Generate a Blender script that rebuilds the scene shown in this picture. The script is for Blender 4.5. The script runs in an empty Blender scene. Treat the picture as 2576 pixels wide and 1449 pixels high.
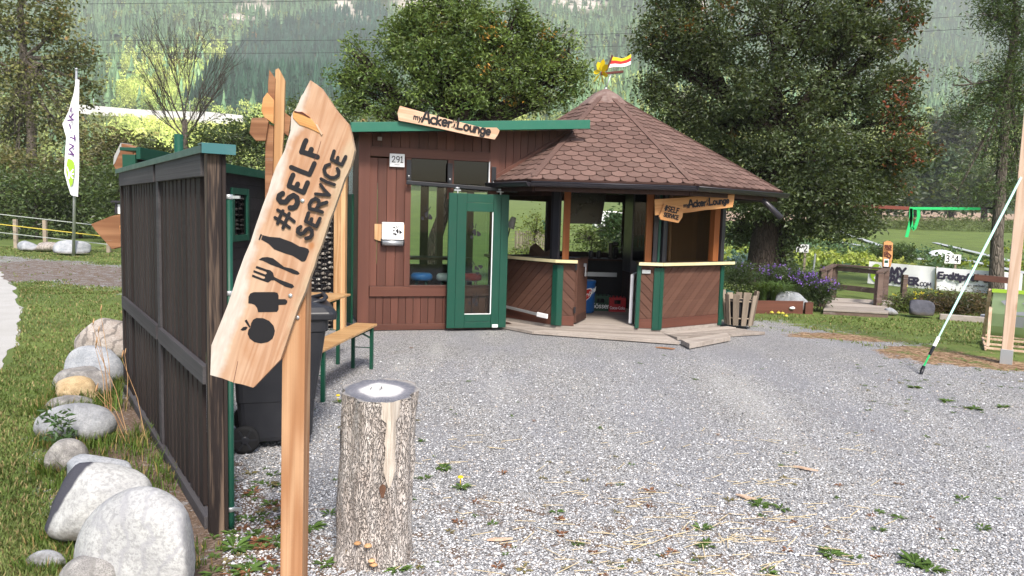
import bpy, math, random
import numpy as np
from mathutils import Matrix, Vector
random.seed(7); RNG = np.random.default_rng(11)
scene = bpy.context.scene
# ------------------------------------------------------------------ camera, sky, sun, exposure
W, H, F, EYE = 2576., 1449., 1880., 1.75
PITCH, ROLL = math.atan((724.5-540)/F), .03
_f = np.array([0, math.cos(PITCH), -math.sin(PITCH)]); _r0 = np.array([1., 0, 0]); _u0 = np.array([0, math.sin(PITCH), math.cos(PITCH)])
_r = _r0*math.cos(ROLL)+_u0*math.sin(ROLL); _u = _u0*math.cos(ROLL)-_r0*math.sin(ROLL)
CAM = np.array([0, 0, EYE])
cd = bpy.data.cameras.new('camera'); cam = bpy.data.objects.new('camera', cd); scene.collection.objects.link(cam)
cam.matrix_world = Matrix(((_r[0], _u[0], -_f[0], 0), (_r[1], _u[1], -_f[1], 0), (_r[2], _u[2], -_f[2], EYE), (0, 0, 0, 1)))
cd.sensor_width = 36; cd.lens = 36*F/W; cd.clip_end = 9000; cd.clip_start = .05
scene.camera = cam
SUN_EL, SUN_AZ = math.radians(47), math.radians(164)      # azimuth clockwise from +Y
world = bpy.data.worlds.new('World'); scene.world = world; world.use_nodes = True
wn = world.node_tree; bg = wn.nodes['Background']; sky = wn.nodes.new('ShaderNodeTexSky')
sky.sky_type = 'NISHITA'; sky.sun_disc = False; sky.sun_elevation = SUN_EL; sky.sun_rotation = SUN_AZ
sky.dust_density = 2.5; sky.air_density = 1.0; sky.ozone_density = .6
wn.links.new(sky.outputs[0], bg.inputs[0]); bg.inputs[1].default_value = .15
sd = bpy.data.lights.new('sun', 'SUN'); sd.energy = 3.3; sd.angle = math.radians(11); sd.color = (1, .94, .85)
sun = bpy.data.objects.new('sun', sd); scene.collection.objects.link(sun)
to_sun = Vector((math.sin(SUN_AZ)*math.cos(SUN_EL), math.cos(SUN_AZ)*math.cos(SUN_EL), math.sin(SUN_EL)))
sun.rotation_euler = to_sun.to_track_quat('Z', 'Y').to_euler()
vs = scene.view_settings; vs.view_transform = 'Standard'; vs.look = 'None'; vs.gamma = 1; vs.exposure = .68; vs.use_curve_mapping = False
scene.cycles.use_denoising = True; scene.cycles.max_bounces = 7; scene.cycles.transparent_max_bounces = 12
scene.cycles.diffuse_bounces = 3; scene.cycles.glossy_bounces = 2; scene.cycles.transmission_bounces = 4; scene.cycles.volume_bounces = 0

# ------------------------------------------------------------------ picking world points from the photo's geometry
def ray(px, py): return _f+_r*((px-W/2)/F)-_u*((py-H/2)/F)
def gnd(px, py, z=0.):
    d = ray(px, py); return CAM+d*((z-EYE)/d[2])
def atY(px, py, Y):
    d = ray(px, py); return CAM+d*(Y/d[1])
def onp(px, py, p0, n):
    d = ray(px, py); n = np.array(n, float); return CAM+d*(((np.array(p0)-CAM)@n)/(d@n))
def proj(P):
    q = np.asarray(P)-CAM; dd = q@_f
    return W/2+F*(q@_r)/dd, H/2-F*(q@_u)/dd
def Zm(x0, y0, s): return lambda zx, zy: ((x0+zx/s)/1.490683, (y0+zy/s)/1.490683)
def T(x, y):
    y = np.asarray(y, float); d = np.maximum(0, y-38)
    return .033*d*d/(d+14)
def V(*a): return np.array(a, float)
def nrm(v): v = np.asarray(v, float); return v/np.linalg.norm(v)

class Fr:                                   # a local frame: origin and three axes
    def __init__(s, o, x, y, z=None):
        s.o = np.array(o, float); s.x = nrm(x); s.y = nrm(y); s.z = nrm(np.cross(s.x, s.y)) if z is None else nrm(z)
    def p(s, a, b, c=0.): return s.o+s.x*a+s.y*b+s.z*c
    def mat(s):
        m = Matrix.Identity(4)
        for i in range(3):
            m[i][0] = s.x[i]; m[i][1] = s.y[i]; m[i][2] = s.z[i]; m[i][3] = s.o[i]
        return m
WF = Fr((0, 0, 0), (1, 0, 0), (0, 1, 0))
COL = scene.collection; WM = {}

def link(o, parent=None, mw=None):
    COL.objects.link(o)
    mw = mw or Matrix.Identity(4)
    if parent is not None:
        o.parent = parent; o.matrix_basis = WM[parent.name].inverted() @ mw
    else: o.matrix_basis = mw
    WM[o.name] = mw.copy(); return o
def tag(o, label=None, cat=None, group=None, kind=None):
    for k, v in (('label', label), ('category', cat), ('group', group), ('kind', kind)):
        if v: o[k] = v
    return o
def thing(name, loc, label, cat, group=None):
    e = bpy.data.objects.new(name, None); e.empty_display_size = .2
    link(e, None, Matrix.Translation(Vector(loc))); return tag(e, label, cat, group)

class MB:
    def __init__(s): s.v = []; s.f = []; s.r = []; s.sm = []; s.k = random.random()
    def new(s): s.k = random.random()
    def add(s, vs, fs, smooth=False, rnd=None):
        n = len(s.v); s.v += [tuple(map(float, q)) for q in vs]
        k = random.random() if rnd is None else rnd
        for q in fs: s.f.append([i+n for i in q]); s.r.append(k); s.sm.append(smooth)
    def box(s, fr, x0, x1, y0, y1, z0, z1, rnd=None, tz=None):
        P = [fr.p(a, b, c) for c in (z0, z1) for a, b in ((x0, y0), (x1, y0), (x1, y1), (x0, y1))]
        s.add(P, [(3, 2, 1, 0), (4, 5, 6, 7), (0, 1, 5, 4), (1, 2, 6, 5), (2, 3, 7, 6), (3, 0, 4, 7)], rnd=rnd)
    def beam(s, a, b, w, h, up=(0, 0, 1), rnd=None):
        a = np.array(a, float); b = np.array(b, float); x = nrm(b-a); y = np.cross(up, x)
        if np.linalg.norm(y) < 1e-4: y = np.cross((0, 1, 0), x)
        y = nrm(y); f = Fr(a, x, y); s.box(f, 0, np.linalg.norm(b-a), -w/2, w/2, -h/2, h/2, rnd)
    def prism(s, pts, n, t, rnd=None):          # polygon (world points, front face) extruded by t along -n
        n = nrm(n); P = [np.array(p, float) for p in pts]; a = np.zeros(3)
        for i in range(len(P)): a += np.cross(P[i]-P[0], P[(i+1) % len(P)]-P[0])
        if a@n < 0: P = P[::-1]
        m = len(P); s.add(P+[p-n*t for p in P], [tuple(range(m)), tuple(range(2*m-1, m-1, -1))]+[(i, i+m, (i+1) % m+m, (i+1) % m) for i in range(m)], rnd=rnd)
    def sheet(s, pts, rnd=None): s.add(pts, [tuple(range(len(pts)))], rnd=rnd)
    def tube(s, pts, rad, n=8, smooth=True, cap=True, rnd=None):
        P = [np.array(p, float) for p in pts]; m = len(P); rad = [rad]*m if np.isscalar(rad) else rad
        vs = []; ref = np.array([.31, .22, .93])
        for i in range(m):
            d = nrm(P[min(i+1, m-1)]-P[max(i-1, 0)]); a = np.cross(d, ref)
            if np.linalg.norm(a) < .15: a = np.cross(d, (1, 0, 0))
            a = nrm(a); b = np.cross(d, a)
            for j in range(n):
                t = 2*math.pi*j/n; vs.append(P[i]+(a*math.cos(t)+b*math.sin(t))*rad[i])
        fs = [(i*n+j, i*n+(j+1) % n, (i+1)*n+(j+1) % n, (i+1)*n+j) for i in range(m-1) for j in range(n)]
        if cap: fs += [tuple(range(n-1, -1, -1)), tuple(range((m-1)*n, m*n))]
        s.add(vs, fs, smooth, rnd)
    def lathe(s, fr, prof, n=20, smooth=True, rnd=None, sx=1., sy=1.):   # prof: (radius, height)
        vs = [fr.p(r*math.cos(2*math.pi*j/n)*sx, r*math.sin(2*math.pi*j/n)*sy, z) for r, z in prof for j in range(n)]
        m = len(prof)
        fs = [(i*n+j, i*n+(j+1) % n, (i+1)*n+(j+1) % n, (i+1)*n+j) for i in range(m-1) for j in range(n)]
        s.add(vs, fs+[tuple(range(n-1, -1, -1)), tuple(range((m-1)*n, m*n))], smooth, rnd)
    def blob(s, c, rx, ry, rz, amp=.15, n=3, seed=0, rot=0., flat=0., smooth=True, boxy=1., cuts=0):
        import bmesh
        b = bmesh.new(); bmesh.ops.create_icosphere(b, subdivisions=n, radius=1)
        g = np.random.default_rng(seed); fr = g.normal(0, 1, (9, 3))*1.5; ph = g.uniform(0, 6, 9); vs = []
        cn = g.normal(0, 1, (max(cuts, 1), 3)); cn[:, 2] = np.abs(cn[:, 2])*.7; cn /= np.linalg.norm(cn, axis=1)[:, None]; co = g.uniform(.62, .9, max(cuts, 1))
        for q in b.verts:
            p = np.array(q.co); p = np.sign(p)*np.abs(p)**boxy
            for i in range(cuts):
                e = p@cn[i]-co[i]; p = p-cn[i]*e*.82 if e > 0 else p
            k = 1+amp*sum(math.sin(fr[i]@p+ph[i])/(1+i*.4) for i in range(9))*.4
            p = p*k; p = p*V(rx, ry, rz); x = p[0]*math.cos(rot)-p[1]*math.sin(rot); y = p[0]*math.sin(rot)+p[1]*math.cos(rot)
            vs.append((x+c[0], y+c[1], max(p[2], -rz*(1-flat))+c[2]))
        fs = [[q.index for q in f.verts] for f in b.faces]; b.free(); s.add(vs, fs, smooth)
    def build(s, name, mat, parent=None, fr=None, bevel=0., label=None):
        me = bpy.data.meshes.new(name)
        if fr is None:
            mw = WM[parent.name] if parent is not None else Matrix.Identity(4)
            if parent is None and s.v:
                a = np.array(s.v); mw = Matrix.Translation(Vector(((a[:, 0].min()+a[:, 0].max())/2, (a[:, 1].min()+a[:, 1].max())/2, a[:, 2].min())))
        else: mw = fr.mat()
        inv = np.array(mw.inverted()); a = np.array(s.v); a = a@inv[:3, :3].T+inv[:3, 3]
        me.from_pydata(a.tolist(), [], s.f); me.update()
        me.attributes.new('rnd', 'FLOAT', 'FACE').data.foreach_set('value', s.r)
        me.polygons.foreach_set('use_smooth', s.sm); me.materials.append(mat)
        o = bpy.data.objects.new(name, me); link(o, parent, mw)
        if bevel:
            m = o.modifiers.new('bevel', 'BEVEL'); m.width = bevel; m.segments = 2; m.limit_method = 'ANGLE'; m.angle_limit = .7
        if label: o['label'] = label
        return o
def npmesh(name, verts, faces, mat, parent=None, col=None, cdom='FACE', smooth=False, mw=None, rnd=None):
    me = bpy.data.meshes.new(name); verts = np.asarray(verts, np.float32); faces = np.asarray(faces, np.int32); k = faces.shape[1]
    mw = mw or (WM[parent.name] if parent is not None else Matrix.Identity(4))
    t = np.array(mw.translation, np.float32); verts = verts-t
    me.vertices.add(len(verts)); me.vertices.foreach_set('co', verts.ravel())
    me.loops.add(faces.size); me.loops.foreach_set('vertex_index', faces.ravel())
    me.polygons.add(len(faces)); me.polygons.foreach_set('loop_start', np.arange(0, faces.size, k, dtype=np.int32))
    me.polygons.foreach_set('loop_total', np.full(len(faces), k, np.int32)); me.polygons.foreach_set('use_smooth', np.full(len(faces), smooth))
    if col is not None:
        c = np.ones((len(col), 4), np.float32); c[:, :3] = col
        me.attributes.new('tint', 'FLOAT_COLOR', cdom).data.foreach_set('color', c.ravel())
    me.update(calc_edges=True); me.validate(); me.materials.append(mat)
    o = bpy.data.objects.new(name, me); return link(o, parent, mw)
def clip(poly, conv):                          # 2D polygon clipped by a convex counter-clockwise polygon
    out = [tuple(p) for p in poly]
    for i in range(len(conv)):
        a, b = conv[i], conv[(i+1) % len(conv)]; inn = out; out = []
        if not inn: break
        side = lambda p: (b[0]-a[0])*(p[1]-a[1])-(b[1]-a[1])*(p[0]-a[0])
        for j in range(len(inn)):
            p, q = inn[j], inn[(j+1) % len(inn)]; sp, sq = side(p), side(q)
            if sp >= 0: out.append(p)
            if sp*sq < 0:
                t = sp/(sp-sq); out.append((p[0]+(q[0]-p[0])*t, p[1]+(q[1]-p[1])*t))
    return out
def inpoly(x, y, poly):
    x = np.asarray(x); y = np.asarray(y); c = np.zeros(x.shape, bool); n = len(poly)
    for i in range(n):
        x1, y1 = poly[i]; x2, y2 = poly[(i+1) % n]
        if y1 == y2: continue
        c ^= ((y1 > y) != (y2 > y)) & (x < (x2-x1)*(y-y1)/(y2-y1)+x1)
    return c
def vnoise(x, y, s, seed=0):                   # smooth value noise, 0..1
    x = np.asarray(x)/s; y = np.asarray(y)/s; xi = np.floor(x).astype(int); yi = np.floor(y).astype(int); fx = x-xi; fy = y-yi
    def hsh(a, b):
        n = (a*374761393+b*668265263+seed*1274126177) & 0x7fffffff; n = ((n ^ (n >> 13))*1274126177) & 0x7fffffff
        return ((n ^ (n >> 16)) & 0xffff)/65535.
    fx = fx*fx*(3-2*fx); fy = fy*fy*(3-2*fy)
    return (hsh(xi, yi)*(1-fx)+hsh(xi+1, yi)*fx)*(1-fy)+(hsh(xi, yi+1)*(1-fx)+hsh(xi+1, yi+1)*fx)*fy

# ------------------------------------------------------------------ lettering: strokes laid as paint on a face
def arc(cx, cy, rx, ry, a0, a1, n=9): return [(cx+rx*math.cos(math.radians(a0+(a1-a0)*i/n)), cy+ry*math.sin(math.radians(a0+(a1-a0)*i/n))) for i in range(n+1)]
GL = {
 'A': (.72, [[(0, 0), (.26, .95), (.36, 1), (.46, .95), (.72, 0)], [(.14, .36), (.6, .36)]]),
 'c': (.5, [arc(.3, .33, .3, .33, 50, 310)]), 'k': (.5, [[(.03, 0), (.03, 1)], [(.45, .62), (.06, .3), (.48, 0)]]),
 'e': (.56, [[(.04, .33), (.54, .36)]+arc(.29, .34, .26, .32, 10, 310)]), 'r': (.42, [[(.05, 0), (.05, .64)], [(.05, .4), (.18, .6), (.4, .62)]]),
 'L': (.55, [[(.06, 1), (.04, .02), (.52, .04)]]), 'o': (.6, [arc(.3, .33, .28, .33, 0, 360, 14)]),
 'u': (.56, [[(.04, .64), (.06, .2), (.2, 0), (.4, .06), (.5, .3)], [(.52, .66), (.52, 0)]]), 'n': (.54, [[(.04, 0), (.04, .64)], [(.04, .4), (.2, .63), (.4, .6), (.5, .4), (.5, 0)]]),
 'g': (.56, [arc(.28, .34, .25, .3, 0, 360, 12), [(.53, .62), (.53, -.1), (.42, -.3), (.2, -.32), (.06, -.2)]]),
 'm': (.8, [[(.04, 0), (.04, .62)], [(.04, .4), (.2, .62), (.36, .55), (.4, 0)], [(.4, .4), (.56, .62), (.72, .55), (.76, 0)]]),
 'y': (.5, [[(.02, .64), (.24, .1)], [(.48, .64), (.1, -.35)]]), 'M': (.85, [[(0, 0), (.12, 1), (.42, .3), (.72, 1), (.85, 0)]]),
 'Y': (.7, [[(0, 1), (.34, .5)], [(.7, 1), (.34, .5), (.32, 0)]]), 'C': (.65, [arc(.38, .5, .36, .5, 50, 310, 11)]), 'K': (.65, [[(.03, 0), (.03, 1)], [(.6, 1), (.05, .45), (.62, 0)]]),
 'E': (.55, [[(.52, 1), (.04, .97), (.04, 0), (.54, .02)], [(.04, .5), (.42, .52)]]), 'R': (.62, [[(.04, 0), (.04, 1), (.4, .98), (.54, .76), (.4, .52), (.06, .46), (.6, 0)]]),
 '.': (.2, [[(.08, 0), (.1, .02)]]), 'O': (.75, [arc(.37, .5, .36, .5, 0, 360, 16)]), 'd': (.58, [arc(.27, .32, .25, .32, 0, 360, 12), [(.54, 1), (.54, 0)]]),
 'a': (.58, [arc(.27, .32, .25, .32, 0, 360, 12), [(.54, .64), (.54, 0)]]), 'ä': (.58, [arc(.27, .32, .25, .32, 0, 360, 12), [(.54, .64), (.54, 0)], [(.16, .86), (.17, .87)], [(.42, .86), (.43, .87)]]),
 'p': (.58, [arc(.31, .32, .25, .32, 0, 360, 12), [(.05, .64), (.05, -.36)]]), 'f': (.44, [[(.42, .95), (.26, 1), (.16, .85), (.16, -.2)], [(0, .58), (.36, .6)]]),
 'b': (.58, [arc(.31, .32, .25, .32, 0, 360, 12), [(.05, 1), (.05, 0)]]),
 'l': (.2, [[(.08, 1), (.08, 0)]]), '-': (.45, [[(.06, .42), (.4, .42)]]), 'S': (.6, [[(.54, .84), (.4, .98), (.18, .97), (.06, .8), (.12, .6), (.46, .42), (.54, .22), (.42, .03), (.18, 0), (.03, .14)]]),
 'F': (.52, [[(.52, 1), (.04, .97), (.04, 0)], [(.04, .52), (.4, .54)]]), 'V': (.62, [[(0, 1), (.3, 0), (.62, 1)]]), 'I': (.16, [[(.06, 1), (.06, 0)]]), 'P': (.56, [[(.04, 0), (.04, 1), (.4, .97), (.52, .74), (.38, .5), (.05, .46)]]),
 'N': (.65, [[(.04, 0), (.04, 1), (.6, 0), (.6, 1)]]), 'T': (.6, [[(0, 1), (.6, 1)], [(.3, 1), (.3, 0)]]), '#': (.62, [[(.16, 0), (.26, 1)], [(.38, 0), (.48, 1)], [(0, .32), (.58, .34)], [(.04, .66), (.62, .68)]]),
 '1': (.4, [[(.03, .8), (.2, 1), (.2, 0)], [(.04, 0), (.37, 0)]]), '2': (.58, [[(.04, .76), (.14, .96), (.36, .98), (.5, .8), (.44, .56), (.04, .02), (.54, .02)]]), '3': (.56, [[(.04, .9), (.26, 1), (.48, .86), (.42, .6), (.22, .54), (.46, .44), (.5, .16), (.3, 0), (.04, .08)]]),
 '4': (.6, [[(.42, 0), (.42, 1), (.02, .3), (.58, .3)]]), '9': (.56, [arc(.27, .7, .24, .29, 0, 360, 12), [(.51, .7), (.46, .3), (.26, 0)]]), 's': (.45, [[(.4, .54), (.24, .64), (.08, .54), (.1, .4), (.36, .26), (.38, .1), (.22, 0), (.04, .08)]]), ' ': (.3, []),
 'h': (.54, [[(.04, 0), (.04, 1)], [(.04, .4), (.2, .63), (.4, .6), (.5, .4), (.5, 0)]]), 'ö': (.6, [arc(.3, .33, .28, .33, 0, 360, 14), [(.18, .86), (.19, .87)], [(.42, .86), (.43, .87)]]), 'G': (.7, [arc(.38, .5, .36, .5, 50, 300, 11)+[(.68, .12), (.68, .46), (.42, .46)]]),
 'z': (.45, [[(.03, .62), (.42, .62), (.03, 0), (.44, 0)]]), 'v': (.5, [[(.02, .64), (.25, 0), (.48, .64)]]), 'w': (.75, [[(.02, .64), (.2, 0), (.37, .5), (.55, 0), (.73, .64)]]), 'i': (.16, [[(.06, .62), (.06, 0)], [(.06, .86), (.07, .87)]]), 't': (.4, [[(.18, .95), (.18, .05), (.36, 0)], [(0, .62), (.36, .62)]]),
}
class Ink:                                     # collects strokes and filled shapes slightly proud of a surface
    def __init__(s, n, lift=.0012): s.m = MB(); s.n = nrm(n); s.k = lift
    def up(s): s.k += .00006; return s.n*s.k
    def fill(s, pts):
        P = [np.array(p, float) for p in pts]; a = np.zeros(3)
        for i in range(len(P)): a += np.cross(P[i]-P[0], P[(i+1) % len(P)]-P[0])
        if a@s.n < 0: P = P[::-1]
        q = s.up(); s.m.sheet([p+q for p in P], rnd=.5)
    def stroke(s, pts, hw):
        P = [np.array(p, float) for p in pts]
        for i in range(len(P)-1):
            d = P[i+1]-P[i]
            if np.linalg.norm(d) < 1e-9: continue
            c = nrm(np.cross(s.n, d))*hw; s.fill([P[i]-c, P[i+1]-c, P[i+1]+c, P[i]+c])
        x = nrm(np.cross(s.n, (.123, .3, .95))); y = np.cross(s.n, x)
        for p in P: s.fill([p+(x*math.cos(t)+y*math.sin(t))*hw for t in np.arange(12)*math.pi/6])
    def text(s, string, fr, size, hw, gap=.2, vary=0., sizes=None):   # along fr.x, up fr.y; returns width
        x = 0.
        for i, ch in enumerate(string):
            w, st = GL[ch]; k = size*(sizes[i] if sizes else 1); dy = random.uniform(-vary, vary)*size
            for ln in st: s.stroke([fr.p(x+a*k, b*k+dy) for a, b in ln], hw*(sizes[i]**.7 if sizes else 1))
            x += (w+gap)*k
        return x
def text_width(string, size, gap=.2, sizes=None): return sum((GL[c][0]+gap)*size*(sizes[i] if sizes else 1) for i, c in enumerate(string))

# ------------------------------------------------------------------ materials
class NT:
    def __init__(s, name):
        s.mat = bpy.data.materials.new(name); s.mat.use_nodes = True; s.t = s.mat.node_tree; s.t.nodes.clear()
        s.out = s.t.nodes.new('ShaderNodeOutputMaterial')
    def n(s, typ, inp=None, **kw):
        q = s.t.nodes.new('ShaderNode'+typ)
        for k, v in kw.items(): setattr(q, k, v)
        for k, v in (inp or {}).items():
            sk = q.inputs[k]
            if hasattr(v, 'is_output'): s.t.links.new(v, sk)
            else: sk.default_value = v
        return q
    def coord(s, scale=(1, 1, 1), which='Object', rot=(0, 0, 0)):
        return s.n('Mapping', {'Vector': s.n('TexCoord').outputs[which], 'Scale': scale, 'Rotation': rot}).outputs[0]
    def noise(s, vec, sc, detail=3., rough=.55, dist=0.): return s.n('TexNoise', {'Vector': vec, 'Scale': sc, 'Detail': detail, 'Roughness': rough, 'Distortion': dist}).outputs[0]
    def ramp(s, fac, *st):
        q = s.n('ValToRGB', {'Fac': fac}); e = q.color_ramp.elements
        while len(e) < len(st): e.new(.5)
        for i, (p, c) in enumerate(st): e[i].position = p; e[i].color = (c, c, c, 1) if np.isscalar(c) else (*c, 1)
        return q.outputs[0]
    def mix(s, f, a, b, mode='MIX'):
        q = s.n('Mix', data_type='RGBA', blend_type=mode)
        for k, v in ((0, f), (6, a), (7, b)):
            if hasattr(v, 'is_output'): s.t.links.new(v, q.inputs[k])
            else: q.inputs[k].default_value = v if k == 0 else ((*v, 1) if not np.isscalar(v) else (v, v, v, 1))
        return q.outputs[2]
    def math(s, op, a, b=0., c=0., clamp=False): return s.n('Math', {0: a, 1: b, 2: c}, operation=op, use_clamp=clamp).outputs[0]
    def attr(s, name, out='Fac'): return s.n('Attribute', attribute_name=name).outputs[out]
    def bump(s, h, st=.3, d=.01): return s.n('Bump', {'Height': h, 'Strength': st, 'Distance': d}).outputs[0]
    def fin(s, col, rough=.7, nor=None, spec=.3, metal=0., **kw):
        b = s.n('BsdfPrincipled'); b.inputs['Specular IOR Level'].default_value = spec; b.inputs['Metallic'].default_value = metal
        for k, v in (('Base Color', col), ('Roughness', rough)):
            if hasattr(v, 'is_output'): s.t.links.new(v, b.inputs[k])
            else: b.inputs[k].default_value = (*v, 1) if k == 'Base Color' else v
        if nor is not None: s.t.links.new(nor, b.inputs['Normal'])
        s.t.links.new(b.outputs[0], s.out.inputs[0]); s.b = b; return s.mat
AXS = {'X': (.06, 1, 1), 'Y': (1, .06, 1), 'Z': (1, 1, .06)}
def wood(name, c0, c1, ax='Z', ring=26., fine=.25, rough=.75, var=.25, wear=None, wamt=.45, wsc=3., bump=.25, spec=.2, knots=None):
    t = NT(name); a = np.array(AXS[ax])
    v = t.coord(tuple(a)); low = t.noise(v, 7., 2.)
    rings = t.math('SINE', t.math('MULTIPLY', low, ring)); rings = t.math('MULTIPLY_ADD', rings, .5, .5)
    fib = t.noise(t.coord(tuple(a*a)), 140., 2.); col = t.mix(rings, c0, c1)
    col = t.mix(t.math('MULTIPLY', t.ramp(fib, (.35, 1.), (.62, 0.)), fine), col, tuple(np.array(c0)*.5))
    blot = t.noise(t.coord((1, 1, 1)), 5., 4.); col = t.mix(t.math('MULTIPLY', t.ramp(blot, (.4, 0.), (.75, 1.)), .22), col, tuple(np.array(c0)*.62))
    if wear is not None:
        wn_ = t.ramp(t.noise(t.coord(tuple(a*2.2)), wsc*2, 5., .7), (wamt-.02+.1, 0.), (wamt+.22, 1.)); col = t.mix(wn_, col, wear)
    if knots is not None:
        kd = t.n('TexVoronoi', {'Vector': t.coord((1, 1, .42) if ax == 'Z' else (.42, 1, 1)), 'Scale': knots}, feature='F1').outputs['Distance']
        col = t.mix(t.ramp(kd, (.05, 1.), (.13, 0.)), col, tuple(np.array(c0)*V(.55, .42, .35)))
    r = t.attr('rnd'); col = t.mix(var, col, t.mix(r, tuple(np.array(c0)*.55), tuple(np.minimum(1, np.array(c1)*1.3))))
    h = t.math('MULTIPLY_ADD', rings, .3, fib)
    return t.fin(col, rough, t.bump(h, bump, .004), spec)
def paint(name, c, rough=.5, var=.12, dirt=.25, dcol=(.08, .07, .05), spec=.35, metal=0., bump=.08, sc=6.):
    t = NT(name); n1 = t.noise(t.coord(), sc, 5., .65); n2 = t.noise(t.coord((1, 1, .15)), 40., 3.)
    col = t.mix(t.math('MULTIPLY', t.ramp(n1, (.45, 0.), (.8, 1.)), dirt), c, dcol); col = t.mix(t.math('MULTIPLY', n2, var), col, tuple(np.array(c)*.5))
    col = t.mix(.12, col, t.mix(t.attr('rnd'), tuple(np.array(c)*.6), tuple(np.minimum(1, np.array(c)*1.35))))
    return t.fin(col, t.math('MULTIPLY_ADD', n1, .3, rough-.15), t.bump(n2, bump, .003), spec, metal)
def stone(name, ca, cb, sc=9., speck=.35, vein=None, bump=.5, rust=None, moss=None):
    t = NT(name); v = t.coord(); a = t.noise(v, sc, 6., .7); b = t.noise(v, sc*14, 2., .8); col = t.mix(t.ramp(a, (.32, 0.), (.68, 1.)), ca, cb)
    col = t.mix(t.math('MULTIPLY', t.ramp(b, (.38, 1.), (.55, 0.)), speck), col, tuple(np.array(ca)*.3))
    if vein is not None:
        w = t.n('TexWave', {'Vector': v, 'Scale': 3., 'Distortion': 9., 'Detail': 4., 'Detail Scale': 1.6}).outputs[1]
        col = t.mix(t.math('MULTIPLY', t.ramp(w, (.0, 1.), (.22, 0.)), .7), col, vein)
    if rust is not None:
        w = t.noise(v, 4.5, 6., .8); col = t.mix(t.ramp(w, (.66, 0.), (.7, .8)), col, rust)
    if moss is not None:
        w = t.noise(v, 3., 5., .7); col = t.mix(t.ramp(w, (.5, 0.), (.7, .7)), col, moss)
    w = t.noise(t.coord((1, 1, 2.2), rot=(.3, .5, .2)), 2.6, 6., .7); col = t.mix(t.math('MULTIPLY', t.ramp(w, (.5, 0.), (.66, 1.)), .45), col, tuple(np.array(ca)*.5))
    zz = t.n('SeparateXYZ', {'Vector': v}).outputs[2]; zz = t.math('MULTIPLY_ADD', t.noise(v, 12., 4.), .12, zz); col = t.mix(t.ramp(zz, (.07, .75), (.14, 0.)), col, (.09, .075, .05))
    return t.fin(col, .85, t.bump(t.math('MULTIPLY_ADD', b, .4, a), bump, .02), .25)
def leafmat(name, trans=.3, rough=.55, spec=.25):
    t = NT(name); c = t.attr('tint', 'Color'); b = t.n('BsdfPrincipled', {'Base Color': c, 'Roughness': rough}); b.inputs['Specular IOR Level'].default_value = spec
    tr = t.n('BsdfTranslucent', {'Color': t.mix(.6, c, (.25, .3, .03))}); m = t.n('MixShader', {0: trans, 1: b.outputs[0], 2: tr.outputs[0]})
    t.t.links.new(m.outputs[0], t.out.inputs[0]); return t.mat
def plain(name, c, rough=.6, metal=0., spec=.3): return paint(name, c, rough, .06, .12, tuple(np.array(c)*.5), spec, metal, .03)
def glass(name, tint=(.80, .86, .83), f=.015):
    t = NT(name); tr = t.n('BsdfTransparent', {'Color': (*tint, 1)}); gl = t.n('BsdfGlossy', {'Color': (.9, .95, 1, 1), 'Roughness': .03})
    lw = t.n('LayerWeight', {'Blend': .25}).outputs['Fresnel']; m = t.n('MixShader', {0: t.math('MULTIPLY_ADD', lw, .55, f, clamp=True), 1: tr.outputs[0], 2: gl.outputs[0]})
    t.t.links.new(m.outputs[0], t.out.inputs[0]); return t.mat
m_sign = wood('larch_sign', (.58, .30, .15), (.80, .53, .32), 'Z', 40., .25, .7, .05, None, bump=.2)
m_post = wood('larch_post', (.34, .165, .08), (.49, .29, .165), 'Z', 46., .2, .65, .05, None, bump=.2, knots=2.6)
m_scar = wood('larch_scar', (.42, .17, .05), (.62, .32, .12), 'X', 14., .4, .7, .1)
m_signbd = wood('larch_board', (.55, .33, .21), (.70, .48, .34), 'X', 30., .25, .7, .12, (.5, .45, .4), .5)
m_signor = wood('orange_board', (.44, .20, .075), (.56, .29, .12), 'X', 30., .25, .65, .12)
m_grey_bd = wood('weathered_board', (.30, .20, .14), (.42, .30, .22), 'Z', 20., .4, .8, .25, (.42, .39, .37), .42)
m_oldbrown = wood('old_brown_board', (.20, .09, .045), (.33, .17, .09), 'X', 20., .35, .75, .15, (.3, .26, .23), .55)
m_black = wood('black_stained_wood', (.018, .013, .012), (.036, .026, .024), 'Z', 14., .5, .7, .5, (.13, .10, .09), .55, 2.5, .4)
m_blackX = wood('black_stained_boards', (.016, .014, .017), (.03, .026, .03), 'Y', 14., .5, .75, .4, (.07, .065, .065), .62, 2., .4)
m_dgrey = wood('grey_stained_rail', (.05, .045, .05), (.085, .08, .085), 'X', 14., .5, .7, .3, (.2, .19, .18), .6)
m_worn = wood('worn_black_post', (.02, .015, .015), (.04, .03, .028), 'Z', 14., .5, .7, .3, (.30, .21, .15), .38, 1.6, .5)
m_brown = wood('red_brown_boards', (.086, .031, .021), (.13, .049, .033), 'Z', 12., .3, .55, .38, (.18, .08, .055), .66, 2., .2, .35)
m_brownX = wood('red_brown_beams', (.085, .030, .020), (.135, .050, .032), 'X', 12., .3, .55, .3, (.2, .1, .07), .66, 2., .2, .35)
m_kiosk = wood('brown_kiosk_boards', (.105, .050, .035), (.145, .075, .053), 'X', 10., .4, .65, .2, (.28, .15, .1), .62, 3., .25)
m_dkbrown = wood('dark_brown_wood', (.03, .014, .011), (.055, .026, .02), 'Z', 12., .4, .6, .3)
m_orpost = wood('orange_brown_post', (.23, .07, .02), (.34, .12, .04), 'Z', 12., .4, .55, .2)
m_rough = wood('rough_sawn_larch', (.44, .24, .11), (.62, .39, .21), 'Z', 34., .35, .7, .25, knots=3.)
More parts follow.
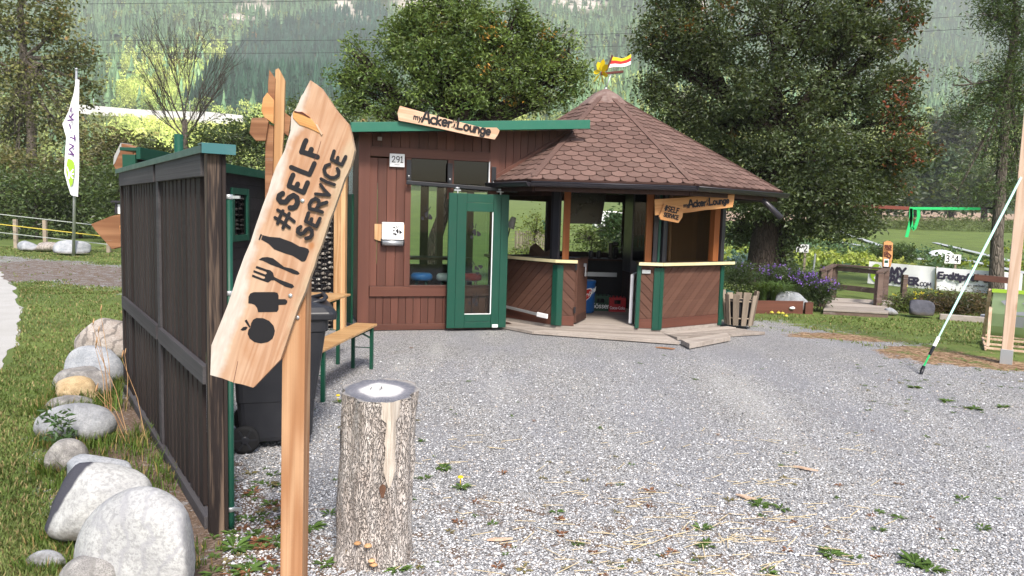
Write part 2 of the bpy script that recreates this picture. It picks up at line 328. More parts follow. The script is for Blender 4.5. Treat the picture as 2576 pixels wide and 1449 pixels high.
m_pale = wood('pale_spruce', (.53, .36, .25), (.66, .49, .37), 'Z', 36., .15, .6, .08, knots=3.5)
m_bench = wood('varnished_beech', (.46, .25, .10), (.60, .37, .17), 'Y', 26., .3, .35, .1, (.62, .52, .42), .5, 2., .15, .45)
m_deckw = wood('grey_deck_boards', (.27, .23, .2), (.42, .37, .33), 'X', 16., .45, .85, .3, (.2, .13, .09), .6)
m_railw = wood('brown_grey_rail', (.10, .065, .055), (.17, .12, .10), 'X', 16., .45, .8, .3, (.3, .27, .26), .5)
m_stake = wood('grey_stakes', (.19, .15, .115), (.34, .28, .22), 'Z', 16., .5, .85, .55, (.12, .1, .08), .55)
m_ply = wood('plywood', (.36, .20, .085), (.42, .245, .11), 'Z', 8., .15, .6, .1)
m_green = paint('green_paint', (.006, .066, .042), .45, .45, .3, (.035, .07, .05))
m_greend = paint('dark_green_panel', (.006, .060, .036), .5, .1, .1)
m_fascia = paint('light_green_fascia', (.018, .14, .09), .5, .25, .2, (.12, .2, .16))
m_greenm = paint('green_sheet_metal', (.012, .07, .05), .4, .1, .2, (.12, .14, .13), .5)
m_blueflash = paint('blue_green_flashing', (.045, .15, .16), .35, .1, .2, (.3, .3, .28), .5)
m_gutter = paint('dark_grey_gutter', (.035, .032, .04), .35, .1, .15, (.1, .1, .11), .5, .3)
m_steel = plain('galvanised_steel', (.52, .54, .56), .4, .7)
m_blackm = plain('black_metal', (.012, .013, .018), .4, .2, .5)
m_bin = paint('black_plastic', (.018, .019, .024), .42, .1, .3, (.06, .06, .065), .4, bump=.1)
m_rubber = plain('rubber', (.012, .012, .013), .8)
m_white = plain('white_enamel', (.80, .81, .82), .35)
m_ink = plain('black_lettering', (.012, .011, .014), .6)
m_inkv = plain('violet_lettering', (.035, .03, .055), .6)
m_purple = plain('purple_print', (.10, .035, .16), .6)
m_lime = plain('lime_print', (.30, .48, .04), .6)
m_cream = wood('cream_counter_edge', (.66, .58, .33), (.74, .67, .42), 'X', 8., .1, .5, .05)
m_dark = plain('dark_interior', (.012, .011, .014), .7)
m_screen = plain('screen_black', (.004, .004, .006), .25, 0, .5)
m_glass = glass('window_glass'); m_gldark = glass('shade_tint_glass', (.03, .033, .042), .02)  # near-black tint puts the shade behind a pane into its glass
m_apple = plain('apple_skin', (.50, .44, .06), .4); m_yellow = plain('yellow_paint', (.80, .56, .01), .5); m_red = plain('red_paint', (.50, .02, .015), .5); m_blue = plain('blue_plastic', (.02, .13, .42), .4)
m_crateg = plain('green_crate', (.012, .05, .03), .5); m_crater = plain('red_crate', (.35, .01, .015), .5); m_rust = plain('dark_red_paint', (.09, .022, .016), .6)
m_strap = plain('mint_webbing', (.40, .68, .60), .6); m_ribbon = plain('green_webbing', (.02, .48, .14), .55); m_redwire = plain('rusty_strap', (.18, .05, .035), .6)
m_banner = plain('white_banner', (.80, .81, .84), .55); m_foil = plain('mulch_foil', (.50, .52, .54), .35); m_cloth = plain('white_cloth', (.82, .83, .85), .7); m_chairc = plain('pale_green_canvas', (.50, .66, .40), .8); m_greybl = plain('grey_blue_print', (.58, .60, .72), .8)
m_greypost = plain('grey_pillar', (.35, .35, .34), .8)
m_fridge = glass('fridge_glass', (.45, .47, .5), .01); m_wire = plain('fence_tape', (.40, .43, .40), .6); m_wirey = plain('yellow_tape', (.62, .50, .08), .6); m_cable = plain('power_cable', (.03, .03, .035), .6)
def barkmat(name, a, b, sc=14.):
    t = NT(name); v = t.coord((1, 1, .22)); n1 = t.noise(v, sc, 6., .75); n2 = t.n('TexVoronoi', {'Vector': v, 'Scale': sc*1.3}, feature='DISTANCE_TO_EDGE').outputs[0]
    col = t.mix(t.ramp(n1, (.35, 0.), (.7, 1.)), a, b); col = t.mix(t.ramp(n2, (.0, .75), (.12, 0.)), col, tuple(np.array(a)*.35))
    return t.fin(col, .9, t.bump(t.math('MULTIPLY_ADD', n1, .6, t.ramp(n2, (0., 0.), (.2, 1.))), .8, .03), .15)
m_bark = barkmat('dark_bark', (.03, .022, .018), (.075, .058, .048)); m_barkg = barkmat('grey_bark', (.10, .085, .07), (.22, .19, .16)); m_twig = barkmat('twig_bark', (.06, .05, .042), (.14, .12, .1))
m_leaf = leafmat('leaves', .28, .42, .42); m_needle = leafmat('forest_foliage', .12, .8, .1); m_grass = leafmat('grass_blades', .25, .6, .2)
# ------------------------------------------------------------------ terrain, ground, road
_ks = np.array([0, 270, 330, 450, 800, 1000, 1350, 1900, 3000.]); _kz = np.array([0, 0, 10, 46, 110, 160, 300, 590, 1100.])
def smooth(a, b, x): t = np.clip((np.asarray(x, float)-a)/(b-a), 0, 1); return t*t*(3-2*t)
def eff(x, y):                                 # the mountain stands farther back towards the right
    t = np.asarray(x, float)/np.maximum(y, 1.); return np.asarray(y, float)/(1+.45*smooth(.2, .62, t))
def Zt(x, y):
    s = eff(x, y); z = T(x, y)+np.interp(s, _ks, _kz)*np.asarray(y, float)/np.maximum(s, 1)
    am = smooth(330, 900, s); return z+am*((vnoise(x, y, 170., 3)-.5)*50+(vnoise(x, y, 60., 4)-.5)*18)
def sdist(x, y, poly):                         # signed distance to a polygon, positive inside
    d = np.full(np.shape(x), 1e9)
    for i in range(len(poly)):
        ax, ay = poly[i]; bx, by = poly[(i+1) % len(poly)]; ex, ey = bx-ax, by-ay
        t = np.clip(((x-ax)*ex+(y-ay)*ey)/(ex*ex+ey*ey), 0, 1); d = np.minimum(d, np.hypot(x-ax-t*ex, y-ay-t*ey))
    return np.where(inpoly(x, y, poly), d, -d)
YARD = [(-1.4, .3), (-1.62, 3.2), (-1.98, 4.2), (-3.55, 6.95), (-3.75, 12.5), (3.6, 12.6), (4.3, 12.7), (5.3, 11.2), (6.1, 9.5), (7.6, 8.3), (13, 7.2), (13, .3)]
DRIVE = [(-17, 24), (-8.5, 19.8), (-4.2, 17), (-3.9, 13.2), (-8.4, 14.9), (-11, 15.8), (-16, 16.5)]
ROAD = [(-5.1, 7.1), (-5.35, 7.9), (-6.12, 9.12), (-7.3, 11.), (-9.7, 14.6), (-12.6, 18.2), (-20, 26), (-27, 26), (-16, 14), (-9, 6), (-5.5, 1), (-4.2, 1), (-4.75, 5)]
def masks(x, y):
    n = (vnoise(x, y, .9, 5)-.5)*.9+(vnoise(x, y, .28, 6)-.5)*.5
    yard = smooth(-.9, .9, sdist(x, y, YARD)+n*.6); drive = smooth(-.9, .9, sdist(x, y, DRIVE)+n*1.2)
    grass = 1-np.maximum(yard, drive*.85)
    fo_ = (x+1.53)*-.83+(y-3.85)*-.558; ft_ = (x+1.53)*-.558+(y-3.85)*.83; strip = smooth(.8, .4, np.abs(fo_-.22)+n*.25)*smooth(-1.5, -.9, ft_)*smooth(4., 3., ft_)   # bare soil along the foot of the fence
    chips = np.maximum(smooth(1.15, .75, np.hypot((x-7.6)/2.5, (y-10.1)/1.15)+n*.35), smooth(1.2, .6, np.hypot((x-7.0)/1.5, (y-14.6)/.55)+n*.3))
    chips = np.maximum(chips, .75*smooth(1.2, .5, np.hypot((x-5.6)/1.4, (y-11.6)/.45)+n*.5))
    thin = smooth(2.6, .2, np.abs(sdist(x, y, YARD)-.1))*smooth(2.5, 3.8, x)*.48; grass = np.clip(grass-thin*(grass > .5), 0, 1)
    grass = np.clip(grass-.5*strip, 0, 1)
    soil = np.maximum(strip*.75, np.maximum(drive*.6, .42*smooth(1.7, .9, np.hypot((x-.4)/1.4, (y-3.6)/.9)+n*.4)))
    px, py = proj(np.stack([x, y, Zt(x, y)], -1)); far = (y > 60) & (x > 10)
    field = far & (py > 531) & (py < 556); soil = np.where(field, 2., soil); grass = np.where(field, 0, grass)
    return np.stack([grass, chips, soil], -1)
def build_ground():
    vs = []; fs = []
    def grid(X, Y):
        n = sum(len(a) for a in vs); h, w = X.shape; vs.append(np.stack([X.ravel(), Y.ravel(), Zt(X, Y).ravel()], -1))
        i = np.arange(h*w).reshape(h, w); fs.append(np.stack([i[:-1, :-1], i[:-1, 1:], i[1:, 1:], i[1:, :-1]], -1).reshape(-1, 4)+n)
    grid(*np.meshgrid(np.arange(-14, 14.01, .1), np.arange(.5, 22.01, .1)))
    for x0, x1, y0, y1 in ((-90, -14, -40, 22), (14, 90, -40, 22), (-14, 14, -40, .5)): grid(*np.meshgrid(np.linspace(x0, x1, 24), np.linspace(y0, y1, 24)))
    yy = np.concatenate([np.arange(22, 60, 1.), np.arange(60, 110, 1.5), np.arange(110, 286, 4.)]); tt = np.linspace(0, 1, 220)
    Y = np.repeat(yy[:, None], 220, 1); X = (-90-1.1*(Y-22))+(180+2.5*(Y-22))*tt[None, :]; grid(X, Y)
    v = np.concatenate(vs); f = np.concatenate(fs); me_col = masks(v[:, 0], v[:, 1])
    t = NT('ground_cover'); P = t.coord(); m = t.n('SeparateColor', {'Color': t.attr('tint', 'Color')}).outputs
    br = t.noise(P, 5., 5., .7); br2 = t.noise(P, 22., 3., .7); brk = t.math('MULTIPLY_ADD', t.math('ADD', br, t.math('MULTIPLY', br2, .8)), 1.35, -1.21)
    vor = t.n('TexVoronoi', {'Vector': P, 'Scale': 88.}, feature='F1'); vo2 = t.n('TexVoronoi', {'Vector': P, 'Scale': 44.}, feature='F1')
    cell = t.n('SeparateColor', {'Color': vor.outputs['Color']}).outputs[0]; cel2 = t.n('SeparateColor', {'Color': vo2.outputs['Color']}).outputs[1]
    gcol = t.ramp(cell, (0., (.19, .185, .185)), (.35, (.34, .335, .33)), (.7, (.47, .46, .455)), (1., (.66, .65, .62)))
    gcol = t.mix(t.math('MULTIPLY', cel2, .4), gcol, t.ramp(cel2, (0., (.2, .195, .195)), (1., (.62, .61, .60))))
    gcol = t.mix(t.ramp(vor.outputs['Distance'], (.38, 0.), (.75, .85)), gcol, (.035, .034, .036))
    gcol = t.mix(t.math('MULTIPLY', t.ramp(t.noise(t.coord((.5, .22, 1)), 2.2, 4., .6), (.4, 0.), (.62, 1.)), .3), gcol, (.26, .27, .32))
    gcol = t.mix(t.math('MULTIPLY', t.ramp(t.noise(P, 1.1, 5., .7), (.58, 0.), (.72, 1.)), .35), gcol, (.2, .16, .12))
    trk = t.noise(t.coord((1.1, .16, 1), rot=(0, 0, .55)), 1.5, 3., .5); gcol = t.mix(t.math('MULTIPLY', t.ramp(trk, (.5, 0.), (.62, 1.)), .4), gcol, (.23, .23, .245)); gcol = t.mix(t.math('MULTIPLY', t.ramp(trk, (.3, 1.), (.44, 0.)), .3), gcol, (.5, .49, .47))
    dirt = t.ramp(t.noise(P, 40., 4., .8), (.3, (.07, .045, .03)), (.55, (.17, .12, .09)), (.75, (.36, .32, .28)))
    far = t.ramp(t.noise(P, .9, 4.), (.3, (.34, .24, .17)), (.7, (.42, .31, .23)))
    gr = t.ramp(t.noise(P, 55., 4., .75), (.25, (.035, .05, .014)), (.5, (.105, .15, .042)), (.75, (.20, .235, .085)))
    gr = t.mix(t.ramp(t.noise(P, .55, 5., .65), (.4, 0.), (.7, .75)), gr, (.175, .235, .058)); gr = t.mix(t.ramp(t.noise(P, 1.7, 4., .7), (.56, 0.), (.75, .6)), gr, (.15, .11, .05))
    ch = t.n('TexVoronoi', {'Vector': t.coord((1, 1.7, 1), rot=(0, 0, .6)), 'Scale': 24., 'Randomness': 1.}, feature='F1'); chc = t.n('SeparateColor', {'Color': ch.outputs['Color']}).outputs[0]
    chip = t.ramp(chc, (0., (.10, .05, .025)), (.5, (.26, .165, .10)), (1., (.44, .31, .20)))
    sel = lambda k, lo, hi: t.ramp(t.math('ADD', m[k], brk), (lo, 0.), (hi, 1.))
    col = t.mix(sel(2, .45, .62), gcol, dirt); col = t.mix(t.math('GREATER_THAN', m[2], .99), col, far); col = t.mix(sel(1, .42, .55), col, chip); col = t.mix(sel(0, .44, .56), col, gr)
    hgt = t.math('MULTIPLY_ADD', vor.outputs['Distance'], -1., t.math('MULTIPLY', t.noise(P, 60., 3., .8), .5))
    mat = t.fin(col, .9, t.bump(hgt, .8, .012), .15)
    tag(npmesh('ground', v, f, mat, col=me_col, cdom='POINT', smooth=True), kind='structure')
    # pale road on the left, 4 mm above
    t = NT('pale_road'); P = t.coord(); a = t.noise(P, 90., 3., .8); b = t.noise(P, 2., 5.)
    rc = t.mix(t.ramp(a, (.35, 0.), (.65, 1.)), (.33, .32, .31), (.55, .54, .52)); rc = t.mix(t.ramp(b, (.4, 0.), (.7, .35)), rc, (.3, .28, .25))
    rm = t.fin(rc, .9, t.bump(a, .4, .006), .2)
    pts = []; n = len(ROAD)
    for i in range(n):
        for k in range(14):
            p = V(*ROAD[i])*(1-k/14)+V(*ROAD[(i+1) % n])*(k/14); pts.append((p[0]+(vnoise(p[0], p[1], .5, 8)-.5)*.22, p[1]+(vnoise(p[1], p[0], .5, 9)-.5)*.14, .004))
    mb = MB(); mb.sheet(pts); tag(mb.build('road', rm), kind='structure')
build_ground()
ROCKS = [(1085, 10, 90, 22), (860, 16, 26, 18), (640, 26, 44, 18), (600, 44, 26, 12), (900, 40, 20, 14), (1455, 8, 60, 16), (1750, 24, 30, 22)]
def build_hills():
    tt = np.linspace(-1.0, 1.15, 170); yy = 280*(2500/280)**np.linspace(0, 1, 130); Y = np.repeat(yy[:, None], 170, 1); X = Y*tt[None, :]
    Zz = Zt(X, Y)-np.where(Y < 286, .6, 0); v = np.stack([X.ravel(), Y.ravel(), Zz.ravel()], -1); i = np.arange(X.size).reshape(X.shape)
    f = np.stack([i[:-1, :-1], i[:-1, 1:], i[1:, 1:], i[1:, :-1]], -1).reshape(-1, 4)
    t = NT('forest_floor'); P = t.coord(); a = t.noise(P, .05, 6., .7); b = t.noise(P, .012, 6., .75)
    col = t.ramp(a, (.3, (.02, .035, .014)), (.6, (.05, .075, .022)), (.8, (.09, .11, .035))); col = t.mix(t.ramp(b, (.66, 0.), (.7, 1.)), col, (.42, .36, .30)); col = t.mix(t.math('MULTIPLY', t.attr('tint'), t.ramp(t.noise(P, .04, 4., .7), (.35, 0.), (.5, 1.))), col, (.62, .54, .46))
    px, py = proj(v); rk = np.zeros(len(v))
    for cx, cy, rx, ry in ROCKS: rk = np.maximum(rk, smooth(1.5, .8, np.hypot((px-cx)/rx, (py-cy)/ry)))
    tag(npmesh('hillside', v, f, t.fin(col, .95, None, .1), col=np.repeat(rk[:, None], 3, 1), cdom='POINT', smooth=True), kind='structure')
build_hills()

# ------------------------------------------------------------------ the wooded mountainside
def build_forest():
    g = np.random.default_rng(5); tri_c = []; tri_d = []; tri_n = []
    for k in range(8):                         # spruce and pine: ragged tiers
        T_ = []
        for j, (z0, z1, r) in enumerate(((.04, .42, 1.), (.26, .62, .78), (.46, .82, .55), (.66, 1., .33))):
            m = 7; a = g.uniform(0, 6.28); rim = [((r*g.uniform(.55, 1.15))*math.cos(a+6.283*i/m), (r*g.uniform(.55, 1.15))*math.sin(a+6.283*i/m), z0+g.uniform(-.05, .06)) for i in range(m)]
            T_ += [[(0, 0, z1), rim[i], rim[(i+1) % m]] for i in range(m)]
        tri_c.append(np.array(T_))
    def cloud(n, s):
        d = g.normal(0, 1, (n, 3)); d /= np.linalg.norm(d, axis=1)[:, None]; r = g.uniform(.35, 1, n)**.6; c = d*r[:, None]*V(1, 1, .5)+V(0, 0, .55)
        c[:, :2] *= (1-.35*np.abs(c[:, 2:3]-.45)); e = g.normal(0, 1, (n, 3, 3)); e /= np.linalg.norm(e, axis=2)[:, :, None]
        return c[:, None, :]+e*s*V(1, 1, .55)*g.uniform(.6, 1.2, (n, 1, 1))
    for k in range(8): tri_d.append(cloud(46, .34)); tri_n.append(cloud(330, .13))
    pos = []
    y = 290.
    while y < 3000:
        sp = 5.2+y*.0052; x = np.arange(-.8*y, .9*y, sp); x = x+g.uniform(-.45, .45, len(x))*sp; pos.append(np.stack([x, y+g.uniform(-.5, .5, len(x))*sp], -1)); y += sp
    p = np.concatenate(pos); s = eff(p[:, 0], p[:, 1]); p = p[(s > 284) & (s < 1680)]; s = eff(p[:, 0], p[:, 1]); z = Zt(p[:, 0], p[:, 1]); q = np.stack([p[:, 0], p[:, 1], z], -1)
    px, py = proj(q); keep = (px > -90) & (px < 2680) & (py > -60)
    for cx, cy, rx, ry in ROCKS: keep &= ~((((px-cx)/rx)**2+((py-cy)/ry)**2 < 1) & (vnoise(px, py, 14, 2) < .72))
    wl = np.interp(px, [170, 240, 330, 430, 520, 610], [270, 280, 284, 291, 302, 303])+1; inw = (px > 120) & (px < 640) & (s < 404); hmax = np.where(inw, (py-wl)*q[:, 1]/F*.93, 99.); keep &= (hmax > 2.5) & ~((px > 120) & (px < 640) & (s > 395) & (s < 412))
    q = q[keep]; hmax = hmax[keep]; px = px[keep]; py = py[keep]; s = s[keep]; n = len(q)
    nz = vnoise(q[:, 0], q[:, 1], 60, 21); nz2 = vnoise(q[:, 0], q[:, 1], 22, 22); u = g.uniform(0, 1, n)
    dark = smooth(-30, 30, (px-560)+.9*(py-170))*smooth(60, -30, px-960)*smooth(70, 110, py+(px-590)*.22)*smooth(330, 270, py)   # spruce wood behind the signs, with cloud shadow put into its darker colour
    bright = smooth(250, 340, px)*smooth(760, 600, px)*smooth(95, 150, py)*(1-dark); right = smooth(1380, 1480, px)*smooth(110, 230, py)  # sunlit patches of the slope, painted into the tree colours below
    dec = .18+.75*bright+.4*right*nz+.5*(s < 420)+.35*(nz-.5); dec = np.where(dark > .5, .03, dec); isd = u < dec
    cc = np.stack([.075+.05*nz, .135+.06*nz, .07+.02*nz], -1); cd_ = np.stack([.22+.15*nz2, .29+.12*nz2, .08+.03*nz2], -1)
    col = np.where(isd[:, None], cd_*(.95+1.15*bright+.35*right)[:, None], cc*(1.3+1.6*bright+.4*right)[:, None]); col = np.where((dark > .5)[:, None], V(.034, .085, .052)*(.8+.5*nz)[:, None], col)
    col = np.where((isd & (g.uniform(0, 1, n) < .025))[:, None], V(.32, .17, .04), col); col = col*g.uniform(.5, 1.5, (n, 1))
    VT = []; CT = []
    for i in range(n):
        near = s[i] < 520
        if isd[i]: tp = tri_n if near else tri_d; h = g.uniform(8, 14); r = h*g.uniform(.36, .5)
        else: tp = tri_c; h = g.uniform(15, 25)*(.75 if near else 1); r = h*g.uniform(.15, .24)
        if h > hmax[i]: r *= max(.5, hmax[i]/h); h = hmax[i]
        a = g.uniform(0, 6.28); t = tp[g.integers(8)]; c_, s_ = math.cos(a), math.sin(a)
        w = np.empty_like(t); w[..., 0] = (t[..., 0]*c_-t[..., 1]*s_)*r; w[..., 1] = (t[..., 0]*s_+t[..., 1]*c_)*r; w[..., 2] = t[..., 2]*h
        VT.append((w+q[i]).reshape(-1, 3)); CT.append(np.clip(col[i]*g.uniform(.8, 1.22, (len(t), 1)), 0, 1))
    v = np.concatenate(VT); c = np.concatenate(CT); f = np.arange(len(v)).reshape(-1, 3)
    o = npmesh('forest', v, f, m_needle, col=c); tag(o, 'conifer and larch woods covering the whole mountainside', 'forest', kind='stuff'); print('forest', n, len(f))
build_forest()
def hill_at(px, py, lo=160, hi=2500):          # where the sight line through a photo point meets the slope
    d = ray(px, py)
    for y in np.arange(lo, hi, 1.5):
        p = CAM+d*(y/d[1])
        if p[2] <= Zt(p[0], p[1]): return p
    return CAM+d*(hi/d[1])
def build_highway():
    mb = MB(); top = [(170, 262), (240, 266), (330, 274), (430, 280), (520, 281), (610, 290)]; bot = [(170, 270), (240, 281), (330, 284), (430, 292), (520, 303), (610, 302)]
    P = [atY(*a, 402) for a in top]; Q = [atY(*a, 402)-V(0, 0, 2.) for a in bot]
    for i in range(5): mb.prism([Q[i], Q[i+1], P[i+1], P[i]], (0, -1, 0), 1.2)
    tag(mb.build('retaining_wall', plain('white_concrete', (.72, .70, .68), .8)), 'long white concrete road wall crossing the wooded slope on the left', 'wall')  # white concrete, one even colour of its own
    mb = MB(); P = [atY(*a, 275) for a in ((2000, 404), (2100, 402), (2180, 404))]
    mb.prism([atY(1950, 416, 440), atY(2190, 414, 440), atY(2190, 401, 440), atY(1950, 403, 440)], (0, -1, 0), 2); 
    tag(mb.build('retaining_wall', bpy.data.materials['white_concrete']), 'pale road wall glimpsed low on the slope behind the red-tinged tree', 'wall')
    pole = None
    for i, (x, y) in enumerate(((236, 252), (477, 267), (512, 268), (703, 279), (727, 280))):
        p = atY(x, y+24, 398)
        if pole is None:
            mb = MB(); mb.tube([p, p+V(0, 0, 7.5)], [.2, .13], 6); mb.box(Fr(p+V(0, 0, 7.3), (1, 0, 0), (0, 1, 0)), -.6, .2, -.1, .1, 0, .12); pole = o = mb.build('light_pole', m_steel)
        else: o = pole.copy(); link(o, None, Matrix.Translation(Vector(p)))
        tag(o, 'thin pale lamp pole standing along the white road wall', 'lamp post', 'lamp poles along the road wall')
build_highway()
def cable(name, a, b, label, sag=1.5, r=.035):
    A, B = np.array(a), np.array(b); mb = MB(); mb.tube([A*(1-t)+B*t-V(0, 0, sag*4*t*(1-t)) for t in np.linspace(0, 1, 24)], r, 5)
    tag(mb.build(name, m_cable), label, 'power line')
cable('power_line', atY(-60, 96, 125), atY(2640, 26, 125), 'thin dark power line passing just above the weather vane flag height, middle of three', 2)
cable('power_line', atY(-60, 128, 126), atY(2640, 58, 126), 'lowest of the three thin power lines before the mountain', 2)
cable('power_line', atY(-60, 10, 124), atY(1100, -6, 124), 'highest power line, skimming the upper left edge of the view', .3)
# ------------------------------------------------------------------ the brown glazed house
HL = gnd(912, 833); hd = nrm((1, .3, 0)); hn = V(hd[1], -hd[0], 0)
HF = Fr(HL, hd, -hn)                            # x along the front wall, y into the house, z up
def hp(px, py, off=0.):
    P = onp(px, py, HL+hn*off, hn)-HL; return P@hd, P[2]
def build_house():
    root = thing('house', HL, 'reddish brown boarded garden house with green edged flat roof and tall windows', 'house')
    w = MB()
    def boards(u0, u1, z0, z1, n, d0=0., d1=.03):
        e = np.linspace(u0, u1, n+1)
        for i in range(n): w.box(HF, e[i]+.003, e[i+1]-.003, d0, d1, z0, z1)
    boards(.06, .59, .66, 2.5, 4, .012); boards(.07, 1.95, .1, .52, 17, .012)
    e = np.linspace(-.02, 1.98, 16)
    for i in range(15):
        a, b = e[i]+.003, e[i+1]-.003; zt = lambda u: 2.828+(u+.2)*.073; w.new(); w.prism([HF.p(a, .02, 2.6), HF.p(b, .02, 2.6), HF.p(b, .02, zt(b)), HF.p(a, .02, zt(a))], hn, .03)
    # upper right gable of vertical boards, cut along the kiosk roof
    e = np.linspace(1.98, 3.12, 11)
    for i in range(10):
        a, b = e[i]+.003, e[i+1]-.003; z = lambda u: 2.30+(u-1.98)*.66
        P = [HF.p(u, .012, q) for u, q in ((a, z(a)), (b, z(b)), (b, zt(b)), (a, zt(a)))]
        if z(b) < zt(b): w.new(); w.prism(P, hn, .03)
    w.box(HF, .0, .02, .05, 3.2, .05, 2.9); w.box(HF, -.02, .0, .05, .3, .05, 2.9)           # side wall
    e = np.linspace(.06, 3.2, 18)
    for i in range(17): w.box(HF, -.03, -.02, e[i]+.003, e[i+1]-.003, .05, 2.88)
    w.build('wall', m_brown, root, HF, .002)
    for q in ((-.08, .08, -.03, .07, .02, 2.86), (.585, .67, -.02, .08, .66, 2.56), (1.21, 1.30, -.015, .08, 1.95, 2.55), (1.84, 1.98, -.02, .09, 2.0, 2.97), (1.9, 2.0, 0., .09, .05, 1.998)): b = MB(); b.box(HF, *q); b.build('post', m_brown, root, HF, .004)
    for q in ((.07, 1.84, -.025, .07, 2.52, 2.66), (.09, 1.9, -.025, .07, .51, .655), (.08, 1.95, -.015, .06, .01, .1)): b = MB(); b.box(HF, *q); b.build('rail_beam', m_brownX, root, HF, .004)
    b = MB()
    b.prism([HF.p(u, -.03, q) for u, q in ((1.93, 2.19), (3.10, 2.95), (3.10, 3.07), (1.93, 2.33))], hn, .05)
    b.build('rail_beam', m_brownX, root, HF, .004)
    b = MB(); b.box(HF, .67, 1.9, -.03, .1, .645, .672); b.build('window_sill', m_brownX, root, HF, .003)
    for u0, u1, z0, z1, mt, lab in ((.67, 1.21, 2.2, 2.53, m_gldark, 'dark upper pane'), (1.30, 1.84, 2.18, 2.53, m_gldark, 'dark upper pane'), (.67, 1.9, .67, 2.17, m_glass, None)):
        g = MB(); g.box(HF, u0, u1, .03, .036, z0, z1); g.build('window_pane', mt, root, HF, 0, lab)
    b = MB(); b.box(HF, 1.83, 1.845, -.02, .05, 2.17, 2.53); b.box(HF, 1.3, 1.84, -.01, .05, 2.525, 2.535); b.build('glazing_bead', m_white, root, HF)
    # back wall: posts and low parapet, open to the meadow behind
    b = MB()
    for u in (0., .78, 1.62, 2.2): b.box(HF, u, u+.12, 2.9, 3.0, 0, 2.75)
    b.box(HF, 0, 2.3, 2.9, 2.98, 0, .78); b.box(HF, 0, 2.3, 2.9, 2.98, 2.25, 2.75); b.build('back_frame', m_brown, root, HF, .004)
    b = MB(); b.box(HF, .67, .95, 2.86, 2.89, .78, 2.3); b.box(HF, 1.3, 1.45, 2.86, 2.89, .78, 2.3); b.build('inner_post', m_dkbrown, root, HF)
    b = MB(); b.box(HF, .05, 2.3, .1, 2.9, .0, .06); b.build('floor', m_dkbrown, root, HF)
    b = MB(); b.box(HF, .02, 2.0, .08, 2.95, 2.72, 2.76); b.build('ceiling', m_dkbrown, root, HF)
    # shallow pitched roof
    zr = lambda u: 2.83+(u+.2)*.073
    def slab(m, u0, u1, d0, d1, a, c):
        P = [HF.p(u, d, zr(u)+k) for k in (a, c) for u, d in ((u0, d0), (u1, d0), (u1, d1), (u0, d1))]
        m.add(P, [(3, 2, 1, 0), (4, 5, 6, 7), (0, 1, 5, 4), (1, 2, 6, 5), (2, 3, 7, 6), (3, 0, 4, 7)])
    r = MB(); slab(r, -.19, 1.75, -.40, 3.3, .0, .09); slab(r, 1.755, 3.15, -.40, .02, .0, .09); rf = r.build('roof', m_dkbrown, root, HF)
    r = MB(); slab(r, -.22, 3.25, -.44, -.41, -.03, .10); slab(r, -.225, -.195, -.40, 3.3, -.03, .10); r.build('fascia', m_fascia, rf, HF, .004)
    # barn-door rail with its hangers
    a = HF.p(.585, -.11, 2.165); c = HF.p(2.25, -.11, 2.105); q = MB(); q.beam(a, c, .035, .055); rl = q.build('door_rail', m_blackm, root, HF, .006)
    for u, z in ((.63, 2.16), (1.235, 2.14), (1.9, 2.12)):
        q = MB(); q.box(HF, u-.035, u+.035, -.05, -.03, z+.04, z+.33); q.box(HF, u-.02, u+.02, -.09, -.05, z+.02, z+.08); h = q.build('rail_bracket', m_blackm, root, HF, .004)
        q = MB(); q.lathe(Fr(HF.p(u, -.05, z+.1), HF.x, HF.z), [(.012, 0), (.014, .004), (.008, .009)], 8); q.build('bolt', m_steel, h, HF)
    # the green sliding door
    d0, d1 = -.17, -.12; t = MB(); U0, U1, B0, B1 = 1.205, 2.115, .05, 2.04
    for u0, u1 in ((U0, U0+.12), (U0+.123, U0+.265), (U1-.235, U1-.12), (U1-.117, U1)): t.box(HF, u0, u1, d0, d1, B0, B1)
    for z0, z1 in ((B0, B0+.09), (B0+.093, B0+.2), (B1-.13, B1-.003), (B1-.26, B1-.133)): t.box(HF, U0+.268, U1-.238, d0+.004, d1-.004, z0, z1)
    door = t.build('sliding_door', m_green, root, HF, .003)
    g = MB(); g.box(HF, U0+.265, U1-.235, -.148, -.143, B0+.2, B1-.26); g.build('door_pane', m_glass, door, HF)
    g = MB(); a, b_, z0, z1 = U0+.268, U1-.238, B0+.203, B1-.263
    for q in ((b_-.012, b_, z0, z1), (a, b_, z0, z0+.01)): g.box(HF, q[0], q[1], -.165, -.14, q[2], q[3])
    g.build('pane_bead', m_white, door, HF)
    for u in (U0+.13, U1-.13):
        q = MB(); q.box(HF, u-.05, u+.05, -.135, -.09, B1+.035, B1+.05); q.tube([HF.p(u-.03, -.11, B1+.075), HF.p(u+.03, -.11, B1+.075)], .022, 8); q.box(HF, u-.008, u+.008, -.15, -.13, B1-.06, B1+.05); q.build('door_roller', m_steel, door, HF)
    q = MB(); q.box(HF, U1-.22, U1-.13, -.2, -.172, .055, .1); q.build('floor_guide', m_white, door, HF, .004)
    bee = lambda ink, u, z, k, a, off: draw_bee(ink, HF, u, z, k, a, off)
    for u, z, k, a in ((U0+.40, 1.48, .13, 0.), (U0+.44, .95, .12, .7), (U0+.42, .46, .12, -.6)):
        ink = Ink(hn, .001); bee(ink, u, z, k, a, -.1492); ink.m.build('sticker', m_ink, door, HF)
    ink = Ink(hn, .001); bee(ink, .92, 1.72, .13, -.3, .029); ink.m.build('sticker', m_ink, root, HF)
    return root
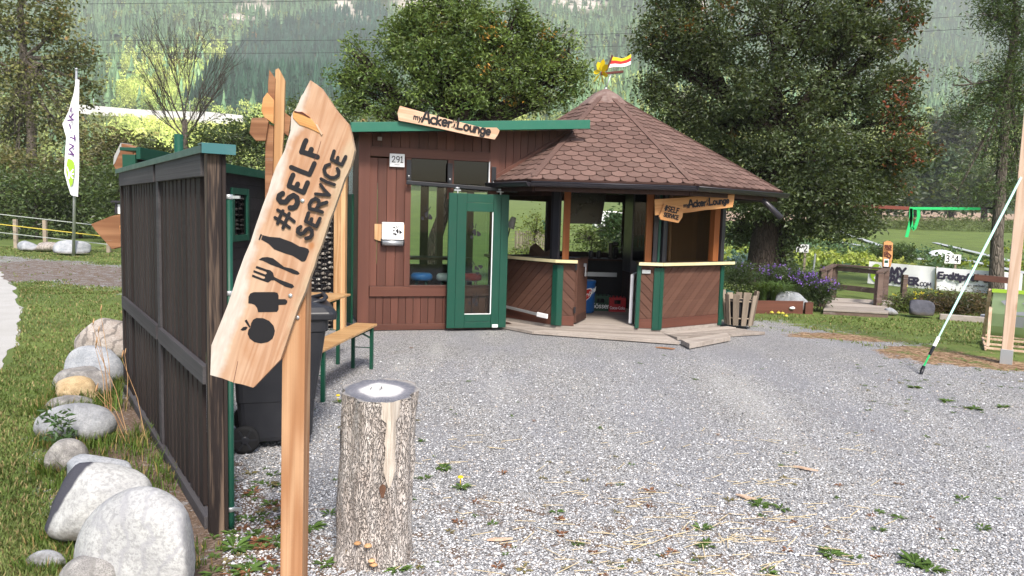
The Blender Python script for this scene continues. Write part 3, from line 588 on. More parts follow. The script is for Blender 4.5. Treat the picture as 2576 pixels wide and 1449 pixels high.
def draw_bee(ink, fr, u, z, k, a, off=0.):       # the shop's emblem: a striped insect with two feelers
    c, s = math.cos(a), math.sin(a); P = lambda x, y: fr.p(u+(x*c-y*s)*k, off, z+(x*s+y*c)*k)
    ink.fill([P(*q) for q in ((-.35, .0), (-.1, .28), (.08, .33), (.18, -.25), (.0, -.5), (-.18, -.2))])
    ink.fill([P(*q) for q in ((.22, .12), (.45, .05), (.72, -.2), (.7, -.42), (.3, -.5))]); ink.fill([P(*q) for q in ((-.42, -.35), (-.2, -.55), (-.1, -.75), (-.42, -.8), (-.55, -.6))])
    for q in (((-.12, .5), (-.35, .95)), ((.04, .5), (.12, .9)), ((-.3, .4), (-.62, .62))): ink.stroke([P(*q[0]), P(*q[1])], .045*k)
house = build_house()

def house_things():
    # number plate
    u0, z0 = hp(980, 419, .02); u1, z1 = hp(1018, 388, .02); m = MB(); m.box(HF, u0, u1, -.03, -.012, z0, z1)
    o = m.build('number_plate', m_white, None, HF, .003); tag(o, 'white house number plate reading 291 beside the dark upper window', 'house number')
    ink = Ink(hn, .0015); w = text_width('291', .085, .16); ink.text('291', Fr(HF.p((u0+u1)/2-w/2+.01, -.03, z0+.065), HF.x, HF.z), .085, .0055, .16)
    for i in range(9): ink.stroke([HF.p(u0+.07+i*.008, -.03, z0+.03), HF.p(u0+.075+i*.008, -.03, z0+.03)], .002)
    ink.m.build('lettering', m_ink, o, HF)
    # letter box on its backing boards
    u0, z0 = hp(961, 620, .1); u1, z1 = hp(1016, 560, .1)
    r = thing('letter_box', HF.p((u0+u1)/2, 0, z0), 'white letter box with newspaper roll, mounted on a pale board', 'letter box')
    m = MB(); m.prism([HF.p(a, -.014, b) for a, b in ((u0-.1, z0+.1), (u0+.02, z0+.06), (u0+.02, z1-.03), (u0-.1, z1-.03))], hn, .028); m.build('backing_board', m_rough, r, HF); m = MB(); m.box(HF, u1-.02, u1+.035, -.014, .012, z0+.08, z1-.03); m.build('backing_board', m_rough, r, HF)
    m = MB(); m.box(HF, u0, u1, -.11, -.015, z0+.10, z1); lb = m.build('box', m_white, r, HF, .006)
    m = MB(); m.tube([HF.p(u0+.006, -.062, z0+.055), HF.p(u1-.006, -.062, z0+.055)], .045, 14); m.build('newspaper_tube', m_steel, r, HF)
    for uu in (u0-.012, u1-.004): m = MB(); m.tube([HF.p(uu, -.06, z0+.06), HF.p(uu+.016, -.06, z0+.06)], .05, 14); m.build('tube_end', m_blackm, r, HF)
    ink = Ink(hn, .0015); fr = Fr(HF.p(0, -.11, 0), HF.x, HF.z); um, zm = (u0+u1)/2, (z0+.1+z1)/2
    for a, b in (((u0+.02, z0+.12), (u0+.02, z1-.025)), ((u1-.02, z0+.12), (u1-.02, z1-.025)), ((u0+.02, z1-.025), (u1-.02, z1-.025)), ((u0+.02, z0+.12), (u1-.02, z0+.12))): ink.stroke([fr.p(*a), fr.p(*b)], .0012)
    for k in range(3): ink.fill([fr.p(um+.0+a, zm-.05+k*.045+b) for a, b in ((0, 0), (.022, 0), (.022, .022), (0, .022))])
    draw_bee(ink, HF, um+.065, zm+.005, .085, 0, -.11); ink.m.build('emblem', m_ink, lb, HF)
    # small junction box under the eave
    u, z = hp(955, 350, .03); m = MB(); m.box(HF, u-.03, u+.03, -.06, -.021, z-.02, z+.03); tag(m.build('junction_box', plain('beige_plastic', (.35, .32, .3)), None, HF, .004), 'tiny grey box under the left end of the green eave', 'box')
    # the crooked lounge board on the fascia
    off = .50; cn = [hp(*q, off) for q in ((1006, 266), (1060, 281), (1140, 303), (1215, 321), (1250, 321), (1257, 328), (1255, 335), (1245, 351), (1180, 340), (1090, 320), (1003, 303), (1000, 284))]
    P = [HF.p(a, -off, b) for a, b in cn]; a0, a1 = V(*P[10]), V(*P[7]); x = nrm(a1-a0); bf = Fr((a0+a1)/2, x, nrm(np.cross(hn, x)))
    m = MB(); m.prism(P, hn, .03); o = m.build('name_board', m_signbd, None, Fr(bf.o, bf.x, -hn), .004); tag(o, 'long crooked wooden board with black lounge lettering on the green roof edge', 'sign')
    ink = Ink(hn, .002); lounge_text(ink, Fr(HF.p(*[hp(1040, 300, off)[0], -off, hp(1040, 300, off)[1]]), x, bf.y), 1.10, .0145); ink.m.build('lettering', m_ink, o, Fr(bf.o, bf.x, -hn))
def lounge_text(ink, fr, width, hw):
    sz = width/(text_width('my', .62, .12)+.02+text_width('Acker', 1, .12, [1.15, 1.05, 1., 1.05, .95])+.54+text_width('Lounge', .95, .13, [1.2, 1., .95, 1., 1., .95])-.1)
    w = ink.text('my', fr, sz*.62, hw*.55, .12); g = Fr(fr.p(w+sz*.02, -.01), fr.x, fr.y)
    w2 = ink.text('Acker', g, sz, hw, .12, 0, [1.15, 1.05, 1., 1.05, .95]); bx = w2+sz*.16
    for a, b in (((-.08, .62), (-.2, .95)), ((.06, .66), (.08, 1.02)), ((.18, .6), (.32, .88))): ink.stroke([g.p(bx+a[0]*sz, a[1]*sz), g.p(bx+b[0]*sz, b[1]*sz)], hw*.3)
    ink.fill([g.p(bx+a*sz, b*sz) for a, b in ((-.08, .1), (-.02, .5), (.12, .5), (.14, .3), (.05, -.05))]); ink.fill([g.p(bx+a*sz, b*sz) for a, b in ((-.28, 0), (-.2, .22), (-.1, .02))]); ink.fill([g.p(bx+a*sz, b*sz) for a, b in ((.12, -.08), (.22, .2), (.34, -.06))])
    h = Fr(g.p(bx+sz*.38, -.0), fr.x, fr.y); ink.text('Lounge', h, sz*.95, hw*.9, .13, 0, [1.2, 1., .95, 1., 1., .95])
house_things()
def wind_screen():
    a = gnd(872, 820); b = HF.p(-.14, .35, 0); d = nrm(b-a); f = Fr(a, d, (-d[1], d[0], 0), (0, 0, 1)); L = np.linalg.norm(b-a)
    r = thing('wind_screen', a, 'dark green windbreak panel with glass above, left of the brown house', 'windbreak')
    m = MB(); m.box(f, 0, L, 0, .03, .06, 1.98); m.build('panel', m_greend, r, f, .003); m = MB(); m.box(f, .01, L-.01, .01, .016, 1.98, 2.6); m.build('pane', m_glass, r, f)
    m = MB(); m.box(f, .0, L, -.004, .034, 2.6, 2.63); m.build('frame', m_greend, r, f)
wind_screen()
def gabion():
    a = gnd(700, 822); b = gnd(838, 828); d = nrm(b-a); f = Fr(a, d, (-d[1], d[0], 0), (0, 0, 1)); L = np.linalg.norm(b-a)
    r = thing('gabion_wall', (a+b)/2, 'gabion wall of pale stones in a wire cage behind the beer table', 'stone wall')
    m = MB(); g = np.random.default_rng(3)
    for z in np.arange(.05, 2.25, .075):
        for u in np.arange(-.1, L-.02, .085):
            for dd in (.05,): m.blob(f.p(u+g.uniform(-.02, .02), dd+g.uniform(0, .03), z+g.uniform(-.02, .02)), g.uniform(.035, .055), g.uniform(.03, .045), g.uniform(.028, .045), .3, 1, int(g.integers(1e6)), g.uniform(0, 3), 1., smooth=False)
    t = NT('cage_stones'); c = t.ramp(t.attr('rnd'), (0., (.10, .09, .08)), (.4, (.28, .25, .22)), (.75, (.45, .43, .40)), (1., (.62, .6, .57))); c = t.mix(t.math('MULTIPLY', t.noise(t.coord(), 40., 3.), .4), c, (.12, .11, .1)); m.build('stones', t.fin(c, .9), r)
    m = MB(); m.box(f, -.15, L, .08, .3, 0, 2.28); m.build('core', m_dark, r)
    m = MB()
    for u in np.arange(-.1, L, .05): m.tube([f.p(u, -.012, 0), f.p(u, -.012, 2.3)], .004, 4)
    for z in np.arange(.05, 2.3, .1): m.tube([f.p(-.1, -.016, z), f.p(L, -.016, z)], .004, 4)
    m.build('wire_mesh', m_blackm, r)
    for px, w in ((849, .10), (863, .07)):
        c = gnd(px, 830); m = MB(); m.box(Fr(c, d, (-d[1], d[0], 0), (0, 0, 1)), -w/2, w/2, -.05, .05, 0, 2.25 if w > .08 else 2.34); m.build('post', m_rough, r, None, .006)
gabion()
# ------------------------------------------------------------------ the octagonal kiosk
FZ = .12                                        # floor height
KA, KB, KC, KD = V(.68, 11.23, 0), V(2.21, 11.19, 0), V(3.40, 12.06, 0), V(-.33, 12.20, 0)
KRING = [KA, KB, KC, V(3.42, 13.75, 0), V(2.25, 14.85, 0), V(.70, 14.85, 0), V(-.45, 13.75, 0), KD]
APEX = V(1.50, 13.05, 3.90); EZ = 2.25
EAVE = [V(.24, 10.40, EZ), V(2.45, 10.40, EZ), V(4.22, 12.0, EZ), V(4.22, 14.1, EZ), V(2.5, 15.7, EZ), V(.4, 15.7, EZ), V(-1.15, 14.1, EZ), V(-.915, 12.27, EZ)]
def wallfr(a, b):                               # x along the wall, y outwards, z up
    d = nrm(b-a); return Fr(a, d, (d[1], -d[0], 0), (0, 0, 1)), np.linalg.norm(b-a)
def wallfr2(a, b):                              # right-handed version: y inwards
    d = nrm(b-a); return Fr(a, d, (-d[1], d[0], 0), (0, 0, 1)), np.linalg.norm(b-a)
def diag(m, fr, u0, u1, z0, z1, sgn, wd=.098, gap=.007, y0=0., y1=.022):
    rect = [(u0, z0), (u1, z0), (u1, z1), (u0, z1)]; s = math.sqrt(.5); k = wd+gap
    for i in range(-40, 60):
        c = i*k; n = (s, -s*sgn) if sgn > 0 else (s, s); d = (s, s*sgn)
        P = [(n[0]*c-d[0]*6, n[1]*c-d[1]*6), (n[0]*c+d[0]*6, n[1]*c+d[1]*6), (n[0]*(c+wd)+d[0]*6, n[1]*(c+wd)+d[1]*6), (n[0]*(c+wd)-d[0]*6, n[1]*(c+wd)-d[1]*6)]
        q = clip(P, rect)
        if len(q) > 2: m.new(); m.prism([fr.p(a, y0, b) for a, b in q], -fr.y, y1-y0)
def build_kiosk():
    root = thing('kiosk', (1.45, 13, 0), 'octagonal brown wooden serving kiosk with a scalloped red-brown roof', 'kiosk')
    # floor and plinth
    m = MB(); m.prism([p+V(0, 0, FZ) for p in KRING], (0, 0, 1), .1); m.build('floor', m_deckw, root)
    # parapet panels of diagonal boards
    def panel(a, b, u0, u1, sgn, lab=None, skirt=True):
        f, L = wallfr2(a, b); m = MB(); u1 = L if u1 is None else u1
        diag(m, f, u0, u1, FZ+.13, 1.04, sgn); m.box(f, u0, u1, .02, .05, FZ, 1.04); p = m.build('panel', m_kiosk, root, f, .0015, lab)
        s = MB(); s.box(f, u0, u1, -.008, .03, FZ-.02, FZ+.127); s.build('skirting', m_brownX, p, f, .003); return f, L
    panel(KD, KA, .0, None, 1); fo, L = panel(KA, KB, .03, .27, -1); panel(KA, KB, 1.25, 1.50, -1); panel(KB, KC, .03, None, 1)
    m = MB()                                    # green corner boards
    fd, Ld = wallfr2(KD, KA); fc, Lc = wallfr2(KB, KC)
    for q in ((fd, Ld-.085, Ld+.012, -.022, .02, FZ-.02, 1.02), (fo, .0, .085, -.024, .02, FZ-.02, 1.02), (fo, 1.445, L+.008, -.022, .02, FZ-.04, 1.02), (fc, .0, .075, -.024, .02, FZ-.04, 1.02), (fc, Lc-.07, Lc+.01, -.024, .03, FZ-.05, 1.03), (fo, 1.19, 1.25, -.03, .05, FZ-.02, 1.06)):
        m = MB(); m.box(*q); m.build('corner_board', m_green, root, None, .004)
    # counters
    def counter(segs, lab):
        t = MB(); e = MB()
        for a, b, u0, u1 in segs:
            f, L = wallfr2(a, b); u1 = L if u1 is None else u1
            t.box(f, u0, u1, -.085, .26, 1.065, 1.098); e.box(f, u0, u1, -.105, -.086, 1.055, 1.102); t.box(f, u0, u1, -.03, .03, 1.035, 1.064)
        c = t.build('counter', m_dkbrown, root, None, .002, lab); e.build('counter_edge', m_cream, c, None, .003)
    counter([(KD, KA, -.1, Ld+.04), (KA, KB, -.04, .29)], 'left counter'); counter([(KA, KB, 1.2, L+.03), (KB, KC, -.03, Lc+.16)], 'right counter')
    # half-height gate swung inwards
    g0 = fo.p(.285, .03, 0); g = Fr(g0, nrm(V(.33, .94, 0)), nrm(V(-.94, .33, 0)), (0, 0, 1)); m = MB(); m.box(g, 0, .62, -.02, .02, FZ+.02, 1.10); gt = m.build('gate', m_kiosk, root, g, .004)
    m = MB(); m.box(g, -.01, .63, -.03, .03, 1.10, 1.125); m.build('gate_rail', m_dkbrown, gt, g, .003); m = MB(); m.box(g, 0, .62, -.026, -.0205, FZ+.02, FZ+.14); m.build('gate_rail', m_dkbrown, gt, g, .003)
    m = MB(); m.box(g, .34, .40, -.06, -.021, .98, 1.03); m.tube([g.p(.37, -.05, .98), g.p(.37, -.05, .88)], .012, 6); m.box(g, .345, .395, -.065, -.04, .83, .89); m.build('padlock', m_steel, gt, g, .004)
    for z in (.3, .95):
        m = MB(); m.box(fo, .262, .29, -.03, .0, z, z+.09); m.build('hinge', m_blackm, gt)
    # uprights
    def post(f, u0, u1, y0, y1, mt, z0=1.10, z1=2.5, name='post'):
        m = MB(); m.box(f, u0, u1, y0, y1, z0, z1); m.build(name, mt, root, None, .004)
    post(fo, .06, .16, .03, .13, m_orpost); post(fd, Ld-.13, Ld-.01, .0, .05, m_gutter, 1.1, 2.4, 'shutter_track'); post(fd, .05, .14, .03, .12, m_dkbrown); post(fd, Ld-.19, Ld-.135, .02, .08, m_dark, 1.1, 2.4)
    post(fo, 1.3, 1.40, .03, .13, m_orpost); post(fo, 1.41, 1.475, -.01, .04, m_gutter, 1.1, 2.4, 'shutter_track'); post(fo, 1.48, 1.515, -.012, .04, m_green, 1.1, 2.4, 'post'); post(fc, .03, .10, -.008, .05, m_gutter, 1.1, 2.4, 'shutter_track'); post(fc, .11, .2, .06, .13, m_dark)
    post(fc, Lc-.23, Lc-.10, .03, .13, m_orpost); post(fc, Lc-.085, Lc-.005, -.005, .07, m_gutter, 1.04, 2.4, 'shutter_track')
    # closed and open walls at the back, inside lining
    n = len(KRING)
    def seg(i): return wallfr2(KRING[i], KRING[(i+1) % n])
    lin = MB()
    for i in (2, 3):
        f, L2 = seg(i); m = MB(); m.box(f, 0, L2, 0, .04, 0, 2.45); m.build('back_wall', m_brown, root, f); lin.box(f, .02, L2-.02, .045, .06, FZ, 2.42)
    lin.build('plywood_lining', m_ply, root)
    for i, op in ((4, (.12, 1.43, 1.06, 2.05)), (5, (.12, 1.45, 1.0, 2.02)), (6, (.16, 1.45, 1.08, 2.02))):
        f, L2 = seg(i); m = MB(); a, b, z0, z1 = op
        m.box(f, 0, L2, 0, .06, 0, z0); m.box(f, 0, L2, 0, .06, z1, 2.45); m.box(f, 0, a, 0.001, .059, z0, z1); m.box(f, b, L2, .001, .059, z0, z1); m.build('back_wall', m_dkbrown, root, f)
    f, L2 = seg(7); m = MB(); m.box(fd, 0, Ld, 0.03, .06, 2.05, 2.45); m.box(fo, 0, 1.53, .03, .06, 2.12, 2.45); m.box(fc, 0, Lc, .03, .06, 2.16, 2.45); m.build('head_beam', m_dkbrown, root)
    # rough stick by the plywood
    m = MB(); q = atY(1686, 560, 13.3); m.tube([(q[0]-.02, 13.3, FZ), (q[0]+.02, 13.3, 1.2), (q[0], 13.3, 2.2)], .022, 8); m.build('bare_pole', m_rough, root)
    # roof: under-cone, shingle tabs, cap, soffit
    m = MB()
    for i in range(n):
        a, b = EAVE[i], EAVE[(i+1) % n]; m.add([a-V(0, 0, .03), b-V(0, 0, .03), APEX-V(0, 0, .05)], [(0, 1, 2)], rnd=.2)
    roof = m.build('roof', m_rust, root)
    m = MB(); c0 = V(1.5, 13.05, EZ-.06); m.add([p-V(0, 0, .06) for p in EAVE]+[c0], [((i+1) % n, i, n) for i in range(n)]); m.build('soffit', m_dkbrown, roof)
    t = NT('bitumen_shingles'); r = t.attr('rnd'); P = t.coord(); gr = t.noise(P, 320., 2., .8); sp = t.noise(P, 2.2, 5., .7)
    c = t.mix(r, (.078, .042, .034), (.155, .090, .074)); c = t.mix(t.math('MULTIPLY', t.ramp(gr, (.42, 0.), (.62, 1.)), .5), c, (.23, .16, .14)); c = t.mix(t.math('MULTIPLY', t.ramp(sp, (.5, 0.), (.75, 1.)), .3), c, (.25, .18, .15)); c = t.mix(t.math('MULTIPLY', t.ramp(t.noise(P, 5., 5., .75), (.58, 0.), (.72, 1.)), .5), c, (.07, .045, .035))
    m_shin = t.fin(c, .9, t.bump(gr, .5, .004), .2)
    m = MB(); g = np.random.default_rng(9); hgt = .145; wd = .215
    for i in range(n):
        a, b = EAVE[i], EAVE[(i+1) % n]; mid = (a+b)/2; ux = nrm(b-a); up = APEX-mid; up = up-ux*(up@ux); SL = np.linalg.norm(up); up = up/SL; nn = nrm(np.cross(ux, up)); nn = nn if nn[2] > 0 else -nn
        half = np.linalg.norm(b-a)/2; ax = (APEX-mid)@ux; tri = [(-half-.02, -.05), (half+.02, -.05), (ax, SL)]
        rows = int(SL/hgt)+1
        for k in range(rows-1, -1, -1):
            v0 = k*hgt-.04; off = (k % 2)*wd/2
            for q in np.arange(-18, 19)*wd+off:
                P2 = [(q-wd/2+.004, v0+hgt*1.35), (q-wd/2+.004, v0+hgt*.52)]+[(q+(wd/2-.004)*math.cos(th), v0+hgt*.52+hgt*.52*math.sin(th)) for th in np.linspace(math.pi*1.12, math.pi*1.88, 6)]+[(q+wd/2-.004, v0+hgt*.52), (q+wd/2-.004, v0+hgt*1.35)]
                P2 = clip(P2, tri)
                if len(P2) < 3: continue
                lift = lambda vv: .004+.016*max(0, min(1, (v0+hgt*1.35-vv)/(hgt*1.35)))
                pts = [mid+ux*x+up*y+nn*lift(y) for x, y in P2]; N = len(pts); kk = g.uniform()
                if np.cross(pts[1]-pts[0], pts[2]-pts[0])@nn < 0: pts = pts[::-1]
                m.add(pts+[p-nn*.007 for p in pts], [tuple(range(N))]+[(j, j+N, (j+1) % N+N, (j+1) % N) for j in range(N)], rnd=kk)
    m.build('shingles', m_shin, roof)
    m = MB()
    for i in range(n):                          # hip cover strips
        a = EAVE[i]; d = nrm(APEX-a); m.beam(a+d*.05+V(0, 0, .016), APEX-d*.28+V(0, 0, .016), .09, .014)
    m.build('hip_strip', m_shin, roof)
    t = NT('cap_sheet'); c = t.ramp(t.noise(t.coord(), 9., 5., .7), (.35, (.14, .085, .075)), (.65, (.24, .18, .16))); m_cap = t.fin(c, .9, None, .2)
    m = MB(); m.lathe(Fr(APEX-V(0, 0, .23), (1, 0, 0), (0, 1, 0)), [(.46, -.035), (.43, .0), (.22, .17), (.06, .255), (.02, .265)], 8, False); m.build('roof_cap', m_cap, roof)
    # gutter, brackets, drip edge
    gm = MB(); dm = MB(); bm = MB()
    for i in (0, 1, 7, 2):
        a, b = EAVE[i], EAVE[(i+1) % n]; d = nrm(b-a); o = nrm((d[1], -d[0], 0)); a2 = a+o*.055-d*(.02 if i != 1 else .02); b2 = b+o*.055+d*(.02 if i != 1 else .1); z0 = EZ-.045
        if i == 7: a2 = a2+d*.55
        prof = [(math.cos(th)*.06, math.sin(th)*.062) for th in np.linspace(math.pi, 2*math.pi, 9)]; L2 = np.linalg.norm(b2-a2); K = max(2, int(L2/.3))
        rows = [[a2+d*(L2*j/K)+o*x+V(0, 0, z0-EZ+z) for x, z in prof] for j in range(K+1)]
        vs = [p for r_ in rows for p in r_]; vs += [p+(V(0, 0, -.003)+o*0) for p in vs[:0]]
        gm.add(vs, [(j*9+q, j*9+q+1, (j+1)*9+q+1, (j+1)*9+q) for j in range(K) for q in range(8)], True); gm.add([rows[0][q] for q in range(9)], [tuple(range(9))]); gm.add([rows[-1][q] for q in range(9)], [tuple(range(8, -1, -1))])
        gm.tube([a2+o*.06+V(0, 0, z0-EZ), b2+o*.06+V(0, 0, z0-EZ)], .009, 6)
        dm.beam(a+o*.012-V(0, 0, .012), b+o*.012-V(0, 0, .012), .05, .03); dm.beam(a-o*.05-V(0, 0, .1), b-o*.05-V(0, 0, .1), .02, .13)
        for j in range(1, int(L2/.62)+1):
            c = a2+d*(j*.62-.25); bm.add([c+dd+o*x*1.05+V(0, 0, z0-EZ+z*1.05) for dd in (-d*.012, d*.012) for x, z in prof], [(q, q+1, q+10, q+9) for q in range(8)])
    gt = gm.build('gutter', m_gutter, roof); bm.build('gutter_bracket', m_gutter, gt); dm.build('eave_board', m_dkbrown, roof)
    m = MB(); e0 = EAVE[2]+V(-.16, -.10, -.13); e1 = e0+V(.05, -.15, -.13); k0 = atY(1922, 506, 11.75); k1 = atY(1966, 549, 11.6)
    m.tube([k0+V(-.55, .45, .05), k0+V(-.06, .03, .03), k0, k1], .045, 10); m.build('downpipe', m_gutter, gt)
    # long handle of the shutter along the foot of the left panel
    m = MB(); a = fd.p(.05, -.05, .30); b = fd.p(Ld-.33, -.06, .235); m.beam(a, b, .03, .04); m.build('shutter_bar', m_steel, root, None, .004); m = MB(); m.beam(b, fd.p(Ld-.12, -.06, .225), .03, .07); m.build('bar_plate', m_white, root, None, .006)
    # latch plate on the right jamb
    m = MB(); m.box(fo, 1.26, 1.39, -.026, -.003, .93, .985); m.build('latch', m_steel, root, fo, .004)
    return fo, fd, fc, L, Ld, Lc
kf, kfd, kfc, KL, KLd, KLc = build_kiosk()

def kiosk_things():
    # name boards hung under the right eave
    n = nrm(kfc.y*-1*.75+V(0, -1, 0)*.5); p0 = kfc.p(0, -.62, 2.0)*0+atY(1745, 520, 10.85)
    pp = lambda x, y, off=0.: onp(x, y, p0+n*off, n)
    z4 = Zm(2420, 680, 6.587)
    P = [pp(*z4(*q)) for q in ((240, 440), (900, 400), (1500, 345), (2210, 320), (2190, 480), (2160, 640), (1750, 690), (1500, 705), (1200, 755), (940, 785), (600, 800), (245, 840))]
    x = nrm(pp(*z4(2050, 520))-pp(*z4(950, 640))); up = nrm(np.cross(n, x)); bf = Fr((P[0]+P[5])/2, x, -n)
    m = MB(); m.prism(P, n, .026); o = m.build('name_board', m_signor, None, bf, .004); tag(o, 'orange wooden lounge board hanging under the kiosk eave at the right counter', 'sign')
    ink = Ink(n, .002); lounge_text(ink, Fr(pp(*z4(945, 640)), x, up), np.linalg.norm(pp(*z4(2055, 520))-pp(*z4(945, 640))), .0125); ink.m.build('lettering', m_ink, o, bf)
    P = [pp(*z4(*q), .03) for q in ((470, 545), (925, 635), (930, 780), (915, 890), (820, 1030), (380, 945), (345, 870))]
    x2 = nrm(pp(*z4(800, 760))-pp(*z4(470, 680))); up2 = nrm(np.cross(n, x2)); bf = Fr(P[0], x2, -n)
    m = MB(); m.prism(P, n, .026); o = m.build('arrow_board', m_signor, None, bf, .004); tag(o, 'small angular self service board fixed in front of the orange lounge board', 'sign')
    ink = Ink(n, .002); q = pp(*z4(470, 715), .03); w = np.linalg.norm(pp(*z4(820, 780), .03)-q); k = w/text_width('#SELF', 1, .14); ink.text('#SELF', Fr(q, x2, up2), k*1.05, .0085, .12)
    q = pp(*z4(445, 862), .03); w = np.linalg.norm(pp(*z4(805, 945), .03)-q); k = w/text_width('SERVICE', 1, .14); ink.text('SERVICE', Fr(q, x2, up2), k*1.03, .0075, .13); ink.m.build('lettering', m_ink, o, bf)
    # weather vane
    b = APEX+V(0, 0, .02); r = thing('weather_vane', b, 'weather vane with yellow flower wheel and small striped flag on the kiosk roof tip', 'weather vane')
    Y = b[1]; m = MB(); m.tube([b, atY(1537, 186, Y)], .012, 8); m.lathe(Fr(b, (1, 0, 0), (0, 1, 0)), [(.03, 0), (.02, .04)], 10); m.build('rod', m_steel, r)
    h = atY(1512, 186, Y); t = atY(1568, 180, Y); m = MB(); m.beam(h, t, .035, .04); arm = m.build('arm', m_rust, r, None, .004)
    m = MB(); m.beam(atY(1526, 178, Y), atY(1541, 139, Y), .03, .03); m.build('flag_staff', m_rust, r, None, .003)
    c = atY(1511, 184, Y-.02); ax = nrm(V(-.9, -.44, .0)); e1 = nrm(np.cross(ax, (0, 0, 1))); e2 = np.cross(e1, ax)
    for k in range(8):
        a = k*math.pi/4+.3; d = e1*math.cos(a)+e2*math.sin(a); s = nrm(np.cross(ax, d)+ax*.5); m = MB()
        m.add([c+d*.03, c+d*.11+s*.045, c+d*.19+s*.04, c+d*.235, c+d*.19-s*.04, c+d*.11-s*.045], [(0, 1, 2, 3, 4, 5)]); m.add([p-ax*.006 for p in (c+d*.03, c+d*.11+s*.045, c+d*.19+s*.04, c+d*.235, c+d*.19-s*.04, c+d*.11-s*.045)], [(5, 4, 3, 2, 1, 0)]); m.build('petal', m_yellow, r)
    m = MB(); m.lathe(Fr(c-ax*.02, e1, e2), [(.035, 0), (.035, .05), (.015, .06)], 10); m.build('hub', m_red, r)
    zf = Zm(1250, 0, 2.07); T_ = [(2165, 440), (2200, 445), (2240, 455), (2280, 440), (2312, 420)]; B_ = [(2138, 527), (2180, 518), (2220, 520), (2270, 515), (2308, 500)]
    for k, (mt, nm) in enumerate(((m_yellow, 'yellow_stripe'), (m_red, 'red_stripe'), (m_white, 'white_stripe'))):
        m = MB(); A_ = [atY(*zf(*[T_[i][j]+(B_[i][j]-T_[i][j])*k/3 for j in (0, 1)]), Y) for i in range(5)]; C_ = [atY(*zf(*[T_[i][j]+(B_[i][j]-T_[i][j])*(k+1)/3 for j in (0, 1)]), Y) for i in range(5)]
        for i in range(4): m.prism([A_[i], A_[i+1], C_[i+1], C_[i]], (0, -1, 0), .008)
        m.build(nm, mt, r)
    # low deck in front and a loose step
    zk = .055; m = MB()
    def plank(P, z, t=.045): m.new(); m.prism([(p[0], p[1], z) for p in P], (0, 0, 1), t)
    fr1 = [gnd(*q, z=.06)[:2] for q in ((1262, 812), (1345, 832), (1440, 842), (1712, 861), (1712, 850), (1815, 820), (1896, 829), (1896, 836))]
    A0, A1, A3 = V(-.2, 11.42), V(.32, 10.86), V(2.36, 10.30); B0, B1, B3 = V(-.35, 12.1), V(.66, 11.17), V(2.25, 11.1)
    for k in range(4):
        l = lambda p, q, s: p*(1-s)+q*s; s0, s1 = k/4+.006, (k+1)/4-.006
        plank([l(A0, B0, s0), l(A1, B1, s0), l(A1, B1, s1), l(A0, B0, s1)], zk+k*.002); plank([l(A1, B1, s0)+V(.01, 0), l(A3, B3, s0), l(A3, B3, s1), l(A1, B1, s1)+V(.01, 0)], zk+.004+k*.002)
    C1, D1 = V(2.42, 10.72), V(3.84, 11.46); C2, D2 = V(2.27, 11.08), V(3.50, 12.0)
    for k in range(3):
        s0, s1 = k/3+.006, (k+1)/3-.006; l = lambda p, q, s: p*(1-s)+q*s; plank([l(C1, C2, s0), l(D1, D2, s0)+V(.12*(k == 0), .05), l(D1, D2, s1), l(C1, C2, s1)], zk+k*.002)
    tag(m.build('deck', m_deckw, None, WF, .004), 'low weathered grey plank deck running round the foot of the kiosk', 'deck')
    m = MB(); P = [gnd(*q, z=.10)[:2] for q in ((1713, 851), (1735, 862), (1838, 843), (1828, 834))]
    for i in range(2):
        l = lambda p, q, s: p*(1-s)+q*s; s0, s1 = (0, .49) if i == 0 else (.51, 1); m.new(); m.prism([(*l(P[1], P[0], s0), .085), (*l(P[2], P[3], s0), .085), (*l(P[2], P[3], s1), .085), (*l(P[1], P[0], s1), .085)], (0, 0, 1), .07)
    tag(m.build('step_board', m_deckw, None, WF, .004), 'loose pale plank step lying on the gravel before the right counter', 'step')
    # things inside
    Yb = 14.45
    def at(px, py, Y, z=None):
        p = atY(px, py, Y); p[2] = p[2] if z is None else z; return p
    # back bench top along the rear wall
    a, b = atY(1440, 663, 14.3), atY(1582, 663, 14.3); m = MB(); m.box(WF, .25, 2.15, 14.15, 14.75, .93, .965); t = m.build('work_top', m_dkbrown, None, WF, .003); tag(t, 'dark worktop along the rear inside the kiosk below the back window', 'worktop')
    m = MB(); m.box(WF, .27, 2.13, 14.3, 14.74, FZ+.02, .925); m.build('cupboard', m_dark, t, WF); m = MB(); m.box(WF, .9, 2.0, 14.28, 14.3, .62, .7); m.build('drawer_rail', m_steel, t, WF)
    # tall drinks fridge
    p = atY(1612, 700, 13.5); f = Fr((p[0], 13.4, FZ), nrm(V(1, .15, 0)), nrm(V(-.15, 1, 0)), (0, 0, 1)); r = thing('drinks_fridge', f.o, 'tall dark glass fronted drinks fridge inside the kiosk', 'fridge')
    m = MB(); m.box(f, -.22, -.19, 0, .5, .85, 2.12); m.box(f, .19, .22, 0, .5, .85, 2.12); m.box(f, -.22, .22, 0, .5, 2.1, 2.2); m.box(f, -.22, .22, 0, .5, .66, .87); m.box(f, -.22, .22, .45, .5, .85, 2.1); m.build('cabinet', m_gutter, r, f, .005)
    m = MB(); [m.box(f, -.19, .19, .03, .45, z, z+.012) for z in (1.1, 1.33, 1.56, 1.8)]; m.build('shelf', m_blackm, r, f)
    m = MB(); m.box(f, -.19, .19, -.006, 0, .87, 2.1); m.build('glass_door', m_fridge, r, f); m = MB(); m.box(f, -.22, .22, .02, .48, FZ*0, .66); m.build('base', m_dkbrown, r, f)
    g = np.random.default_rng(2)
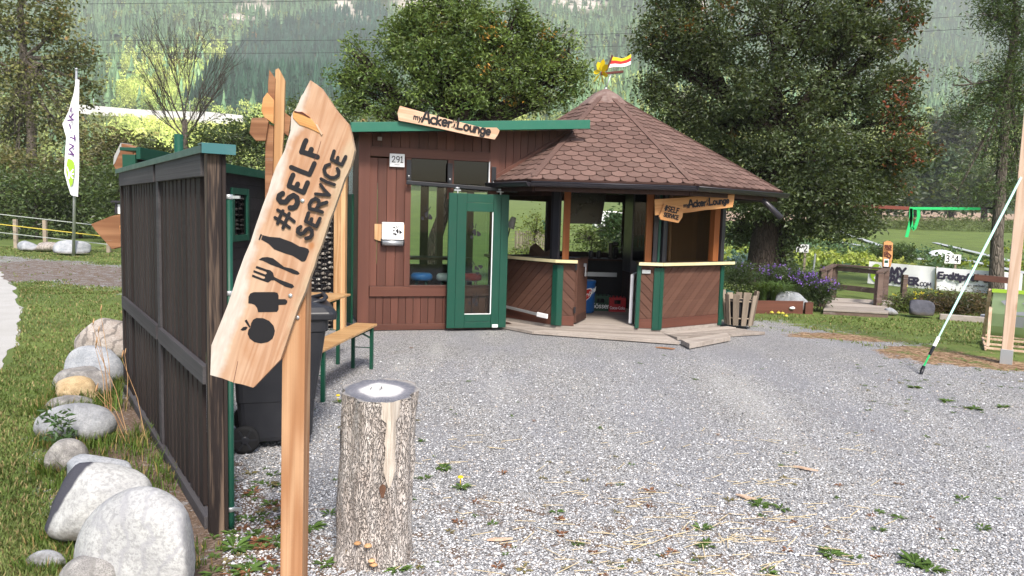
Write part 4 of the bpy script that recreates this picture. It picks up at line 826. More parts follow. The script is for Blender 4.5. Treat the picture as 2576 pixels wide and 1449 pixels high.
    for z in (1.112, 1.342, 1.572):
        for u in np.arange(-.14, .16, .065):
            bt = MB(); bt.lathe(Fr(f.p(u, .08, z), f.x, f.y), [(.024, 0), (.024, .11), (.01, .15), (.01, .175)], 8); o = bt.build('bottle', (m_red, m_dark, m_crateg)[int(g.integers(3))]); tag(o, 'small drinks bottle standing on a shelf of the tall dark fridge', 'bottle', 'bottles in the drinks fridge')
    # small white appliance by the right jamb
    q = kf.p(1.12, .18, FZ); f = Fr(q, nrm(V(.3, .95, 0)), nrm(V(-.95, .3, 0)), (0, 0, 1)); m = MB(); m.box(f, 0, .5, -.05, .0, .02, .78); o = m.build('cooler_panel', m_white, None, f, .008); tag(o, 'white side of a low cooler standing just inside the kiosk gate', 'cooler')
    m = MB(); m.box(f, .05, .11, .001, .003, .12, .22); m.build('sticker', m_ink, o, f)
    # blue barrel with lettering
    c = at(1464, 770, 12.75, FZ); r = thing('ice_cream_barrel', c, 'round blue bin with a red lettered emblem on the kiosk floor', 'bin')
    m = MB(); m.lathe(Fr(c, (1, 0, 0), (0, 1, 0)), [(.19, 0), (.21, .02), (.215, .50), (.225, .52), (.225, .55), (.20, .555)], 24); m.build('drum', m_blue, r)
    def wrap(pts, R=.219): return [c+V(R*math.sin(a), -R*math.cos(a), z) for a, z in pts]
    for mt, sc, off in ((m_white, 1.0, .001), (m_red, .86, .004)):
        m = MB(); N = 24
        for j in range(-6, 7):
            pass
        U = np.linspace(-.62, .62, 15)*sc; top = [(u+.12, .31+.10*sc*math.sqrt(max(0, 1-(u/(.64*sc))**2))+.12*u) for u in U]; bo = [(u+.12, .31-.10*sc*math.sqrt(max(0, 1-(u/(.64*sc))**2))+.12*u) for u in U]
        A_, B_ = wrap(top, .2195+off), wrap(bo, .2195+off)
        for j in range(14): m.sheet([B_[j], B_[j+1], A_[j+1], A_[j]])
        m.build('emblem', mt, r)
    class Cyl:
        def p(s, a, b): u = -.40+a/.22; return c+V(.2285*math.sin(u+.12), -.2285*math.cos(u+.12), .272+b+.12*u)
    ink = Ink((0.1, -1, 0), .0); ink.text('Schöller', Cyl(), .075, .0055, .12); ink.m.build('lettering', m_white, r)
    # two crates
    def crate(px, Y, w, h, mt, name, lab, text, tsz):
        c = at(px, 775, Y, FZ); f = Fr(c, (1, -.02, 0), (.02, 1, 0), (0, 0, 1)); r = thing(name, c, lab, 'crate'); m = MB()
        m.box(f, -w/2, w/2, 0, .02, 0, h*.55); m.box(f, -w/2, w/2, 0, .02, h*.82, h); m.box(f, -w/2, -w*.2, 0, .02, h*.55, h*.82); m.box(f, w*.2, w/2, 0, .02, h*.55, h*.82)
        m.box(f, -w/2, -w/2+.02, .02, .28, 0, h); m.box(f, w/2-.02, w/2, .02, .28, 0, h); m.box(f, -w/2, w/2, .28, .3, 0, h); m.box(f, -w/2+.02, w/2-.02, .02, .28, 0, .02); b = m.build('crate_body', mt, r, f, .004)
        ink = Ink((0, -1, 0), .002); wd = text_width(text, tsz, .1); ink.text(text, Fr(f.p(-wd/2, 0, h*.2), f.x, f.z), tsz, tsz*.07, .1); ink.m.build('lettering', m_white, b)
        for u in np.linspace(-w*.32, w*.32, 4):
            q = MB(); q.lathe(Fr(f.p(u, .12, .02), f.x, f.y), [(.03, 0), (.03, .17), (.013, .22), (.013, .26)], 8); tag(q.build('bottle', m_dark), 'dark bottle standing in the '+('green' if 'green' in lab else 'red')+' crate on the kiosk floor', 'bottle', 'bottles in the '+('green' if 'green' in lab else 'red')+' crate')
    crate(1511, 12.95, .33, .27, m_crateg, 'beer_crate', 'dark green bottle crate with white lettering beside the blue bin', 'Gösser', .085)
    crate(1553, 12.9, .29, .25, m_crater, 'drinks_crate', 'bright red bottle crate on the floor right of the green crate', 'Coca-Cola', .045) if '-' in GL else None
    # coffee maker, cups, wall screen, lamp, paper bag
    c = at(1543, 655, 14.35, .967); r = thing('coffee_maker', c, 'black coffee maker with grey tank on the rear worktop', 'coffee maker'); f = Fr(c, (1, 0, 0), (0, 1, 0))
    m = MB(); m.box(f, -.10, -.02, 0, .2, 0, .30); m.box(f, -.02, .08, 0, .2, 0, .04); m.box(f, -.02, .09, 0, .2, .24, .32); m.build('body', m_screen, r, f, .01); m = MB(); m.lathe(Fr(f.p(.05, .08, .04), (1, 0, 0), (0, 1, 0)), [(.05, 0), (.055, .1), (.04, .19)], 12); m.build('tank', m_gutter, r)
    for i, (px, lab) in enumerate(((1486, 'small glass jar at the left end of the rear worktop'), (1506, 'squat glass jar beside the coffee maker on the worktop'))):
        c = at(px, 655, 14.35, .967); m = MB(); m.lathe(Fr(c, (1, 0, 0), (0, 1, 0)), [(.04, 0), (.045, .03), (.045, .11), (.035, .14)], 12); tag(m.build('jar', m_gutter), lab, 'jar')
    c = at(1572, 655, 14.35, .967); m = MB(); m.lathe(Fr(c, (1, 0, 0), (0, 1, 0)), [(.06, 0), (.07, .1), (.05, .22), (.055, .26)], 12); tag(m.build('pitcher', m_screen), 'dark pitcher on the worktop right of the coffee maker', 'pitcher')
    P = [atY(*q, 14.0) for q in ((1424, 478), (1526, 478), (1512, 564), (1424, 562))]; m = MB(); m.prism(P, (0, -1, 0), .06); o = m.build('hanging_screen', m_screen, None, None, .004); tag(o, 'black flat screen hanging tilted in the kiosk back window', 'screen'); m = MB(); m.beam((P[0]+P[1])/2, (P[0]+P[1])/2+V(0, .06, .3), .04, .04); m.build('bracket', m_blackm, o)
    c = atY(1288, 560, 12.9); r = thing('wall_lamp', c, 'small lamp with pale conical shade by the left kiosk window', 'lamp'); f = Fr(c, nrm(V(1, 0, -.35)), (0, 1, 0)); m = MB(); m.lathe(f, [(.075, -.1), (.04, .1), (.03, .1)], 14); m.build('lamp_shade', m_banner, r); m = MB(); m.tube([f.p(0, 0, -.1), f.p(.02, 0, -.25), f.p(-.02, .02, -.33)], .012, 6); m.build('lamp_arm', m_blackm, r)
    c = atY(1375, 640, 13.4); m = MB(); m.add([c+V(*q) for q in ((-.32, 0, -.02), (-.12, -.1, -.04), (.14, -.08, -.03), (.2, .1, -.03), (-.1, .12, -.02), (-.3, -.05, .13), (-.2, .02, .2), (-.02, -.02, .04), (.13, .0, .14), (.16, .05, .08))], [(0, 1, 5), (5, 1, 7, 6), (1, 2, 7), (7, 2, 8), (2, 3, 9, 8), (3, 4, 9), (9, 4, 6, 7, 8), (4, 0, 5, 6), (0, 4, 3, 2, 1)]); tag(m.build('paper_bag', plain('brown_paper', (.10, .06, .04), .8)), 'crumpled dark paper bag lying on the left inner ledge', 'paper bag')
    # inside the house: stools and a bench table
    def stool(u, d, seat, lab, leg):
        b = HF.p(u, d, .06); r = thing('stool', b, lab, 'stool', 'stools in the house'); m = MB(); m.lathe(Fr(b+V(0, 0, .62), (1, 0, 0), (0, 1, 0)), [(.15, 0), (.17, .02), (.17, .08), (.14, .11)], 18); m.build('seat', seat, r)
        for a in (.8, 2.4, 3.9, 5.5):
            m = MB(); m.tube([b+V(.1*math.cos(a), .1*math.sin(a), .62), b+V(.19*math.cos(a), .19*math.sin(a), 0)], .018, 6); m.build('leg', leg, r)
    stool(.98, .75, m_blue, 'blue topped stool behind the house window', m_green); stool(1.38, .7, m_banner, 'white topped stool behind the house window', m_green); stool(1.78, .75, m_red, 'red topped stool seen through the green door', m_pale)
    r = thing('bar_table', HF.p(1.2, 2.2, .06), 'long brown table at the rear of the house', 'table'); m = MB(); m.box(HF, .7, 2.1, 2.0, 2.5, .92, .96); m.build('table_top', m_brownX, r, HF)
    for u in (.8, 2.0):
        m = MB(); m.box(HF, u-.03, u+.03, 2.1, 2.4, .06, .92); m.build('leg', m_dkbrown, r, HF)
kiosk_things()
# ------------------------------------------------------------------ foreground: sign, stump, fence, shed, bin, bench
def build_sign():
    Yf = 2.98; N = V(0, -1, 0); A = Zm(940, 480, 3.22); B = Zm(780, 860, 2.4156); C = Zm(1040, 260, 4.83)
    at = lambda f, q, Y=Yf: atY(*f(*q), Y)
    base = gnd(741, 1600)
    pb, pt = atY(738, 1600, 3.06), atY(748, 720, 3.06); d = nrm(pt-pb); pb = pb-d*(pb[2]/d[2]+.0)
    root = thing('sign_post', pb, 'large slanting self service board with black food symbols on a light wooden post', 'sign')
    x = nrm(np.cross((0, 1, 0), d)); pf = Fr(pb, x, np.cross(d, x)); m = MB(); m.box(Fr(pb, x, np.cross(d, x), d), -.047, .047, -.045, .045, -.05, 1.62); m.build('post', m_post, root, Fr(pb, x, np.cross(d, x), d), .004)
    up = nrm(at(A, (640, 120))-at(B, (300, 1000))); xx = nrm(np.cross(V(0, 1, 0), up)); bf = Fr(at(A, (600, 900)), xx, (0, 1, 0), up)
    out = [at(C, q) for q in ((597, 195), (690, 258), (800, 345), (925, 530), (1050, 720), (1170, 860), (1290, 1000), (1345, 1200))]+[at(A, q) for q in ((1255, 270), (1232, 375), (1205, 470), (1170, 545), (1130, 620), (1092, 735), (1050, 850), (1003, 985), (950, 1120), (905, 1260), (860, 1400))]
    out += [at(B, q) for q in ((990, 235), (960, 340), (925, 430), (880, 565), (820, 700), (760, 870), (700, 1050), (655, 1180), (540, 1300), (410, 1435), (310, 1405), (240, 1392), (130, 1350), (20, 1320), (30, 1050), (100, 880), (140, 780), (180, 680), (225, 545), (260, 430), (330, 240))]
    out += [at(A, q) for q in ((0, 1370), (60, 1180), (130, 980), (170, 870), (210, 770), (255, 610), (300, 480), (350, 380), (400, 290), (445, 165))]+[at(C, q) for q in ((130, 1430), (200, 1240), (238, 1110), (246, 960), (250, 850), (285, 770), (340, 700), (390, 590), (440, 470), (470, 440), (520, 340))]
    # board timber: larch with weathered live edges (position across the board decides how much bark edge is grey)
    t = NT('sign_board_wood'); P = t.n('TexCoord').outputs['Object']; sx = t.n('SeparateXYZ', {'Vector': P}).outputs
    v = t.coord((1, 1, .07)); low = t.noise(v, 9., 2.); rg = t.math('MULTIPLY_ADD', t.math('SINE', t.math('MULTIPLY', low, 85.)), .5, .5); fib = t.noise(t.coord((1, 1, .03)), 260., 2.)
    c = t.mix(rg, (.37, .215, .135), (.46, .295, .20)); c = t.mix(t.math('MULTIPLY', t.ramp(fib, (.38, 1.), (.6, 0.)), .3), c, (.38, .18, .085))
    c = t.mix(t.math('MULTIPLY', t.ramp(t.noise(P, 6.5, 3., .6), (.45, 0.), (.7, 1.)), .5), c, (.36, .18, .09)); c = t.mix(t.math('MULTIPLY', t.ramp(t.noise(t.coord((1, 1, .4)), 5., 3., .6), (.52, 0.), (.7, 1.)), .55), c, (.55, .41, .30))
    nx = t.math('MULTIPLY_ADD', t.noise(t.coord((.6, 1, 1)), 5., 4., .6), .13, -.065); ex = t.math('ADD', sx[0], nx)
    c = t.mix(t.ramp(t.math('MULTIPLY_ADD', ex, 1., .5), (.386, .9), (.412, 0.)), c, t.mix(t.noise(t.coord((1, 1, .2)), 70., 3.), (.36, .31, .27), (.64, .60, .56)))
    c = t.mix(t.ramp(t.math('MULTIPLY_ADD', ex, 1., .5), (.588, 0.), (.622, .85)), c, t.mix(t.noise(t.coord((1, 1, .2)), 60., 3.), (.33, .23, .14), (.52, .42, .31)))
    kd = t.n('TexVoronoi', {'Vector': t.coord((1, 1, .7)), 'Scale': 5.2}).outputs['Distance']; c = t.mix(t.ramp(kd, (.04, .8), (.085, 0.)), c, (.34, .14, .05))
    mt = t.fin(c, .72, t.bump(t.math('ADD', t.math('MULTIPLY', fib, .6), rg), .22, .003), .2)
    m = MB(); m.prism(out, N, .032); board = m.build('board', mt, root, bf, .003)
    # broken-out bark notch
    m = MB(); P1 = [at(C, q, Yf-.004) for q in ((275, 800), (300, 748), (370, 770), (450, 765), (560, 840), (640, 930), (720, 1040), (800, 1175), (700, 1125), (560, 1060), (480, 1030), (400, 1010), (330, 940), (280, 880))]; m.prism(P1, N, .006)
    m.build('bark_scar', m_scar, board, bf, .002)
    m = MB(); P1 = [at(C, q, Yf-.0065) for q in ((300, 745), (370, 768), (450, 770), (560, 845), (600, 880), (560, 868), (460, 815), (370, 785), (312, 775))]; m.prism(P1, N, .003); m.build('dark_bark', m_rust, board, bf)
    m = MB(); P1 = [at(C, q, Yf-.006) for q in ((690, 990), (720, 1000), (780, 1100), (820, 1170), (800, 1195), (750, 1110))]; m.prism(P1, N, .005); m.build('raw_edge', m_pale, board, bf)
    ink = Ink(N, .0015); k = 1/(3.22*1.490683)*Yf/F
    for hw, st in ((30, (((670, 152), (650, 190), (615, 290)), ((615, 285), (808, 350)), ((735, 258), (712, 315)))), (28, (((492, 474), (600, 520), (712, 562)), ((712, 562), (740, 500), (772, 428)))),
                   (29, (((515, 567), (490, 620), (465, 700)), ((465, 698), (640, 778)), ((640, 778), (690, 660)), ((572, 675), (545, 730)))),
                   (31, (((390, 790), (350, 815), (340, 855), (370, 892), (425, 895), (470, 840), (520, 812), (562, 840), (570, 900), (545, 950), (510, 966), (480, 962)),)),
                   (20, (((332, 990), (430, 1052), (530, 1128)), ((300, 1082), (390, 1140), (472, 1200)), ((395, 1000), (360, 1070), (330, 1150)), ((470, 1030), (430, 1120), (395, 1205)))),
                   (21, (((1012, 280), (980, 382)), ((980, 382), (1105, 445)), ((1105, 445), (1152, 348)), ((1058, 358), (1040, 412)))), (21, (((958, 440), (910, 460), (890, 505), (910, 562), (965, 600), (1020, 603), (1065, 570), (1070, 520), (1052, 492)),)),
                   (19, (((856, 615), (930, 655), (1018, 684)), ((850, 682), (890, 740), (960, 812)), ((960, 812), (790, 796)))),
                   (22, (((722, 972), (715, 925), (745, 875), (790, 853), (828, 875), (835, 925), (800, 975)), ((722, 975), (800, 990), (872, 1015)), ((820, 935), (868, 915), (926, 898)))),
                   (22, (((706, 1028), (672, 1125)), ((672, 1125), (800, 1188)), ((800, 1188), (845, 1092)), ((745, 1098), (725, 1150)))),
                   (23, (((614, 1192), (582, 1215), (576, 1255), (610, 1280), (650, 1265), (680, 1225), (720, 1210), (750, 1240), (752, 1285), (725, 1320), (678, 1332)),))):
        for ln in st: ink.stroke([at(A, q) for q in ln], hw*k)
    ink.m.build('lettering', m_ink, board, bf)
    for nm, pl in (('bottle_symbol', ([(495, 52), (560, 68), (650, 75), (760, 115), (830, 155), (880, 165), (910, 178), (918, 200), (890, 275), (875, 290), (850, 292), (825, 275), (770, 240), (690, 215), (600, 180), (550, 130), (482, 92)], [(478, 40), (492, 48), (470, 98), (458, 92)])),
                   ('knife_symbol', ([(460, 275), (490, 255), (540, 250), (590, 262), (640, 300), (690, 340), (760, 355), (815, 380), (832, 400), (815, 412), (770, 402), (700, 370), (640, 345), (570, 320), (500, 285)],)),
                   ('fork_symbol', ([(440, 330), (530, 362), (565, 370), (590, 392), (600, 430), (650, 455), (720, 480), (770, 500), (782, 520), (760, 535), (700, 518), (650, 490), (600, 460), (575, 460), (545, 482), (510, 470), (400, 430), (402, 408), (500, 447), (518, 442), (516, 428), (412, 388), (415, 368), (520, 408), (535, 398), (527, 383), (432, 350)],)),
                   ('popsicle_symbol', ([(366, 670), (368, 610), (385, 580), (415, 569), (440, 568), (605, 568), (630, 575), (640, 600), (640, 632), (700, 632), (718, 645), (720, 662), (705, 681), (640, 685), (640, 725), (625, 747), (455, 750), (445, 710), (425, 685), (395, 672)],)),
                   ('apple_symbol', ([(385, 890), (392, 850), (410, 818), (440, 802), (500, 804), (555, 828), (595, 872), (607, 920), (600, 955), (585, 990), (545, 1020), (480, 1033), (420, 1020), (378, 988), (360, 945), (368, 908)], [(332, 828), (352, 815), (388, 885), (375, 890)], [(295, 910), (320, 884), (345, 880), (361, 888), (345, 910), (318, 918)]))):
        ink = Ink(N, .0015)
        for q in pl: ink.fill([at(B, p) for p in q])
        ink.m.build(nm, m_ink, board, bf)
    ink = Ink(N, .0018); ink.stroke([at(B, q) for q in ((232, 1390), (250, 1300), (272, 1195))], .0009); ink.stroke([at(A, q) for q in ((770, 390), (815, 280), (850, 160))], .0007); ink.m.build('crack', m_rust, board, bf)
    for f_, q, Y in ((A, (627, 878), Yf), (B, (747, 600), Yf), (B, (810, 798), 3.012)):
        m = MB(); m.lathe(Fr(at(f_, q, Y), (1, 0, 0), (0, 0, 1)), [(.0085, -.001), (.0085, .003), (.004, .005)], 12); m.build('screw', m_steel, root)
build_sign()
def build_stump():
    c = gnd(944, 1395); H0 = atY(960, 985, c[1])[2]; r = thing('tree_stump', c, 'tall pale cut tree trunk standing upright on the gravel', 'tree stump')
    t = NT('pale_bark'); v = t.coord((1, 1, .3)); n1 = t.noise(t.coord((1, 1, .16)), 18., 6., .7); vo = t.n('TexVoronoi', {'Vector': t.mix(.22, v, t.n('TexNoise', {'Vector': v, 'Scale': 14., 'Detail': 5.}).outputs[1], 'ADD'), 'Scale': 62., 'Randomness': 1.}, feature='DISTANCE_TO_EDGE').outputs[0]
    col = t.ramp(n1, (.3, (.38, .32, .285)), (.5, (.53, .475, .44)), (.7, (.66, .615, .585))); col = t.mix(t.math('MULTIPLY', t.ramp(vo, (0., .6), (.12, 0.)), t.ramp(n1, (.35, 1.), (.62, .25))), col, (.20, .165, .145)); col = t.mix(t.ramp(t.noise(t.coord((1, 1, .6)), 7., 5., .7), (.62, 0.), (.7, .6)), col, (.34, .28, .24)); col = t.mix(t.ramp(t.noise(t.coord(), 11., 3.), (.735, 0.), (.76, .9)), col, (.55, .33, .03))
    bark = t.fin(col, .9, t.bump(t.math('ADD', t.ramp(vo, (0., 0.), (.14, 1.)), n1), 1., .02), .15)
    g = np.random.default_rng(4); n = 72; vs = []; m = MB(); zs = np.linspace(0, 1, 40); e = [g.uniform(0, 6.28) for _ in range(8)]
    def rad(a, z): return (.188+.010*math.sin(2*a+e[0])+.012*math.sin(3*a+e[1]+2*z)+.006*math.sin(9*a+e[2])*(1+z)+.004*math.sin(17*a+e[3]+9*z)+.014*max(0, .14-z)/.14*(.4+.6*abs(math.sin(2.5*a+e[4]))))
    top = lambda a, R: H0+.018*math.sin(a-.4)*R/.19+.008
    for z in zs:
        for j in range(n):
            a = 2*math.pi*j/n; R = rad(a, z)*.97+float(vnoise(a*11, z*7, 1., 3)-.5)*.016; vs.append(c+V(R*math.cos(a)+.02*z, R*math.sin(a), z*(top(a, R))))
    m.add(vs, [(i*n+j, i*n+(j+1) % n, (i+1)*n+(j+1) % n, (i+1)*n+j) for i in range(39) for j in range(n)], True); m.build('bark', bark, r)
    t = NT('cut_wood'); P = t.n('TexCoord').outputs['Object']; s = t.n('SeparateXYZ', {'Vector': P}).outputs; rr = t.math('SQRT', t.math('ADD', t.math('POWER', s[0], 2.), t.math('POWER', s[1], 2.))); an = t.math('ARCTAN2', s[1], s[0])
    rn = t.math('ADD', rr, t.math('MULTIPLY_ADD', t.noise(P, 9., 4.), .09, -.045)); col = t.ramp(rn, (.085, (.74, .72, .70)), (.115, (.18, .18, .21)), (.165, (.10, .105, .13)), (.185, (.3, .28, .26)))
    rad_ = t.n('CombineXYZ', {'X': t.math('MULTIPLY', an, 7.), 'Y': t.math('MULTIPLY', rr, 5.)}).outputs[0]; ray_ = t.noise(rad_, 6., 3.); col = t.mix(t.math('MULTIPLY', t.ramp(ray_, (.45, 0.), (.7, 1.)), .4), col, (.45, .44, .45)); ring = t.math('SINE', t.math('MULTIPLY', rn, 420.)); col = t.mix(t.math('MULTIPLY_ADD', ring, .08, .08), col, (.06, .06, .07))
    mc = t.fin(col, .85, t.bump(ray_, .3, .004), .2)
    m = MB(); rim = [c+V((rad(2*math.pi*j/n, 1)-.004)*math.cos(2*math.pi*j/n)+.02, (rad(2*math.pi*j/n, 1)-.004)*math.sin(2*math.pi*j/n), top(2*math.pi*j/n, .19)-.001) for j in range(n)]; cc = c+V(.02, 0, H0+.008); m.add(rim+[cc], [(j, (j+1) % n, n) for j in range(n)]); m.build('cut_face', mc, r, Fr(cc, (1, 0, 0), (0, 1, 0)))
    ink = Ink((0, 0, 1), .003); [ink.stroke([cc+V(*q, .004) for q in ln], .0018) for ln in (((-.005, -.03), (.0, .02), (-.01, .05)), ((.0, .02), (.045, .0)), ((0, .02), (-.045, .0)), ((-.05, -.02), (-.055, .03)), ((.05, .01), (.065, .03)))]; ink.m.build('crack', m_dark, r)
    # bare strip where the bark has come off, with a rotted hole
    t = NT('bare_wood'); f = t.noise(t.coord((1, 1, .05)), 70., 3., .7); col = t.ramp(f, (.3, (.33, .27, .22)), (.5, (.50, .44, .38)), (.7, (.64, .59, .53))); mb_ = t.fin(col, .85, t.bump(f, .6, .008), .2)
    m = MB(); a0 = -math.pi/2+.44; nz = 22; rows = []
    for i in range(nz):
        z = 1-.50*i/(nz-1); w = (.26 if z > .9 else .14)*(.85+.3*float(vnoise(z*30, 0, 1., 7)))*(1 if i < nz-4 else (nz-i)/5); rows.append([c+V((rad(a0+w*u, z)+.004)*math.cos(a0+w*u)+.02*z, (rad(a0+w*u, z)+.004)*math.sin(a0+w*u), z*(H0-.004)) for u in (-1, -.5, 0, .5, 1)])
    m.add([p for q in rows for p in q], [(i*5+j, (i+1)*5+j, (i+1)*5+j+1, i*5+j+1) for i in range(nz-1) for j in range(4)], True); m.build('bare_strip', mb_, r)
    m = MB(); P = [(a0-.16+.07*math.cos(t_)*(1+.3*math.sin(3*t_)), +.485+.042*math.sin(t_)) for t_ in np.linspace(0, 6.0, 12)]; m.add([c+V((rad(a, z)+.007)*math.cos(a)+.02*z, (rad(a, z)+.007)*math.sin(a), z*H0) for a, z in P], [tuple(range(12))]); m.build('rot_hole', plain('rotten_wood', (.13, .065, .04), .9), r)
    for k, (a, z) in enumerate(((a0-.7, .17), (a0-.45, .15), (a0-.35, .065), (a0-.3, .045))):
        m = MB(); R = rad(a, z)+.008; m.blob(c+V(R*math.cos(a), R*math.sin(a), z*H0), .02, .02, .012, .2, 2, k, 0, 1); m.build('bracket_fungus', m_rough, r)
build_stump()
def build_fence():
    p0, p1 = V(-1.53, 3.85, 0), gnd(323, 980); d = nrm(p1-p0); L = np.linalg.norm(p1-p0); f = Fr(p0, d, (-d[1], d[0], 0), (0, 0, 1))   # y points left, towards the rocks
    root = thing('slat_fence', (p0+p1)/2, 'tall dark stained vertical slat fence with green metal cap beside the boulders', 'fence')
    m = MB(); g = np.random.default_rng(8); u = .14
    while u < L-.08:
        w = g.uniform(.085, .11); m.new()
        if g.uniform() < .96: m.box(f, u, u+w, .0, .022, .07+g.uniform(-.01, .01), 1.93)
        u += w+g.uniform(.034, .05)
    m.build('slats', m_black, root, f, .002)
    m = MB(); m.box(f, .0, .075, -.03, .04, -.02, 2.02); m.build('post', m_worn, root, f, .004); m = MB(); m.box(f, .002, .07, -.052, -.032, .0, 2.02); m.build('post', m_black, root, f, .004)
    for u in (1.6, L-.05):
        m = MB(); m.box(f, u-.05, u+.05, -.03, .038, 0, 2.02); m.build('post', m_dgrey if u < 3 else m_black, root, f, .003)
    for a, b in ((.1, 1.55), (1.65, L-.1)):
        for y0, z0, z1, mt in ((.023, .80, .90, m_dgrey), (.023, 1.90, 2.025, m_dgrey), (.0, .03, .06, m_dgrey)):
            m = MB(); m.box(f, a, b, y0, y0+.03, z0, z1); m.build('rail', mt, root, f, .003)
    m = MB(); m.box(f, .1, L, .024, .052, .0, .07); m.build('bottom_board', m_dgrey, root, f, .004)
    m = MB(); m.box(f, -.03, L+.06, -.06, .06, 2.027, 2.055); m.box(f, .02, L+.06, .06, .066, 2.015, 2.055); cp = m.build('cap_rail', m_greenm, root, f, .003)
    m = MB(); m.box(f, -.04, .05, -.09, .075, 2.056, 2.062); m.box(f, -.046, -.041, -.09, .075, 2.01, 2.062); m.build('flashing', m_blueflash, cp, f, .001)
    q = gnd(581, 1330); m = MB(); m.tube([q, V(q[0], q[1], .05), V(q[0]+.0, q[1], 1.80)], .019, 10); pp = m.build('drain_pipe', m_green, root)
    for z in (1.28, 1.785, .1):
        m = MB(); m.lathe(Fr(V(q[0], q[1], z), (1, 0, 0), (0, 1, 0)), [(.021, 0), (.024, .004), (.024, .022), (.021, .026)], 12); m.box(Fr(V(q[0], q[1], z), (1, 0, 0), (0, 1, 0)), .02, .06, -.008, .008, .005, .02); m.build('pipe_clip', m_steel, pp)
build_fence()
def build_shed():
    a, b = V(-3.56, 7.04, 0), V(-3.70, 11.75, 0); d = nrm(b-a); f = Fr(a, d, (-d[1], d[0], 0), (0, 0, 1)); L = np.linalg.norm(b-a)
    root = thing('bin_shelter', (a+b)/2, 'black boarded shelter wall with green edge and small green window, behind the slat fence', 'shed')
    m = MB(); g = np.random.default_rng(6)
    for k in range(13):
        z0 = .06+k*.165; m.new(); m.box(f, .0, L*.48, 0, .02, z0, z0+.16); m.new(); m.box(f, L*.48+.004, L, .0, .02, z0, z0+.16)
    m.build('boarding', m_blackX, root, f, .002)
    m = MB(); m.box(f, 0, L, .021, .06, 0, 2.2); m.build('frame', m_dark, root, f)
    m = MB(); m.box(f, -.015, .03, -.02, .10, .0, 2.2); m.build('corner_board', m_greend, root, f, .003)
    m = MB(); m.box(f, -.02, L+.1, -.07, -.03, 2.16, 2.27); m.box(f, -.02, L+.1, -.03, .12, 2.235, 2.265); m.build('roof_edge', m_green, root, f, .003)
    c = onp(602, 540, a, -f.y); u = (c-a)@d; z0, z1 = onp(602, 606, a, -f.y)[2], onp(602, 474, a, -f.y)[2]
    def window(uc, hw):
        m = MB(); k = .08
        m.box(f, uc-hw, uc-hw+k, -.035, -.002, z0, z1); m.box(f, uc+hw-k, uc+hw, -.035, -.002, z0, z1); m.box(f, uc-hw+k, uc+hw-k, -.033, -.002, z0, z0+k); m.box(f, uc-hw+k, uc+hw-k, -.033, -.002, z1-k, z1); w = m.build('window', m_green, root, f, .004)
        m = MB(); m.box(f, uc-hw+k, uc+hw-k, -.012, -.004, z0+k, z1-k); m.build('pane', m_gldark, w, f)
    window(u-.02, .33)
    p = atY(450, 395, 8.4); p1 = atY(450, 338, 8.4); m = MB(); m.tube([(p[0], 8.4, 0), (p[0], 8.4, p1[2])], .047, 14); tag(m.build('green_post', m_green), 'thick round green metal post rising behind the slat fence cap', 'post')
build_shed()
